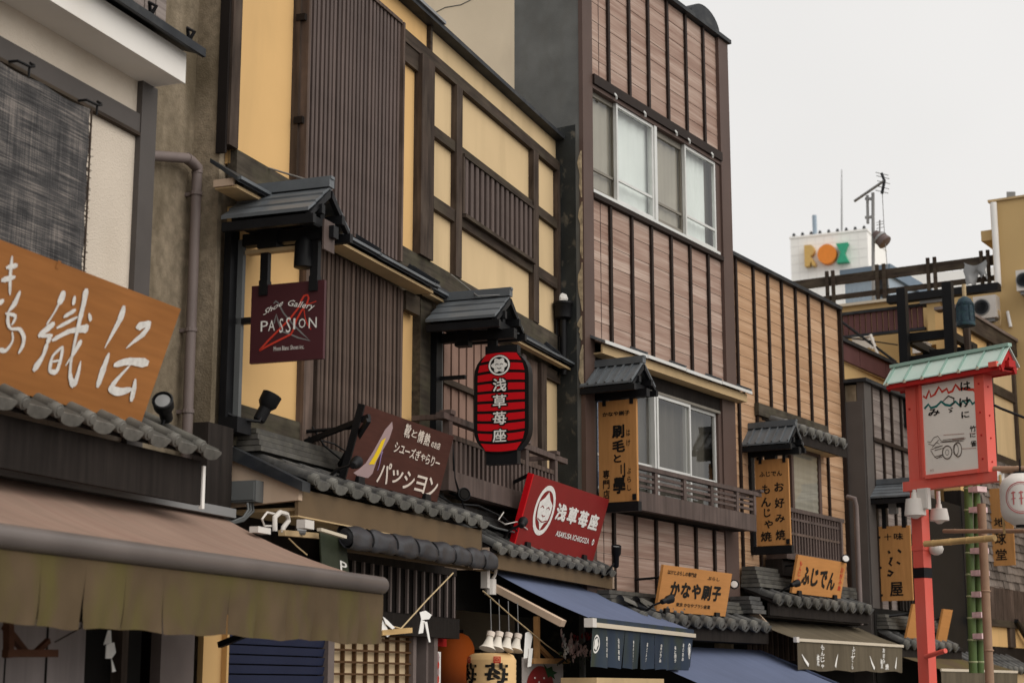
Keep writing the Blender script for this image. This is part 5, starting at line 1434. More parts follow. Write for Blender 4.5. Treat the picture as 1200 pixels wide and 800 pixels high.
colchars(KS, KP, "専門店", .20, .17, .325, .03, .03)
FS1, FP1 = upright("upright orange pancake shop sign under a seamed gabled roof, on the tan building", FT, 4.15, ((885, 540), (924, 536), (888, 640), (927, 638)), .237, .03, -.586, 4.675, 4.455, (-.02, .03))
mb = MB(); FP1.text(mb, "ふじでん", .13, .82, .80, .86, .03); FS1.part("small_print", mb, m_ink, kind='stuff')
for ch, y0, y1 in (("お", .62, .725), ("好", .43, .545), ("み", .265, .355), ("焼", .06, .18)):
    mb = MB(); FP1.text(mb, ch, .57, .86, y0, y1, .03); FS1.part("character", mb, m_ink)
for ch, a0, a1, y0, y1 in (("も", .20, .44, .60, .71), ("ん", .16, .46, .45, .56), ("じ", .24, .44, .33, .43), ("や", .24, .50, .20, .295), ("焼", .12, .45, .05, .165)):
    mb = MB(); FP1.text(mb, ch, a0, a1, y0, y1, .03); FS1.part("character", mb, m_ink)

# seven-spice shop sign on the grey building
xc = 7.7
IS = Thing("hanging_sign", "upright tan sign with brushed characters under a slate-blue roof beside the red post", "sign", FT, (xc, -.3, 2.7), "upright signs hung under little roofs")
canopy(IS, FT, xc, .28, -.27, -.86, 4.33, 4.13, 'courses', courses=4)
PL, yw, yf, zb, zt = hang_sign("", FT, xc, ((1030, 617), (1067, 615), (1034, 704), (1070, 703)), None)
IS.part("sign_board", MB().box(xc - .018, xc + .018, yf, yw, zb, zt), m_signorv)
IP = Plane((xc - .018, yw, zb), (0, yf - yw, 0), (0, 0, zt - zb), .003)
IS.part("wall_post", MB().box(xc - .04, xc + .04, -.30, -.262, 2.5, 4.1), m_black)
for z in (zb + .08, zb + .45, zb + .86): IS.part("side_bracket", MB().box(xc - .02, xc + .02, yw - .02, -.28, z - .015, z + .015), m_black)
for yy in (yw - .08, yf + .08): IS.part("hanger", MB().box(xc - .02, xc + .02, yy - .03, yy + .03, zt - .03, 4.05), m_black)
IS.part("transformer", MB().box(xc - .05, xc + .05, (yw + yf) / 2 - .05, (yw + yf) / 2 + .06, 3.92, 4.10), m_steel)
for ch, a0, a1, y0, y1 in (("十", .17, .40, .81, .90), ("味", .48, .78, .81, .905), ("屋", .28, .70, .06, .25)):
    mb = MB(); IP.text(mb, ch, a0, a1, y0, y1, .03); IS.part("character", mb, m_ink)
def ip(pts): return [pick(FT, IP, 1000 + x / 5, 560 + y / 5) for x, y in pts]
for pts, w in (([(205, 425), (215, 440)], .030), ([(262, 418), (280, 435)], .030), ([(215, 470), (228, 462), (212, 500), (226, 512)], .028), ([(255, 490), (275, 502)], .026), ([(205, 540), (232, 552), (215, 570), (200, 565)], .034)):
    mb = MB(); IP.stroke(mb, ip(pts), w); IS.part("brush_stroke", mb, m_ink)

# ================================================================== boards standing on the pent roofs, leaning out
def roof_board(label, fr, br, tr, bl, yb, mat, th=.03, name="shop_sign"):
    xr, zb = fr.y(*br, yb); xl = fr.y(*bl, yb)[0]
    yt, zt = fr.x(*tr, xr)
    t = Thing(name, label, "sign", fr, ((xl + xr) / 2, yb, zb), "boards leaning over the tiled eaves")
    P = Plane((xl, yb, zb), (xr - xl, 0, 0), (0, yt - yb, zt - zb), .003)
    t.part("sign_board", board(MB(), P, th), mat)
    for a in (.12, .85):
        q = P.at(a, 0, -.02); r = P.at(a, .75, -th - .002)
        t.part("foot_clamp", MB().box(q.x - .05, q.x + .05, q.y - .05, q.y + .07, q.z - .09, q.z + .03), m_black)
        t.part("stay_rod", MB().tube([tuple(r), (r.x - .05, -.06, r.z - .02)], .014, 6), m_black)
    return t, P
PB, BP = roof_board("dark brown board with a drawn high heel and white katakana, on the long tiled roof", FY, (512, 588), (532, 511), (405, 567), -.45, m_brownsign)
PB.part("side_edge", MB().prism([BP.at(-.012, 0, .003), BP.at(-.001, 0, .003), BP.at(-.001, 1, .003), BP.at(-.012, 1, .003)], -BP.n * .05), m_black)
def bp(pts): return [pick(FY, BP, 410 + x * 130 / 743, 460 + y * 140 / 800) for x, y in pts]
m_shoe = M("pale mauve shoe print", (.38, .27, .27), .6, .05, bump=0)
mb = MB(); BP.d = .002; BP.fill(mb, bp([(282, 192), (286, 235), (262, 310), (215, 390), (180, 450), (150, 540), (120, 570), (60, 562), (22, 535), (60, 510), (105, 470), (150, 400), (200, 310), (235, 245)])[::-1]); PB.part("shoe_print", mb, m_shoe)
mb = MB(); BP.d = .004; BP.fill(mb, bp([(238, 300), (205, 390), (160, 478), (124, 478), (160, 420), (210, 320)])[::-1]); PB.part("yellow_lining", mb, M("yellow print", (.85, .58, .02), .6, .05, bump=0))
mb = MB(); BP.d = .003; BP.stroke(mb, bp([(216, 390), (205, 430), (196, 480), (183, 520)]), [.022, .016, .012, .010]); PB.part("heel_print", mb, M("violet print", (.26, .18, .34), .6, .05, bump=0))
BP.d = .004
def bchars(t, P, fr, txt, pts, scale, bold, mat, px, ov, kx, ky, slant=0):
    for ch, (x0, y0, x1, y1) in zip(txt, pts):
        (a0, b0), (a1, b1) = [pick(fr, P, px + x * kx, ov + y * ky) for x, y in ((x0, y1), (x1, y0))]
        mb = MB(); P.text(mb, ch, a0, a1, b0, b1, bold, slant); t.part("character", mb, mat)
kx, ky = 130 / 743, 140 / 800
m_signwhite = M("warm white lettering", (.72, .62, .54), .7, .05, bump=0)
# rows: measured as boxes in board units
def row(t, P, fr, txt, p0, p1, h, bold, mat, grow=1, ws=None):
    """characters from photo point p0 to p1 (centres), h = height as a fraction of the board"""
    a0, b0 = pick(fr, P, *p0); a1, b1 = pick(fr, P, *p1); n = len(txt); ws = ws or [1] * n
    w = abs(a1 - a0) / (n - 1)
    for i, ch in enumerate(txt):
        if ch == ' ': continue
        f = i / (n - 1); a = a0 + (a1 - a0) * f; b = b0 + (b1 - b0) * f; k = ws[i]
        asp = min(1.0, glyph(ch, bold)[2] * 1.1) if ch != 'ー' else 1
        hh = h * k if ch not in 'ー一' else h * .16
        mb = MB(); P.text(mb, ch, a - w * .43 * max(.45, asp), a + w * .43 * max(.45, asp), b - hh / 2, b + hh / 2, bold); t.part("character", mb, mat)
def Z(x, y): return (410 + x * kx, 460 + y * ky)
row(PB, BP, FY, "パッション", Z(228, 535), Z(548, 635), .30, .02, m_signwhite, ws=[1, .62, .85, .8, .95])
row(PB, BP, FY, "シューズぎゃらりー", Z(312, 365), Z(585, 470), .145, .02, m_signwhite, ws=[1, .7, .9, 1, 1, .7, 1, 1, 1])
row(PB, BP, FY, "靴と情熱", Z(385, 255), Z(515, 312), .17, .025, m_signwhite, ws=[1.1, .6, 1.05, 1.05])
mb = MB(); a0, b0 = pick(FY, BP, *Z(540, 350)); a1, b1 = pick(FY, BP, *Z(605, 345)); BP.text(mb, "のお店", a0, a1, b0 - .03, b0 + .07, .03); PB.part("small_print", mb, m_signwhite, kind='stuff')

RB, RP = roof_board("crimson board with a white ringed crest and four white characters, under the lantern sign", FY, (695, 657), (714, 585), (604, 630), -.40, m_redsign)
RB.part("side_edge", MB().prism([RP.at(-.014, 0, .002), RP.at(-.001, 0, .002), RP.at(-.001, 1, .002), RP.at(-.014, 1, .002)], -RP.n * .05), m_lantred)
def ZR(x, y): return (600 + x * .15, 540 + y * .15)
c_ = pick(FY, RP, *ZR(252, 385)); e_ = pick(FY, RP, *ZR(345, 400))
ra = .115; rb = .365
RP.d = .002; mb = MB(); RP.ring(mb, c_[0], c_[1], ra, rb, .2, 40); RB.part("crest_ring", mb, m_whiteink)
RP.d = .003
berry = [(.0, .27), (.035, .17), (.078, .10), (.078, -.02), (.062, -.14), (.03, -.18), (.0, -.29), (-.03, -.18), (-.062, -.14), (-.078, -.02), (-.078, .10), (-.035, .17)]
mb = MB(); RP.fill(mb, [(c_[0] + a, c_[1] + b) for a, b in berry][::-1]); RB.part("crest_berry", mb, m_whiteink)
RP.d = .005
for pts in ([(-.055, .03), (-.035, .06), (-.015, .03)], [(.015, .03), (.035, .06), (.055, .03)], [(-.02, -.07), (0, -.09), (.02, -.07)], [(-.06, -.13), (0, -.17), (.06, -.13)]):
    mb = MB(); RP.stroke(mb, [(c_[0] + a, c_[1] + b) for a, b in pts], .010); RB.part("crest_line", mb, m_redsign)
RP.d = .004
row(RB, RP, FY, "浅草苺座", ZR(382, 400), ZR(635, 475), .25, .045, m_whiteink)
mb = MB(); a0, b0 = pick(FY, RP, *ZR(340, 565)); a1, b1 = pick(FY, RP, *ZR(600, 620)); RP.text(mb, "ASAKUSA ICHIGOZA", a0, a1, b0 - .035, b0 + .05, .03); RB.part("small_print", mb, m_whiteink, kind='stuff')
mb = MB(); a0, b0 = pick(FY, RP, *ZR(630, 632)); RP.ring(mb, a0, b0, .014, .05, .5, 14); RB.part("seal_mark", mb, m_whiteink)

KB, KQ = roof_board("pale orange brush shop board with bold black characters, leaning over the round tile caps", FT, (850, 722), (858, 672), (769, 705), -.38, m_signor)
def ZK(x, y): return (760 + x * .1, 650 + y * .1)
row(KB, KQ, FT, "かなや刷子", ZK(310, 400), ZK(795, 455), .34, .05, m_ink)
for txt, p0, p1, h in (("はけとぶらしの専門店", (225, 195), (560, 240), .10), ("ぶらし", (690, 270), (830, 292), .08), ("東京 かなやブラシ産業", (320, 575), (720, 610), .09)):
    a0, b0 = pick(FT, KQ, *ZK(*p0)); a1, b1 = pick(FT, KQ, *ZK(*p1)); mb = MB(); KQ.text(mb, txt, a0, a1, b0 - h / 2, b0 + h / 2, .025); KB.part("small_print", mb, m_ink, kind='stuff')
JB, JQ = roof_board("pale orange board with slanted black hiragana and red side print, above the olive awning", FT, (985, 701), (992, 659), (928, 694), -.38, m_signor)
def ZJ(x, y): return (780 + x * .2333, 620 + y * .2333)
a0, b0 = pick(FT, JQ, *ZJ(705, 235)); a1, b1 = pick(FT, JQ, *ZJ(835, 258))
row(JB, JQ, FT, "ふじでん", ZJ(705, 232), ZJ(832, 260), .48, .05, m_ink)
mb = MB(); JQ.column(mb, "もんじゃ焼", .075, .05, .86, .16, .02); JQ.column(mb, "お好み焼", .93, .06, .86, .20, .02); JB.part("small_print", mb, m_redink, kind='stuff')

# two orange boards beyond, seen nearly edge-on behind the red post
for (u0, u1, v0, v1, lab) in ((1062, 1076, 707, 747, "narrow orange board seen edge-on, standing on the tiles left of the red post"), (1098, 1110, 713, 752, "orange board half hidden behind the lower red post")):
    y_ = -.60; x0, z0 = T(u0, v1, y_); x1, z1 = T(u1, v0, y_)
    b_t = Thing("shop_sign", lab, "sign", FT, (x0, y_, z0), "boards leaning over the tiled eaves")
    zt_ = T(u0 + 6, v0, y_ - .1)[1]
    b_t.part("sign_board", MB().hexa([(x0, y_, z0), (x0 + .42, y_, z0), (x0 + .42, y_ + .03, z0), (x0, y_ + .03, z0), (x0, y_ - .12, zt_), (x0 + .42, y_ - .12, zt_), (x0 + .42, y_ - .09, zt_), (x0, y_ - .09, zt_)]), m_signor)
    b_t.part("stay_rod", MB().tube([(x0 + .1, y_ - .05, (z0 + zt_) / 2 + .1), (x0 - .25, -.34, (z0 + zt_) / 2 + .05)], .02, 6), m_black)

# ---- support bars and loose cables over the pent roofs
def fyp(u, v, y): x, z = FY.y(u, v, y); return (x, y, z)
PB.part("support_bar", MB().bar(fyp(358, 518, -.10), fyp(433, 488, -.62), .035), m_black)
PB.part("support_bar", MB().bar(fyp(398, 545, -.30), fyp(432, 492, -.64), .03), m_black)
RB.part("support_bar", MB().bar(fyp(575, 578, -.10), fyp(620, 556, -.52), .025), m_black)
random.seed(31)
for i, (pts, r_, lab) in enumerate((
    ([(470, 588, -.45), (500, 596, -.48), (540, 600, -.46), (580, 618, -.42), (622, 628, -.38)], .009, "pale grey cable snaking over the tiles from the high-heel board to the crimson board"),
    ([(505, 575, -.3), (530, 590, -.36), (560, 592, -.40), (590, 606, -.42), (606, 622, -.44)], .008, "black cable looping below the slatted balcony towards the crimson board"),
    ([(590, 600, -.40), (584, 609, -.44), (592, 614, -.46), (606, 611, -.46), (618, 620, -.45)], .006, "thin pale wire loop on the tiles left of the crimson board"),
    ([(366, 500, -.08), (380, 522, -.2), (402, 540, -.3), (420, 552, -.42)], .007, "black wire drooping along the lower lattice behind the high-heel board"),
    ([(362, 512, -.08), (392, 520, -.12), (422, 540, -.3), (436, 560, -.45)], .006, "second black wire crossing behind the high-heel board"),
    ([(530, 520, -.36), (533, 560, -.37), (545, 598, -.40)], .008, "black cable hanging down the slatted balcony's left end"))):
    solo("roof_cable", lab, "cable", FY, MB().tube([fyp(*p) for p in pts], r_, 6), [m_plasticg, m_black, m_plastic, m_black, m_black, m_black][i], group="cables lying over the pent roofs", smooth=60)

# ---- spotlights
def spot_px(label, fr, u, v, y, aim, r, L, arm=None, mat=None, lens=None):
    x, z = fr.y(u, v, y)
    return spotlight("spotlight", label, fr, (x, y, z), aim, r, L, mat or m_black, [(x + a, y + b, z + c) for a, b, c in arm] if arm else None, lens=lens)
sp1 = spot_px("large black floodlight with vented rim at the foot of the PASSION sign post", FY, 311, 478, -.22, (.25, -.35, .9), .068, .20, [(-.08, .0, -.10), (-.16, .10, -.09), (-.2, .18, -.05)])
spot_px("black barrel spotlight at the left end of the high-heel board", FY, 416, 543, -.62, (.9, .2, .3), .042, .13, [(-.03, .12, -.04), (-.02, .2, -.1)], lens=m_steel)
spot_px("round black spotlight hanging below the slatted balcony", FY, 541, 580, -.42, (-.6, -.7, .1), .055, .10, [(.03, .1, .02), (.05, .2, .1)], lens=m_dark)
spot_px("grey barrel spotlight at the left end of the crimson board", FY, 612, 613, -.52, (.9, .2, .35), .042, .15, [(-.05, .1, -.06), (-.02, .16, -.12)], mat=m_black, lens=m_plastic)
spot_px("black spotlight with a bracket on the tiles right of the crimson board", FT, 722, 652, -.25, (-.3, -.2, .9), .05, .22, [(-.04, .05, -.12), (-.03, .15, -.2)])
spot_px("dark barrel spotlight at the left foot of the brush shop board", FT, 781, 703, -.52, (.9, -.1, .2), .045, .18, [(-.1, .1, -.05), (-.1, .2, -.12)])
spot_px("round pale spotlight at the right edge of the brush shop board", FT, 860, 685, -.45, (-.85, -.5, .1), .052, .10, [(.04, .1, -.03), (.05, .25, -.15)], lens=m_plastic)
spot_px("dark blue barrel spotlight at the left foot of the hiragana board", FT, 931, 684, -.48, (.85, -.2, .2), .045, .14, [(-.05, .1, -.05), (-.05, .2, -.12)], lens=m_bluecurt)
spot_px("round white spotlight at the right edge of the hiragana board", FT, 990, 655, -.50, (-.8, -.6, .15), .055, .10, [(.05, .1, -.05), (.05, .25, -.2)], lens=m_paper)
# rain head on the dark side wall
rx, rz = TX(660, 365, .0)
rh = Thing("rain_head", "black rainwater hopper with downpipe on the tarred side wall between two buildings", "pipe", FT, (-.08, .18, 4.9))
ry, rz1 = TX(661, 357, -.08); _, rz0 = TX(661, 375, -.08)
rh.part("hopper", MB().lathe((-.10, ry, rz0), (0, 0, 1), [(0, .05), (.02, .085), (rz1 - rz0 - .01, .095), (rz1 - rz0, .105), (rz1 - rz0 + .02, .105)], 12), m_black, smooth=40)
rh.part("downpipe", MB().tube([(-.10, ry, rz0 + .02), (-.10, ry, 4.7)], .035, 10).tube([(-.10, ry + .075, rz0 + .02), (-.10, ry + .075, 4.7)], .02, 8), m_black, smooth=40)
rh.part("cement_patch", MB().lathe((-.03, ry + .05, rz1 + .07), (-1, 0, 0), [(0, .07), (.03, .05), (.05, .02)], 8), m_white)

# ================================================================== things hung in the strawberry shop's doorway
ib = Thing("paper_lantern", "cream ribbed paper lantern with black strawberry characters and red stamps", "lantern", FY, (-2.6, -.4, 1.2))
ly = -.45
lx0, lx1 = Y(547, 790, ly)[0], Y(603, 790, ly)[0]
zt_ = Y(575, 765, ly)[1]
cx_, rr = (lx0 + lx1) / 2, .20
m_lantpaper = M("cream lantern paper", (.66, .44, .215), .85, .05, 3, bump=0)
prof = []
for i in range(22):
    for j in (0, 1):
        z = -.85 + i * .04 + (.034 if j else 0)
        k = 1 if z < -.06 else math.sqrt(max(.05, 1 - ((z + .06) / .062) ** 2 * .45))
        prof.append((z, rr * k * (1.0 if j == 0 else 1.015)))
ib.part("paper_body", MB().lathe((cx_, ly, zt_), (0, 0, 1), prof, 28), m_lantpaper, smooth=60)
ib.part("top_hoop", MB().lathe((cx_, ly, zt_ + .0), (0, 0, 1), [(0, .14), (.03, .14), (.031, .11)], 20), m_blackprint)
ang0 = math.atan2(-(-0.35), 1)
def on_lantern(mb, ch, ang, zc, w, h, bold, r=rr * 1.03):
    vs, fs, _ = glyph(ch)
    for k, (p, q) in enumerate(((-1, -1), (1, -1), (-1, 1), (1, 1), (0, 1), (1, 0), (0, 0)) if bold else ((0, 0),)):
        n = len(mb.v)
        for x, y in vs:
            a = ang + (x - .5 + p * bold * .6) * w / r; rr_ = r + k * .0002
            mb.v.append((cx_ + rr_ * math.sin(a), ly - rr_ * math.cos(a), zc + (y - .5 + q * bold * .6) * h))
        mb.f += [tuple(n + i for i in f) for f in fs]
va = math.atan2(FY.w2l(0, 0)[0] - cx_, -(FY.w2l(0, 0)[1] - ly))
for da in (.22, -1.12):
    mb = MB(); on_lantern(mb, "苺", va + da, zt_ - .16, .19, .15, .06); ib.part("character", mb, m_ink)
    mb = MB(); on_lantern(mb, "座", va + da, zt_ - .33, .19, .15, .06); ib.part("character", mb, m_ink)
    mb = MB(); on_lantern(mb, "回", va + da, zt_ - .055, .055, .05, .08); ib.part("red_stamp", mb, m_redink)
ol = Thing("paper_lantern", "glowing orange cylindrical lamp in the dark doorway of the strawberry shop", "lantern", FY, (-3.0, .25, 1.2))
oy = .25; ox = Y(533, 770, oy)[0]
zo = Y(533, 741, oy)[1]
m_glow, n_, l_, b_ = new_mat("lit orange paper")
b_.inputs['Base Color'].default_value = (.10, .02, .004, 1); b_.inputs['Roughness'].default_value = .9
tc_ = n_.new('ShaderNodeTexCoord'); vm_ = n_.new('ShaderNodeVectorMath'); vm_.operation = 'DISTANCE'
vm_.inputs[1].default_value = (-.02 + ox + 3.0, -.16, zo - 1.2 - .20); l_.new(tc_.outputs['Object'], vm_.inputs[0])   # no bulb inside; its bright spot is painted into the emission, street side
mr_ = n_.new('ShaderNodeMapRange'); mr_.interpolation_type = 'SMOOTHSTEP'; mr_.inputs[1].default_value = .06; mr_.inputs[2].default_value = .34; mr_.inputs[3].default_value = .12; mr_.inputs[4].default_value = .012
l_.new(vm_.outputs['Value'], mr_.inputs[0]); l_.new(mr_.outputs[0], b_.inputs['Emission Strength']); b_.inputs['Emission Color'].default_value = (1, .19, .018, 1)
ol.part("paper_body", MB().lathe((ox, oy, zo - .9), (0, 0, 1), [(0, .17)] + [p for i in range(18) for p in ((.03 + i * .042, .170), (.05 + i * .042, .174))] + [(.82, .155), (.87, .12), (.895, .07)], 28), m_glow, smooth=50)
ol.part("top_hoop", MB().lathe((ox, oy, zo - .005), (0, 0, 1), [(0, .075), (.03, .075)], 16), m_black)
ps = Thing("poster", "narrow white poster with red pictures at the strawberry shop's door", "poster", FY, (-3.3, -.1, 1.3))
px0, px1 = Y(507, 780, -.12)[0], Y(516, 780, -.12)[0]; pzt = Y(510, 763, -.12)[1]
ps.part("sheet", MB().box(px0, px1, -.124, -.12, 1.3, pzt), m_paper)
for i in range(4):
    mb = MB().lathe(((px0 + px1) / 2, -.1245, pzt - .05 - i * .055), (0, -1, 0), [(0, .05), (.002, .04)], 10); ps.part("picture", mb, m_redink if i % 2 else m_shoe)
slab("red_transom", Y(508, 755, -.05)[0], Y(522, 755, -.05)[0], 1.93, 2.05, -.06, -.02, m_postdk)
slab("door_post", -3.49, -3.42, 0, 2.0, -.16, -.11, m_pipe)
m_bell = M("white glazed bell", (.66, .60, .52), .6, .06, 5, bump=.05)
for i, (u, v) in enumerate(((573, 752), (583, 752), (594, 753), (605, 754))):
    y_ = -.62 + .01 * i
    x, z = Y(u, v, y_)
    bt = Thing("paper_bell", ("first", "second", "third", "fourth")[i] + " from the left of four white flared bells hanging over the cream lantern", "bell", FY, (x, y_, z), "white flared bells on strings")
    ax_ = Vector((.35, -.1, 1)).normalized()
    bt.part("flared_skirt", MB().lathe((x, y_, z), ax_, [(-.06, .062), (-.058, .07), (-.03, .045), (.02, .030), (.045, .026)], 14), m_bell, smooth=50)
    bt.part("neck_band", MB().lathe((x, y_, z), ax_, [(.046, .032), (.085, .034), (.086, .02)], 12), m_signwhite, smooth=50)
    bt.part("string", MB().tube([tuple(Vector((x, y_, z)) + ax_ * .085), (x + .03, y_, z + .34)], .004, 5), m_steel)
wood_bracket("light timber bracket in the doorway of the strawberry shop, above the strawberry banner", FY, [(629, 722), (629, 776), (622, 774), (664, 774), (634, 756), (650, 772)], -.62, .045, m_lightwood, "triangular brackets under the awnings")
sb = Thing("banner", "white cloth banner printed with a big red strawberry", "banner", FY, (-1.8, -.5, 1.2))
by_ = -.55
sx0, sx1 = Y(612, 790, by_)[0], Y(660, 790, by_)[0]; sz1 = Y(640, 771, by_)[1]
sb.part("cloth", MB().box(sx0, sx1, by_, by_ + .006, 1.1, sz1), M("greyish white banner cloth", (.42, .38, .36), .9, .06, 3, bump=.1))
BPn = Plane((sx0, by_, sz1 - .6), (sx1 - sx0, 0, 0), (0, 0, .6), .003)
mb = MB(); BPn.fill(mb, [(.42 + .33 * math.cos(w) * (1 - .12 * math.sin(w)), .62 + .27 * math.sin(w)) for w in [i * math.pi / 16 for i in range(32)]]); sb.part("strawberry", mb, m_redsign)
BPn.d = .006; mb = MB()
BPn.fill(mb, [(.48, .93), (.58, .86), (.70, .89), (.72, .83), (.84, .80), (.74, .77), (.78, .70), (.66, .75), (.60, .72), (.56, .80)][::-1]); sb.part("strawberry_leaf", mb, M("dark leaf print", (.02, .07, .025), .7, .1, bump=0))
for a, b in ((.28, .72), (.38, .66), (.24, .60), (.46, .58), (.34, .54), (.5, .72)):
    mb = MB(); BPn.disc(mb, a, b, .018, .016, 8); sb.part("seed", mb, m_paper)
# straw rope with paper streamers
cord("straw_rope", "straw rope slung across the front from the brown awning to the tarp's end", FY, [(412, 722, -.75), (470, 736, -.75), (500, 703, -.72), (531, 671, -.68)], .0055, m_ropetan, "straw ropes over the doorways")
cord("straw_rope", "straw rope slanting down through the strawberry shop's doorway to the timber bracket", FY, [(566, 692, -.7), (600, 722, -.68), (640, 755, -.66), (668, 775, -.64)], .0055, m_ropetan, "straw ropes over the doorways")
solo("rope_board", "short orange wooden stick tied in the straw rope", "stick", FY, MB().bar(pz(446, 741, -.76), pz(481, 738, -.76), .03, .035), m_bambooY)
def shide(label, polys, y):
    t = Thing("paper_streamer", label, "paper tag", FY, (Y(*polys[0][0], y)[0], y, Y(*polys[0][0], y)[1]), "white paper streamers")
    for i, p_ in enumerate(polys):
        t.part("paper_fold", MB().prism([(Y(u, v, y)[0], y - .012 * i, Y(u, v, y)[1]) for u, v in p_], (0, .004, 0)), m_paper)
shide("white forked paper streamer at the brown awning's right corner", [[(446, 722), (449, 727), (458, 743), (454, 746), (447, 738)], [(447, 722), (452, 726), (461, 735), (458, 737), (450, 730)]], -.77)
shide("white knotted paper streamer on the straw rope before the vent", [[(492, 717), (499, 715), (506, 720), (503, 725), (494, 726)], [(492, 726), (496, 727), (494, 741), (489, 742)], [(494, 728), (497, 728), (501, 752), (499, 752)]], -.74)
shide("long white paper streamer right of the flared bells", [[(616, 741), (622, 739), (624, 746), (620, 770), (614, 771)], [(619, 759), (623, 759), (621, 780), (617, 781)]], -.66)
# artificial blossom spray
bs = Thing("blossom_spray", "spray of pink and white artificial blossom with dark leaves by the noren", "flowers", FY, (-1.7, -.7, 1.9))
random.seed(5)
bs.part("stem", MB().tube([pz(655, 777, -.7), pz(672, 765, -.72), pz(690, 750, -.74)], .012, 6).tube([pz(664, 772, -.7), pz(668, 752, -.72)], .008, 6), m_shadewall)
m_petal = M("pale pink petal", (.62, .45, .44), .8, .1, bump=0)
def bloom(u, v, r, mat):
    c = Vector(pz(u, v, -.74 + random.uniform(-.03, .03))); mb = MB()
    for k in range(5):
        w = k * 2 * math.pi / 5 + random.random(); d = Vector((math.cos(w), -.3 + random.uniform(-.3, .2), math.sin(w))).normalized(); s = d.cross(Vector((0, 1, 0))).normalized()
        mb.poly([c, c + d * r * .6 + s * r * .45, c + d * r, c + d * r * .6 - s * r * .45])
    bs.part("blossom", mb, mat)
for i in range(26):
    bloom(random.gauss(667, 7), random.gauss(757, 8), random.uniform(.034, .052), m_petal if i % 3 else m_paper)
for i in range(10): bloom(random.gauss(686, 6), random.gauss(745, 3), .036, m_redsign)
for i in range(12): bloom(random.gauss(682, 6), random.gauss(762, 3), .038, m_petal)
lv = MB()
for i in range(60):
    c = Vector(pz(random.gauss(676, 10), random.gauss(768, 6), -.70)); d = Vector((random.gauss(0, 1), random.gauss(0, .4), random.gauss(0, 1))).normalized() * .05; s = d.cross(Vector((0, 1, 0))).normalized() * .012
    lv.poly([c, c + d * .5 + s, c + d, c + d * .5 - s])
bs.part("leaves", lv, M("dark leaf", (.025, .04, .018), .7, .2, bump=0), kind='stuff')
shw = Thing("display_shelf", "stack of pale timber display shelves below the navy noren", "shelf", FY, (-1.0, -1.0, 1.4))
for i, v in enumerate((735, 749)):
    pass
z0_ = Y(705, 787, -1.0)[1]
for i in range(3):
    shw.part("shelf_board", MB().box(-2.25, -.15, -1.12 + .03 * i, -.8, z0_ - .10 - i * .10, z0_ - .05 - i * .10), m_soffit if i < 1 else m_lightwood)
shw.part("upright", MB().box(-2.2, -2.15, -1.08, -.85, .5, z0_ - .101), m_lightwood)
shw.part("upright", MB().box(-.25, -.2, -1.08, -.85, .5, z0_ - .101), m_lightwood)
# ================================================================== the vermilion sign post
_r = ray(1080, 740); FS = Frame(_r[0] * 17 / _r[1], 17.0, theta=math.pi + math.atan(-1550 / FPX * math.cos(PITCH)))
V = Thing("sign_post", "vermilion post carrying a framed picture panel under a mint green roof", "sign post", FS, (0, .06, 0))
V.part("post", MB().box(-.065, .065, .0, .117, 0, 4.57), m_post)
V.part("post_joint", MB().box(-.072, .072, -.007, .124, 2.93, 2.98), m_post)
V.part("black_tape", MB().box(-.068, .068, -.003, .120, 2.66, 2.76), m_black)
V.part("lower_crossbeam", MB().box(-.135, 1.01, -.02, .09, 3.525, 3.62), m_post)
V.part("beam_cap", MB().box(-.139, -.1352, -.018, .088, 3.527, 3.618), m_paper)
V.part("beam_cap", MB().box(1.0102, 1.013, -.018, .088, 3.527, 3.618), m_paper)
V.part("panel_case", MB().box(.066, .81, .005, .095, 3.621, 4.60), m_post)
V.part("right_frame", MB().box(.811, .925, -.035, .10, 3.621, 4.60), m_post)
V.part("frame_edge", MB().box(.14, .17, -.045, .0045, 3.64, 4.60).box(.17, .81, -.045, .0045, 3.622, 3.66), m_post)
V.part("picture_panel", MB().box(.171, .81, -.030, .004, 3.661, 4.56), m_panel)
for u, v in ((1063 + 0, 0),): pass
for z in (3.75, 3.98, 4.2, 4.48):
    V.part("bolt", MB().lathe((.868, -.035, z), (0, -1, 0), [(0, .010), (.008, .008)], 8), m_postdk)
    V.part("bolt", MB().lathe((.925, .03, z - .03), (1, 0, 0), [(0, .010), (.008, .008)], 8), m_postdk)
V.part("bolt", MB().lathe((-.02, 0, 4.35), (0, -1, 0), [(0, .012), (.008, .010)], 8), m_postdk)
rx0, rx1, rzr, rze, ry0, ry1 = -.25, 1.20, 4.81, 4.625, -.115, .175
for yy, nm in ((ry0, "roof_slope"), (ry1, "roof_slope")):
    s = V.part(nm, MB().hexa([(rx0, .03, rzr - .012), (rx1, .03, rzr - .012), (rx1, yy, rze - .012), (rx0, yy, rze - .012), (rx0, .03, rzr), (rx1, .03, rzr), (rx1, yy, rze), (rx0, yy, rze)]), m_mint)
    for i in range(7):
        x = rx0 + .05 + (rx1 - rx0 - .1) * i / 6
        V.part("seam", MB().bar((x, .03, rzr + .008), (x, yy - .004, rze + .008), .014, .020), m_mintseam, parent=s)
        V.part("seam_end", MB().bar((x, yy - .012, rze - .012), (x, yy + .01, rze - .008), .026, .026), m_awnpale, parent=s)
V.part("ridge_cap", MB().box(rx0 - .005, rx1 + .005, .0, .06, rzr - .005, rzr + .028), m_mintseam)
V.part("eave_board", MB().box(rx0 + .03, rx1 - .03, ry0 + .012, ry0 + .04, rze - .058, rze - .014), m_postdk)
V.part("eave_board", MB().box(rx0 + .03, rx1 - .03, ry1 - .04, ry1 - .012, rze - .07, rze - .014), m_postdk)
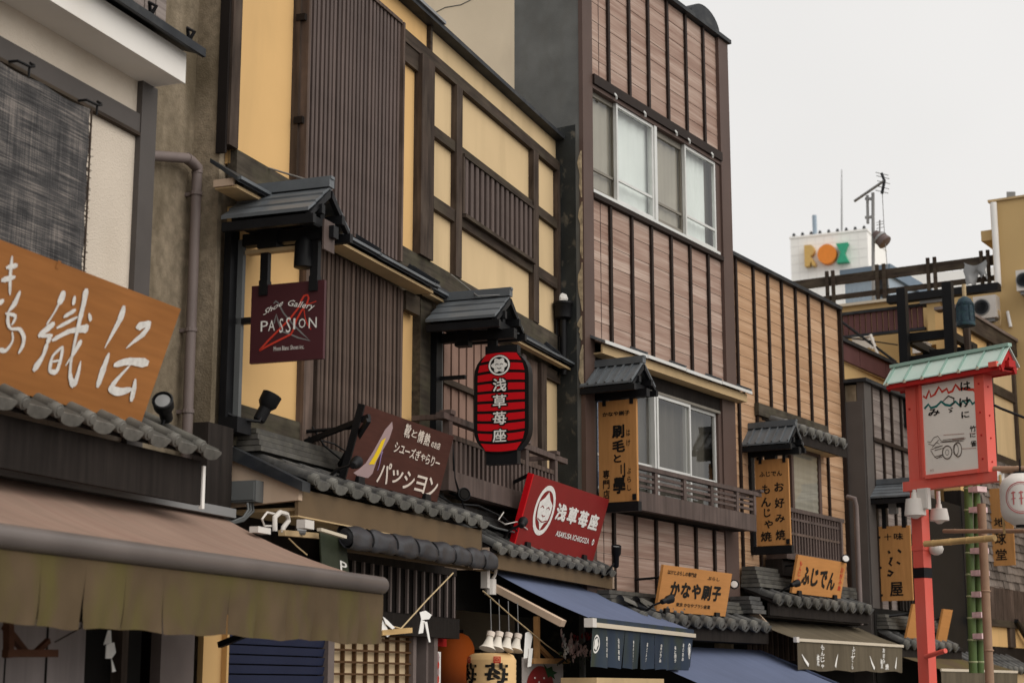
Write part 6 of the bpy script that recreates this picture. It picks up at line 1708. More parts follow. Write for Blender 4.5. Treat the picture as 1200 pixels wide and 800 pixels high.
V.part("soffit", MB().box(rx0 + .04, rx1 - .04, ry0 + .041, ry1 - .041, rze - .06, rze - .045), m_postdk)
for x in (rx0 + .02, rx1 - .05):
    V.part("gable_board", MB().prism([(x, ry0 + .02, rze - .016), (x, .03, rzr - .016), (x, ry1 - .02, rze - .016), (x, ry1 - .05, rze - .075), (x, .03, rzr - .10), (x, ry0 + .05, rze - .075)], (.03, 0, 0)), m_postdk)
V.part("top_beam", MB().box(rx0 + .10, rx1 + .02, -.02, .08, 4.601, 4.665), m_postdk)
V.part("bracket_beam", MB().box(rx1 - .13, rx1 - .04, -.14, .2, 4.60, 4.65), m_post)
PV = Plane((.171, -.030, 3.661), (.639, 0, 0), (0, 0, .914), .002)
def vz(pts): return [pick(FS, PV, 1060 + x * 110 / 587, 430 + y * 150 / 800) for x, y in pts]
mb = MB(); PV.stroke(mb, vz([(118, 180), (135, 195), (155, 145), (165, 185), (190, 170), (215, 125), (235, 155), (265, 135), (275, 160), (300, 150), (320, 110), (345, 140), (365, 135), (400, 140), (430, 140), (445, 155)]), .026); V.part("red_zigzag", mb, m_redink)
mb = MB(); PV.stroke(mb, vz([(125, 260), (150, 232), (165, 255), (200, 245), (230, 215), (255, 235), (285, 240), (320, 215), (345, 240), (365, 210), (385, 230), (410, 205), (425, 230), (448, 215)]), .024); V.part("teal_zigzag", mb, M("teal print", (.015, .14, .13), .6, .1, bump=0))
PV.d = .004
def vchar(ch, x0, y0, x1, y1, bold=.03):
    (a0, b0), (a1, b1) = vz([(x0, y1), (x1, y0)]); mb = MB(); PV.text(mb, ch, a0, a1, b0, b1, bold); V.part("character", mb, m_ink)
for a in (("は", 352, 85, 412, 150), ("け", 345, 185, 410, 255), ("に", 358, 272, 405, 320), ("ゞ", 275, 250, 305, 285), ("み", 150, 255, 220, 310), ("竹", 410, 362, 448, 405, .02), ("に", 412, 412, 445, 440), ("雀", 415, 455, 450, 498, .02)): vchar(*a)
mb = MB(); PV.stroke(mb, vz([(240, 215), (275, 180), (310, 195), (310, 225), (290, 245)]), [.008, .012, .016, .014, .006]); V.part("brush_stroke", mb, m_ink)
m_sepia = M("sepia line print", (.10, .075, .06), .7, .1, bump=0); m_sep2 = M("faint pink wash", (.42, .27, .24), .7, .1, bump=0)
cann = [[(145, 465), (165, 470), (185, 440), (210, 430), (225, 455), (240, 465), (375, 450)], [(240, 455), (375, 440)], [(225, 470), (370, 460)], [(165, 515), (240, 490), (190, 500)], [(165, 520), (190, 560), (205, 570), (240, 545)], [(190, 520), (245, 505)], [(175, 500), (200, 470), (220, 480)], [(150, 480), (185, 490), (215, 455)], [(190, 560), (245, 545), (235, 560), (200, 568)]]
for p_ in cann:
    mb = MB(); PV.stroke(mb, vz(p_), .006); V.part("drawn_line", mb, m_sepia)
for (x, y, rx_, ry_) in ((268, 532, 32, 44), (268, 532, 12, 18), (335, 515, 26, 48), (322, 515, 18, 38)):
    c_ = vz([(x, y), (x + rx_, y), (x, y - ry_)]); mb = MB(); PV.ring(mb, c_[0][0], c_[0][1], abs(c_[1][0] - c_[0][0]), abs(c_[2][1] - c_[0][1]), .16, 24); V.part("drawn_wheel", mb, m_sepia)
for p_ in ([(245, 424), (375, 415)], [(300, 452), (385, 445)], [(360, 510), (450, 505)], [(405, 415), (445, 412)]):
    mb = MB(); PV.stroke(mb, vz(p_), .006); V.part("drawn_line", mb, m_sep2)
a_ = vz([(160, 655), (185, 635)]); mb = MB(); PV.text(mb, "竹", a_[0][0], a_[1][0], a_[0][1], a_[1][1]); V.part("seal_print", mb, m_sep2)
# lamps and speaker below the beam
def bell_lamp(u, v0, v1, y, r, label):
    x, zt_ = FS.y(u, v0, y); zb_ = FS.y(u, v1, y)[1]
    t = Thing("hanging_lamp", label, "lamp", FS, (x, y, zb_), "white lamps under the red crossbeam")
    h = zt_ - zb_
    t.part("shade", MB().lathe((x, y, zb_), (0, 0, 1), [(0, r), (.03, r * 1.0), (h * .70, r * .84), (h * .74, r * .34), (h * .98, r * .28)], 20), m_plastic, smooth=40)
    t.part("bulb", MB().lathe((x, y, zb_ - .03), (0, 0, 1), [(0, r * .2), (.02, r * .5), (.031, r * .6)], 12), m_plastic, smooth=50)
    t.part("stem", MB().tube([(x, y, zt_ - .01), (x, y, 3.524)], .02, 8), m_plastic)
bell_lamp(1071.5, 576, 604, .06 - .13, .105, "white bell-shaped lamp left of the red post, under its crossbeam")
bell_lamp(1100, 590, 610, .22, .095, "white bell-shaped lamp half hidden right of the red post, under its crossbeam")
x_, z_ = FS.y(1083, 584, -.03)
spk = Thing("speaker_box", "small off-white box fixed to the red post beneath the picture panel", "speaker", FS, (x_, -.05, z_ - .1))
spk.part("case", MB().box(x_ - .055, x_ + .075, -.07, -.021, z_ - .11, z_ + .10), m_plastic)
spk.part("cover", MB().box(x_ - .045, x_ + .065, -.078, -.0705, z_ - .10, z_ + .09), m_plastic)
x_, z_ = FS.y(1095, 642, .14)
bell2 = Thing("hanging_lamp", "small white round lamp beside the black tape on the red post", "lamp", FS, (x_, .14, z_ - .05), "white lamps under the red crossbeam")
bell2.part("globe", MB().lathe((x_ + .02, .14, z_ - .07), (0, 0, 1), [(0, .02), (.02, .06), (.06, .075), (.10, .06), (.13, .02)], 14), m_plastic, smooth=60)
bell2.part("stem", MB().tube([(x_ + .02, .14, z_ + .05), (x_ + .0, .10, z_ + .07)], .012, 6), m_black)
q = [FS.y(u, v, -.03) for u, v in ((1084, 769), (1112, 762))]
solo("red_peg", "short red cylinder peg sticking out of the lower red post", "peg", FS, MB().tube([(q[0][0], -.02, q[0][1]), (q[1][0], -.08, q[1][1])], .024, 12), m_post, smooth=40)
# bamboo poles tied to the post
def fp(u, v, y): x, z = FS.y(u, v, y); return (x, y, z)
def bamboo(label, pts, r, mat, nodes, name="bamboo_pole", group="bamboo poles by the red post"):
    t = Thing(name, label, "bamboo", FS, pts[0], group)
    P_ = [Vector(p) for p in pts]; L = (P_[-1] - P_[0])
    t.part("cane", MB().tube(pts, r, 10), mat, smooth=50)
    for i in range(nodes):
        c = P_[0] + L * ((i + .5) / nodes); d = L.normalized()
        t.part("node_ring", MB().lathe(c, d, [(-.010, r * 1.0), (-.004, r * 1.12), (.004, r * 1.12), (.010, r * 1.0)], 10), mat if mat is not m_bambooG else m_bamboonode, smooth=40)
    return t
m_bamboonode = M("pale bamboo node", (.30, .33, .18), .6, .1, bump=0)
bamboo("yellow split bamboo pole tied to the red post with black tape, reaching right", [fp(1084, 637, -.03), fp(1166, 630, -.05)], .032, m_bambooY, 4)
bamboo("thin brown horizontal bamboo crossing before the tan upright sign", [fp(1106, 622, .35), fp(1215, 622, .35)], .022, m_bambooB, 4)
bamboo("thick horizontal bamboo at the height of the red crossbeam, carrying the white lantern", [fp(1160, 550, .06), fp(1225, 550, .06)], .035, m_bambooB, 3)
bamboo("tall brown upright pole right of the green bamboos", [fp(1150, 590, .75), fp(1160, 800, .75), (fp(1160, 800, .75)[0], .75, .5)], .045, m_bambooB, 5)
for i, (u0, u1, lab) in enumerate(((1134, 1140.5, "left one of two green bamboo stems banded with pink paper"), (1144, 1149, "right one of two green bamboo stems banded with pink paper"))):
    a = fp(u0, 560, 1.0 + .1 * i); b = fp(u1, 788, 1.0 + .1 * i)
    bamboo(lab, [b, a], .044 if i == 0 else .038, m_bambooG, 9)
for i, v in enumerate((573, 597, 645, 671, 696, 720, 745)):
    du = (v - 573) * .03
    a = fp(1132 + du, v, .93); b = fp(1143 + du, v + 1, .93)
    solo("paper_band", ("topmost pink paper band round the two green bamboos" if i == 0 else ("second", "third", "fourth", "fifth", "sixth", "lowest")[i - 1] + " pink paper band from the top round the two green bamboos"), "paper band", FS, MB().box(a[0], b[0], .965, 1.12, a[2] - .028, a[2] + .028), m_pinkband, group="pink paper bands on the bamboos")
# round white lantern
lx, lz = FS.y(1197, 585, .02)
WL = Thing("paper_lantern", "white round lantern with a red ringed crest at the right edge", "lantern", FS, (lx, .02, lz - .25), "paper lanterns")
pr = []
R_, Hh = .195, .24
for i in range(25):
    t = -1 + 2 * i / 24
    pr.append((Hh * t, R_ * (1 - abs(t) ** 4.5) ** .5 * (1 + (.012 if i % 2 else 0)) if abs(t) < .97 else R_ * .45))
WL.part("paper_body", MB().lathe((lx, .02, lz), (0, 0, 1), pr, 28), m_plastic, smooth=60)
WL.part("top_hoop", MB().lathe((lx, .02, lz + Hh - .01), (0, 0, 1), [(0, .065), (.03, .065)], 16), m_black)
WL.part("bottom_hoop", MB().lathe((lx, .02, lz - Hh - .02), (0, 0, 1), [(0, .065), (.03, .065)], 16), m_black)
WL.part("cord", MB().tube([(lx, .02, lz + Hh), (lx, .03, lz + Hh + .14)], .008, 6), m_black)
oL = FS.w2l(0, 0); va2 = math.atan2(oL[0] - lx, -(oL[1] - .02))
def onl(pts, w, mat, name):
    mb = MB(); P_ = []
    for a, z in pts:
        t = max(-.95, min(.95, z / Hh)); r = R_ * (1 - abs(t) ** 4.5) ** .5 * 1.035
        ang = va2 + a / R_; P_.append(Vector((lx + r * math.sin(ang), .02 - r * math.cos(ang), lz + z)))
    ctr = Vector((lx, .02, lz)); L, Rr = [], []
    for i, p in enumerate(P_):
        t = P_[min(i + 1, len(P_) - 1)] - P_[max(0, i - 1)]; n = (p - ctr); n.z = 0; q = n.normalized().cross(t.normalized()) * w / 2; L.append(p + q); Rr.append(p - q)
    for i in range(len(P_) - 1): mb.quad(Rr[i], Rr[i + 1], L[i + 1], L[i])
    WL.part(name, mb, mat)
m_lred = M("dusty red crest print", (.46, .12, .12), .7, .1, bump=0)
onl([(.145 * math.cos(w), .145 * math.sin(w)) for w in [2 * math.pi * i / 36 for i in range(37)]], .008, m_lred, "crest_ring")
onl([(.128 * math.cos(w), .13 * math.sin(w)) for w in [2 * math.pi * i / 36 for i in range(37)]], .004, m_lred, "crest_ring")
for a in (-.07, 0, .07):
    onl([(a, .06), (a, -.065)], .012, m_lred, "crest_line"); onl([(a - .02, .045), (a + .02, .05)], .010, m_lred, "crest_line"); onl([(a - .02, -.01), (a + .02, -.005)], .008, m_lred, "crest_line")
bamboo("thin yellow bamboo hanging straight down left of the white lantern", [fp(1172, 556, .0), fp(1177, 625, .0)], .012, m_bambooY, 3)

# ================================================================== the ochre timbered building at the right edge
RYp = -.40
def tr(u, v, y=RYp): return FT.y(u, v, y)
E_ = Thing("timber_framed_building", "farther ochre building with dark timber grid and sloping roof edge at the right edge", "building", FT, (12, RYp, 0))
ex0 = tr(1117, 364)[0]; ezt = tr(1150, 381)[1]
ex1 = 17.0
E_.part("body", MB().box(ex0, ex1, RYp + .03, RYp + .3, 4.6, ezt - .05), m_ochre)
E_.part("lower_body", MB().box(ex0, ex1, RYp + .03, RYp + .3, 0, 4.599), m_shadewall)
zM = tr(1200, 474)[1]; zL = tr(1165, 540)[1]; zT2 = ezt - .26
pxs = [tr(u, 450)[0] for u in (1119, 1132, 1159, 1186)] + [tr(1186, 450)[0] + 1.55 * k for k in (1, 2)]
bw_ = .11
for i, x in enumerate(pxs):
    E_.part("post", MB().box(x - bw_ / 2, x + bw_ / 2, RYp - .06, RYp + .02, zL, zT2 - .001), m_timber)
    if i + 1 < len(pxs):
        x2 = pxs[i + 1]
        for z0, z1 in ((zL + .13, zM - .081), (zM + .081, zT2)):
            E_.part("plaster_panel", MB().box(x + bw_ / 2, x2 - bw_ / 2, RYp - .01, RYp + .029, z0, z1), m_ochre2 if i > 1 else m_ochre)
        E_.part("beam", MB().box(x + bw_ / 2, x2 - bw_ / 2, RYp - .05, RYp + .02, zM - .08, zM + .08), m_timberh)
        E_.part("beam", MB().box(x + bw_ / 2, x2 - bw_ / 2, RYp - .05, RYp + .02, zL, zL + .129), m_timberh)
E_.part("top_beam", MB().box(ex0 - .0, ex1, RYp - .10, RYp + .02, zT2, ezt), m_timberh)
E_.part("roof_cap", MB().box(ex0 - .03, ex1, RYp - .13, RYp + .3, ezt + .001, ezt + .05), m_pipe)
# lower front: shingled grey wall, dark boards, ochre panels, tiled pent roof
zsA, zsB, zsC = tr(1175, 690)[1], tr(1165, 600)[1], tr(1165, 722)[1]
E_.part("shingle_wall", MB().box(ex0 + .2, ex1, RYp - .04, RYp - .0, zsA, zL - .001), m_cladgrey)
sgm = MB().hexa([(0, -.03, 0), (.30, -.03, 0), (.30, 0, 0), (0, 0, 0), (0, -.006, .14), (.30, -.006, .14), (.30, 0, .14), (0, 0, .14)]).mesh("shingle", m_shing if 'm_shing' in globals() else M("weathered grey shingle", (.15, .125, .11), .9, .25, 6, grain=(20, 20, 2), gvar=.3, bump=.4, rnd=.4))
random.seed(9)
nx_ = int((tr(1200, 640)[0] + .6 - ex0 - .8) / .31)
for j in range(int((zL - zsA) / .13)):
    for i in range(nx_):
        E_.inst("shingle", sgm, (ex0 + .8 + i * .31 + .15 * (j % 2), RYp - .041 - random.uniform(0, .012), zsA + j * .13), Matrix.Rotation(random.uniform(-.04, .04), 4, 'Y'))
for i in range(24):
    x = ex0 + .3 + i * .22
    E_.part("dark_board", MB().box(x, x + .205, RYp - .07, RYp - .041, zsC - .05, zsA + .02), m_slatdk)
E_.part("lower_beam", MB().box(ex0, ex1, RYp - .09, RYp - .03, zsC - .16, zsC - .051), m_timberh)
zD = tr(1165, 757)[1]
for u0, u1 in ((1156, 1178), (1182, 1200), (1204, 1230)):
    x0, x1 = tr(u0, 740)[0], tr(u1, 740)[0]
    E_.part("plaster_panel", MB().box(x0, x1, RYp - .03, RYp + .02, zD, zsC - .161), m_ochre)
    E_.part("lower_post", MB().box(x1 + .001, x1 + .30, RYp - .08, RYp + .02, zD, zsC - .161), m_timber)
E_.part("ground_wall", MB().box(ex0 + .2, ex1, RYp - .02, RYp + .028, 0, zL - .002), m_shadewall)
E_.part("brace", MB().bar((tr(1182, 727)[0], RYp - .12, tr(1182, 727)[1]), (tr(1200, 757)[0], RYp - .12, tr(1200, 757)[1]), .06), m_black)
E1 = Thing("pent_roof", "small tiled pent roof at the right edge below ochre panels", "tiled roof", FT, (14, -.7, 2), "tiled pent roofs over the shops")
ezE = tr(1170, 789, RYp - .45)[1]
tiled_roof(E1, tr(1148, 786, RYp - .45)[0], tr(1215, 790, RYp - .45)[0], RYp - .03, ezE + .30, RYp - .45, ezE + .06, m_tile, P=.30, L=.2, r=.042, round_=True)
E1.part("fascia", MB().box(tr(1148, 786, RYp - .45)[0], 17, RYp - .40, RYp - .37, ezE - .2, ezE + .02), m_soffit)
E1.part("soffit", MB().box(tr(1148, 786, RYp - .45)[0], 17, RYp - .369, RYp - .0, ezE - .05, ezE - .03), m_soffit)
# tan upright sign with three characters
xc = tr(1165, 620, RYp - .1)[0]
c0 = FT.x(1155, 590, xc); c1 = FT.x(1187, 588, xc); c2 = FT.x(1158, 664, xc); c3 = FT.x(1189, 661, xc)
US = Thing("hanging_sign", "tan upright sign with three black characters behind the brown bamboo at the right edge", "sign", FT, (xc, RYp, c2[1]), "upright signs hung under little roofs")
yw, yf, zb, zt = (c0[0] + c2[0]) / 2, (c1[0] + c3[0]) / 2, (c2[1] + c3[1]) / 2, FT.x(1170, 572, xc)[1]
US.part("sign_board", MB().box(xc - .02, xc + .02, yf, yw, zb, zt), m_signorv)
US.part("wall_bracket", MB().box(xc - .02, xc + .02, yw - .001, RYp + .0 if yw < RYp else yw + .1, zb + .2, zb + .24), m_black)
UP = Plane((xc - .02, yw, zb), (0, yf - yw, 0), (0, 0, zt - zb), .003)
for ch, v0, v1 in (("地", 606, 617), ("球", 623, 638), ("堂", 643, 656)):
    b0, b1 = pick(FT, UP, 1170, v1)[1], pick(FT, UP, 1170, v0)[1]; mb = MB(); UP.text(mb, ch, .30, .72, b0, b1, .025); US.part("character", mb, m_ink)

# ================================================================== roofs and buildings behind
_r = ray(1090, 350); FP = Frame(_r[0] * 30 / _r[1], 30.0, theta=FT.th + math.pi / 2)
def fpp(u, v, y=0.0): return FP.y(u, v, y)
BW = Thing("beige_building", "beige rendered building behind the roofs with a taller block at the right edge", "building", FP, (0, .5, 0))
BW.part("low_block", MB().box(-2.6, 1.3, .02, 6, 0, 8.50), m_far1)
BW.part("parapet_lip", MB().box(-2.6, .2, -.06, .10, 8.501, 8.55), m_awnpale)
tcx = fpp(1162, 240, .0)[0]; tz_ = fpp(1168, 238, 0)[1]
BW.part("tall_block", MB().box(tcx, 6, -.10, 7, 0, 10.05), m_far1)
BW.part("corner_pipe", MB().tube([(tcx + .08, -.16, 8.5), (tcx + .08, -.16, 10.02)], .055, 10), m_paper, smooth=50)
BW.part("roof_lip", MB().box(tcx - .03, 6, -.14, 7, 10.051, 10.09), m_soffit)
BW.part("stub_balcony", MB().box(tcx - .22, tcx - .001, .0, .7, fpp(1155, 282, 0)[1], fpp(1155, 270, 0)[1]), m_far1)
BW.part("roof_fin", MB().prism([(fpp(1174, 236)[0], .3, 10.09), (fpp(1184, 236)[0], .3, 10.09), (fpp(1184, 225)[0], .3, 10.30), (fpp(1174, 222)[0], .3, 10.32)], (0, .05, 0)), m_steel)
def acunit(label, u0, u1, v0, v1, y):
    x0, z1 = fpp(u0, v0, y); x1, z0 = fpp(u1, v1, y)
    t = Thing("air_conditioner", label, "air conditioner", FP, ((x0 + x1) / 2, y, z0), "outdoor air conditioner units")
    t.part("case", MB().box(x0, x1, y, y + .3, z0, z1), m_plastic)
    r = (z1 - z0) * .38; cx = x0 + (x1 - x0) * .36
    t.part("fan_grille", MB().lathe((cx, y - .002, (z0 + z1) / 2), (0, -1, 0), [(0, r), (.012, r * .96), (.013, r * .2), (.014, .01)], 20), m_steel, smooth=40)
    for k in range(3):
        t.part("grille_ring", MB().lathe((cx, y - .018, (z0 + z1) / 2), (0, -1, 0), [(0, r * (.35 + .25 * k)), (.004, r * (.30 + .25 * k))], 16), m_gutter)
    t.part("foot", MB().box(x0 + .05, x1 - .05, y + .05, y + .25, z0 - .06, z0 - .001), m_steel)
acunit("white air conditioner unit on the beige wall behind the bronze bell", 1140, 1168, 348, 371, -.35)
acunit("white air conditioner unit at the right edge, high on the beige block", 1190, 1216, 317, 338, -.45)
pv = [(1168, 362), (1172, 366), (1172, 376), (1160, 381), (1147, 378)]
for i in range(3):
    cordp = [(fpp(u, v + i * 2.2, -.25)[0], -.25, fpp(u, v + i * 2.2, -.25)[1]) for u, v in pv]
    solo("pipe", ("upper", "middle", "lower")[i] + " tan refrigerant pipe looping below the air conditioner on the beige wall", "pipe", FP, MB().tube(cordp, .018, 6), m_soffit, group="refrigerant pipes", smooth=60)
x_, z_ = fpp(1181, 365, -.12)
solo("wall_pipe", "short white pipe stub on the beige block at the right edge", "pipe", FP, MB().tube([(x_, -.14, z_), (x_ + .04, -.14, z_ - .28)], .03, 8), m_paper, smooth=50)
# maroon parapets
MP = Thing("maroon_parapet", "maroon corrugated metal parapet in front of the beige building", "parapet", FP, (-1, -.8, 7.5), "maroon parapets")
yM = -.8
x0, z1 = fpp(975, 373, yM); x1, z0 = fpp(1083, 383, yM); z1b = fpp(1083, 357, yM)[1]
for i in range(16):
    a = x0 + (x1 - x0) * i / 16; b = x0 + (x1 - x0) * (i + 1) / 16
    MP.part("rib", MB().box(a, b - .02, yM, yM + .05, z0, (z1 + z1b) / 2), m_far2)
MP.part("cap", MB().box(x0, x1 + .05, yM - .04, yM + .12, (z1 + z1b) / 2 + .001, (z1 + z1b) / 2 + .05), m_gutter)
MP.part("base_band", MB().box(x0, x1 + .02, yM - .02, yM + .08, z0 - .05, z0 - .001), m_gutter)
bx0, bz1 = fpp(1083, 355, yM); bx1, bz0 = fpp(1098, 384, yM)
bk = Thing("roof_penthouse", "small tan roof box with a grey cap beside the maroon parapet", "roof box", FP, (bx0, yM, bz0))
bk.part("walls", MB().box(bx0 + .06, bx1 + .1, yM - .05, yM + .8, bz0 - .3, bz1 - .03), m_far1)
bk.part("cap", MB().box(bx0 - .05, bx1 + .18, yM - .1, yM + .9, bz1 - .029, bz1 + .03), m_steel)
# lower maroon fascia running along the street
MF = Thing("maroon_parapet", "maroon sheet fascia sloping down to the right behind the tan building", "parapet", FT, (10, 2, 6), "maroon parapets")
yF = 1.2
a0, b0 = T(975, 392, yF); a1, b1 = T(1060, 437, yF); bt = T(985, 420, yF)[1]
for i in range(4):
    xa = a0 + (a1 + 1.5 - a0) * i / 4; xb = a0 + (a1 + 1.5 - a0) * (i + 1) / 4 - .02
    MF.part("sheet", MB().box(xa, xb, yF, yF + .05, bt, (b0 + b1) / 2), m_far2)
MF.part("cap", MB().box(a0, a1 + 1.5, yF - .05, yF + .3, (b0 + b1) / 2 + .001, (b0 + b1) / 2 + .06), m_gutter)
MF.part("under_wall", MB().box(a0, a1 + 1.5, yF + .06, yF + 2, 3, bt - .001), m_far1)
# white junk on the flat roof between them
for (u, v, s_, lab) in ((1011, 402, .16, "white vent box on the roof between the maroon parapets"), (1080, 408, .13, "small white box under the black timber frame")):
    x_, z_ = fpp(u, v, -1.2)
    solo("vent_box", lab, "vent box", FP, MB().box(x_ - s_, x_ + s_, -1.3, -1.1, z_ - s_ * .7, z_ + s_ * .5).box(x_ - s_ * 1.1, x_ + s_ * 1.1, -1.33, -1.07, z_ + s_ * .5 + .001, z_ + s_ * .6), m_plastic)
for i, (p0, p1, r_, lab) in enumerate((((985, 376), (1050, 424), .025, "thick dark stay rod crossing behind the black timber frame"), ((990, 395), (1052, 404), .012, "thin dark rod between the maroon parapets"), ((1020, 392), (1030, 418), .03, "pale leaning pipe on the roof between the maroon parapets"))):
    a = fpp(*p0, -1.5); b = fpp(*p1, -1.5)
    solo("roof_rod", lab, "rod", FP, MB().tube([(a[0], -1.5, a[1]), (b[0], -1.5, b[1])], r_, 6), m_black if i < 2 else m_plastic, group="rods on the roofs")
# rooftop railing
RL = Thing("roof_railing", "dark brown timber railing along the beige building's flat roof", "railing", FP, (-.5, .1, 8.6))
yR = .15
ra, rb = fpp(930, 338, yR), fpp(1161, 306, yR)
zA = (fpp(990, 321, yR)[1] + fpp(1100, 314.5, yR)[1]) / 2
z1c = fpp(1100, 313, yR)[1]
RL.part("top_rail", MB().box(-3.4, tcx - .01, yR - .04, yR + .04, z1c - .085, z1c + .085), m_timberh)
z2c = fpp(1060, 343, yR)[1] + .07
RL.part("lower_rail", MB().box(-3.4, tcx - .01, yR - .03, yR + .03, z2c - .045, z2c + .045), m_timberh)
for u in (969, 976, 1028, 1036, 1088, 1096, 1151, 1159):
    x_ = fpp(u, 325, yR - .07)[0]
    RL.part("baluster", MB().box(x_ - .03, x_ + .03, yR - .09, yR - .041, 8.50, z1c + .18), m_timberh)
kb = Thing("roof_beam", "heavy black beam lying below the rooftop railing", "beam", FP, (0, -.5, 8.5))
yK = -.9
k0, k1 = fpp(1041, 353, yK), fpp(1171, 333, yK)
kb.part("beam", MB().box(k0[0], k1[0], yK - .1, yK + .1, (k0[1] + k1[1]) / 2 - .08, (k0[1] + k1[1]) / 2 + .05), m_black)
x_, z_ = fpp(1143, 318, -.1)
nb_ = MB(); random.seed(21)
def ng(s, t): return (x_ - .20 + .40 * s + .02 * math.sin(t * 9), -.10 - .05 * math.sin(s * 9) * t, z_ + .19 - (.30 + .10 * math.sin(s * 7) + .06 * math.sin(s * 19)) * t - .08 * math.sin(math.pi * s))
nb_.grid(ng, 12, 6)
solo("cloth_bundle", "tattered grey cloth draped over the rooftop railing's right end", "cloth", FP, nb_, m_steel, smooth=60)
# black timber frame with the hanging bell
yB_ = -5.6
BT = Thing("bell_tower", "black timber frame of two posts and crossbeams standing behind the mint roof", "frame", FP, (fpp(1080, 430, yB_)[0], yB_, 6.5))
def bpx(u, v): return fpp(u, v, yB_)
for u0, u1, v0 in ((1050, 1060, 338), (1103, 1114, 331)):
    x0, z1 = bpx(u0, v0); x1 = bpx(u1, v0)[0]
    BT.part("post", MB().box(x0, x1, yB_, yB_ + .14, 5.3, z1), m_black)
for (v0, v1, yy) in ((386, 396, .16), (413, 422, .16)):
    z1 = bpx(1080, v0)[1]; z0 = bpx(1080, v1)[1]
    BT.part("crossbeam", MB().box(bpx(1056, 390)[0], bpx(1112, 390)[0], yB_ + yy, yB_ + yy + .12, z0, z1), m_black)
BT.part("rear_beam", MB().box(bpx(1064, 390)[0], bpx(1106, 390)[0], yB_ + 1.0, yB_ + 1.1, bpx(1080, 405)[1], bpx(1080, 395)[1]), m_black)
for u in (1057, 1108):
    x_ = bpx(u, 390)[0]; z_ = bpx(1080, 392)[1]
    BT.part("side_beam", MB().box(x_ - .05, x_ + .05, yB_ + .29, yB_ + 1.4, z_ - .06, z_ + .05), m_black)
    BT.part("rear_post", MB().box(x_ - .06, x_ + .06, yB_ + 1.101, yB_ + 1.22, 5.3, z_ + .0), m_black)
bx_b, bz0_ = fpp(1132, 382, -5.9); bz1_ = fpp(1132, 347, -5.9)[1]
BE = Thing("bronze_bell", "dark blue green bronze bell hanging by a pale rope above the mint roof", "bell", FP, (bx_b, -5.9, bz0_))
hB = bz1_ - bz0_; rB = (fpp(1143, 375, -5.9)[0] - fpp(1121, 375, -5.9)[0]) / 2
m_bell2 = M("blue green bronze patina", (.022, .040, .055), .5, .3, 12, bump=.5, bscale=40, bdist=.01, stain=(.035, .075, .075), svar=.6, sscale=(22, 22, 22), sharp=(.5, .6))
BE.part("bell_body", MB().lathe((bx_b, -5.9, bz0_), (0, 0, 1), [(0, rB * .98), (.02, rB * 1.02), (hB * .12, rB * .96), (hB * .5, rB * .90), (hB * .78, rB * .84), (hB * .90, rB * .66), (hB * .98, rB * .3), (hB, .02)], 24), m_bell2, smooth=40)
for k in (.14, .48, .72):
    BE.part("raised_band", MB().lathe((bx_b, -5.9, bz0_ + hB * k), (0, 0, 1), [(-.012, rB * .93), (-.008, rB * 1.0 - .02 * k), (.008, rB * 1.0 - .02 * k), (.012, rB * .92)], 24), m_bell2, smooth=40)
for i in range(8):
    w = i * math.pi / 4
    BE.part("raised_rib", MB().bar((bx_b + rB * .95 * math.cos(w), -5.9 + rB * .95 * math.sin(w), bz0_ + hB * .15), (bx_b + rB * .88 * math.cos(w), -5.9 + rB * .88 * math.sin(w), bz0_ + hB * .72), .02), m_bell2)
BE.part("rope", MB().tube([(bx_b, -5.9, bz1_ - .02), (bx_b, -5.9, fpp(1132, 333, -5.9)[1])], .03, 8), m_ropetan)
BE.part("rope_post", MB().box(fpp(1129, 385, -5.5)[0], fpp(1135, 385, -5.5)[0], -5.5, -5.4, 5.0, bz0_ + .1), m_timber)
# blue grey hut on the roof behind
yH = 6.0
HU = Thing("roof_hut", "blue grey steel-clad hut on the roof behind the railing, below the ROX sign", "hut", FP, (0, yH, 8))
h0 = FP.y(988, 318, yH); h1 = FP.y(1042, 309, yH); hz = (h0[1] + h1[1]) / 2
HU.part("walls", MB().box(h0[0] + .03, h1[0] - .03, yH, yH + 3.0, 0, hz - .25), m_bluehut)
HU.part("roof_slab", MB().box(h0[0] - .05, h1[0] + .05, yH - .08, yH + 3.1, hz - .249, hz), M("slate blue roof slab", (.15, .20, .26), .6, .05, bump=0))
for u in (1027, 1034):
    x_, z_ = FP.y(u, 322, yH - .05)
    HU.part("window", MB().box(x_ - .05, x_ + .10, yH - .02, yH - .001, z_ - .5, z_ + .1), m_gutter)
for i in range(9):
    x_ = h0[0] + .1 + (h1[0] - h0[0] - .2) * i / 8
    HU.part("cladding_rib", MB().box(x_ - .012, x_ + .012, yH - .012, yH - .0005, 8, hz - .26), m_bluehut)
# roof aerial
yA_ = 2.0
def ap(u, v, y=yA_): x, z = FP.y(u, v, y); return (x, y, z)
AN = Thing("roof_aerial", "tall television aerial on a pole above the roofs, left of the beige block", "aerial", FP, ap(1023, 355))
AN.part("mast", MB().tube([ap(1023.5, 358), ap(1023, 226)], .035, 8), m_steel)
AN.part("second_mast", MB().tube([ap(1017, 262), ap(1016.5, 229)], .03, 8), m_steel)
AN.part("mast_clamp", MB().bar(ap(1014, 255), ap(1024, 254), .05).bar(ap(1014, 233), ap(1024, 233), .05), m_steel)
AN.part("boom", MB().tube([ap(1001, 236), ap(1036, 212)], .028, 6), m_steel)
AN.part("reflector_boom", MB().tube([ap(1033, 203), ap(1036.5, 212), ap(1033.5, 227)], .03, 6), m_gutter)
for i in range(9):
    t = i / 8; u, v = 1003 + 31 * t, 234.5 - 21 * t
    AN.part("element", MB().tube([ap(u - .5, v - 1, yA_ - .35), ap(u + .5, v + 1, yA_ + .35)], .008, 5), m_steel)
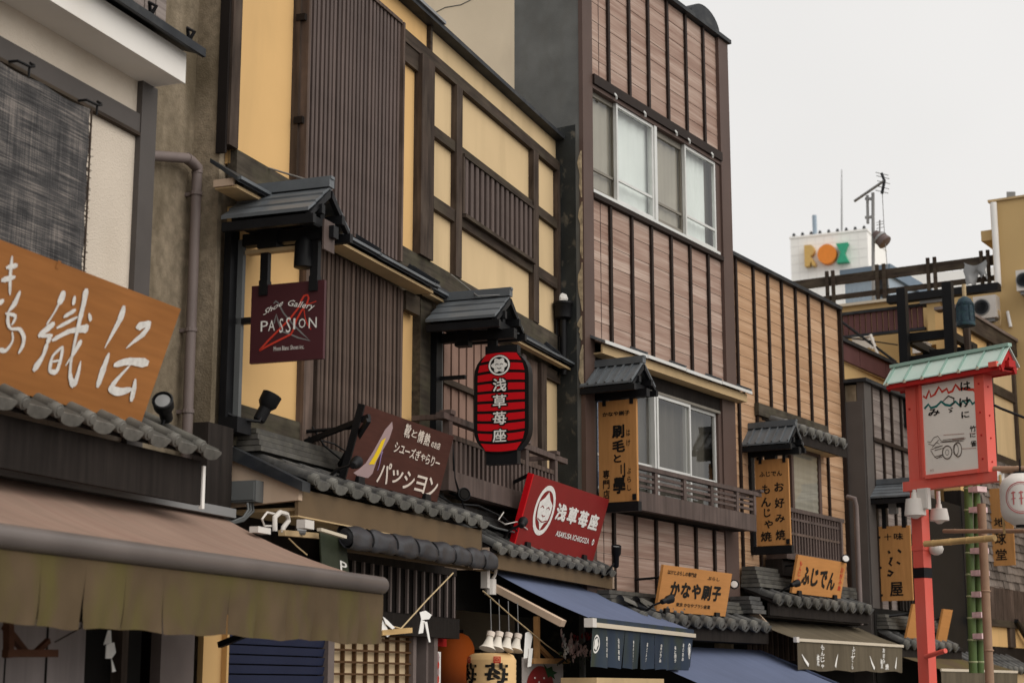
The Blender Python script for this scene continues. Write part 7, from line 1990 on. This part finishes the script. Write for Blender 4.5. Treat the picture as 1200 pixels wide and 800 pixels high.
for u, v in ((1034, 204), (1035, 208), (1036, 214), (1035, 220), (1034, 225)):
    AN.part("reflector_rod", MB().tube([ap(u - 8, v - 2), ap(u + 7, v + 1.5)], .008, 5), m_steel)
AN.part("stay_cable", MB().tube([ap(1034, 227), ap(1036, 265), ap(1041, 330), ap(1043, 350)], .008, 5), m_steel)
sp_ = Thing("loudspeaker", "brown horn loudspeaker fixed low on the aerial's pole", "speaker", FP, ap(1030, 280))
A1, B1 = Vector(ap(1025, 273)), Vector(ap(1038, 285)); d_ = (B1 - A1)
sp_.part("horn", MB().lathe(A1, d_, [(0, .07), (d_.length * .3, .10), (d_.length * .32, .12), (d_.length * .95, .15), (d_.length, .13)], 12), M("brown horn", (.12, .09, .085), .5, .1, bump=0), smooth=40)
sp_.part("rim", MB().lathe(A1 + d_ * .4, d_, [(0, .14), (.05, .145)], 12), m_steel)
sa = Thing("roof_aerial", "small thin aerial on a short pole beside the tall one", "aerial", FP, ap(1031, 266))
sa.part("mast", MB().tube([ap(1031, 278), ap(1031, 258)], .015, 6), m_steel)
for v in (260, 263, 267): sa.part("element", MB().tube([ap(1027, v + 1), ap(1036, v - 1)], .006, 5), m_steel)

# ---- the white tower with the ROX sign, far off
_r = ray(980, 300); FR = Frame(_r[0] * 200 / _r[1], 200.0, theta=rad(114))
RX = Thing("white_tower", "distant white tiled office tower with a big ROX sign near its top", "building", FR, (0, 0, 0))
w0, w1, wz = -5.6, 3.84, 55.36
m_towertile = M("white tower tile", (.90, .88, .84), .8, .02, .3, bump=0)
RX.part("tower", MB().box(w0, w1, .0, 11, 0, wz), m_towertile)
m_joint = M("grey tile joint", (.82, .80, .77), .8, .02, bump=0)
for i in range(1, 9):
    x = w0 + (w1 - w0) * i / 9; RX.part("joint", MB().box(x - .05, x + .05, -.03, -.001, 30, wz - .1), m_joint)
for i in range(12):
    z = wz - 1.0 - i * 1.1; RX.part("joint", MB().box(w0, w1, -.025, -.002, z - .045, z + .045), m_joint)
RX.part("cap", MB().box(w0 - .1, w1 + .1, -.1, 11.1, wz + .001, wz + .25), m_towertile)
for i in range(9):
    x = w0 + .4 + (w1 - w0 - .8) * i / 8; RX.part("lightning_stud", MB().lathe((x, .3, wz + .25), (0, 0, 1), [(0, .22), (.35, .18), (.5, .05)], 8), m_gutter)
def rx(u, v): return FR.y(u, v, 0)
def ext(name, pts, mat, d=-.9):
    mb = MB().prism([(p[0], -.05, p[1]) for p in pts][::-1], (0, d, 0)); return RX.part(name, mb, mat)
m_gold = M("pale gold letter", (.62, .40, .14), .6, .05, bump=0); m_or = M("orange letter", (.78, .25, .045), .6, .05, bump=0); m_gr = M("green letter", (.05, .36, .21), .6, .05, bump=0)
r0x, r1z = rx(944.5, 289.5); r1x, r0z = rx(957.5, 313)
w_, h_ = r1x - r0x, r1z - r0z
R_pts = [(0, 0), (0, 1), (.55, 1)] + [(.55 + .40 * math.sin(t), .74 + .26 * math.cos(t)) for t in [math.pi * i / 8 for i in range(1, 9)]] + [(1.0, 0.12), (1.0, 0), (.72, 0)] + [(.72 - .30 * math.sin(math.pi / 2 * i / 6), .28 * (1 - math.cos(math.pi / 2 * i / 6)) * 0 + .0) for i in range(0)] + [(.62, .22), (.42, .0)]
ext("letter_r", [(r0x + w_ * a, r0z + h_ * b) for a, b in R_pts], m_gold)
ocx, ocz = rx(971, 299.5); orr = (rx(982, 300)[0] - rx(960, 300)[0]) / 2; orz = (rx(971, 288)[1] - rx(971, 311)[1]) / 2
ext("letter_o", [(ocx + orr * math.cos(2 * math.pi * i / 28), ocz + orz * math.sin(2 * math.pi * i / 28)) for i in range(28)], m_or)
xs0, zs1 = rx(981.5, 287.5); xs1, zs0 = rx(996.5, 308.5); xm, zm_ = (xs0 + xs1) / 2, (zs0 + zs1) / 2; g_ = (xs1 - xs0) * .14
ext("letter_x", [(xs0, zs0), (xm - g_, zm_), (xs0, zs1), (xs1, zs1), (xm + g_, zm_), (xs1, zs0)], m_gr)
a_, b_z = rx(951, 278); t_, c_z = rx(952, 250)
RX.part("stub_antenna", MB().tube([(a_ + .2, 1, wz + .2), (a_ + .2, 1, c_z)], .28, 8), m_bluehut)
m0 = rx(983, 270); m1 = rx(982, 195)
RX.part("mast", MB().tube([(m0[0], 1.5, wz + .2), (m1[0] + .1, 1.5, m1[1])], [.12, .05], 6), m_steel)
# pale building tops just over the railing
PB2 = Thing("white_building", "low pale building just showing above the rooftop railing, beyond the blue grey hut", "building", FR, (9, -60, 0))
g0 = FR.y(1040, 322, -60); g1 = FR.y(1165, 316, -60)
PB2.part("block", MB().box(g0[0] - 1, g1[0] + 2, -60, -52, 0, (g0[1] + g1[1]) / 2), m_towertile)
PB2.part("roof_rail", MB().box(g0[0] - 1, g1[0] + 2, -60, -59.9, (g0[1] + g1[1]) / 2 + .5, (g0[1] + g1[1]) / 2 + .56), m_steel)
for i in range(14):
    x = g0[0] + (g1[0] - g0[0]) * i / 13
    PB2.part("rail_post", MB().box(x - .03, x + .03, -59.95, -59.9, (g0[1] + g1[1]) / 2, (g0[1] + g1[1]) / 2 + .5), m_steel)
# cables across the right side
cb = [(1156, 470), (1172, 478), (1200, 489)]
solo("overhead_cable", "black overhead cable sagging to the right edge behind the red sign post", "cable", FS, MB().tube([fp(u, v, .6) for u, v in cb], .014, 6), m_black, smooth=60)
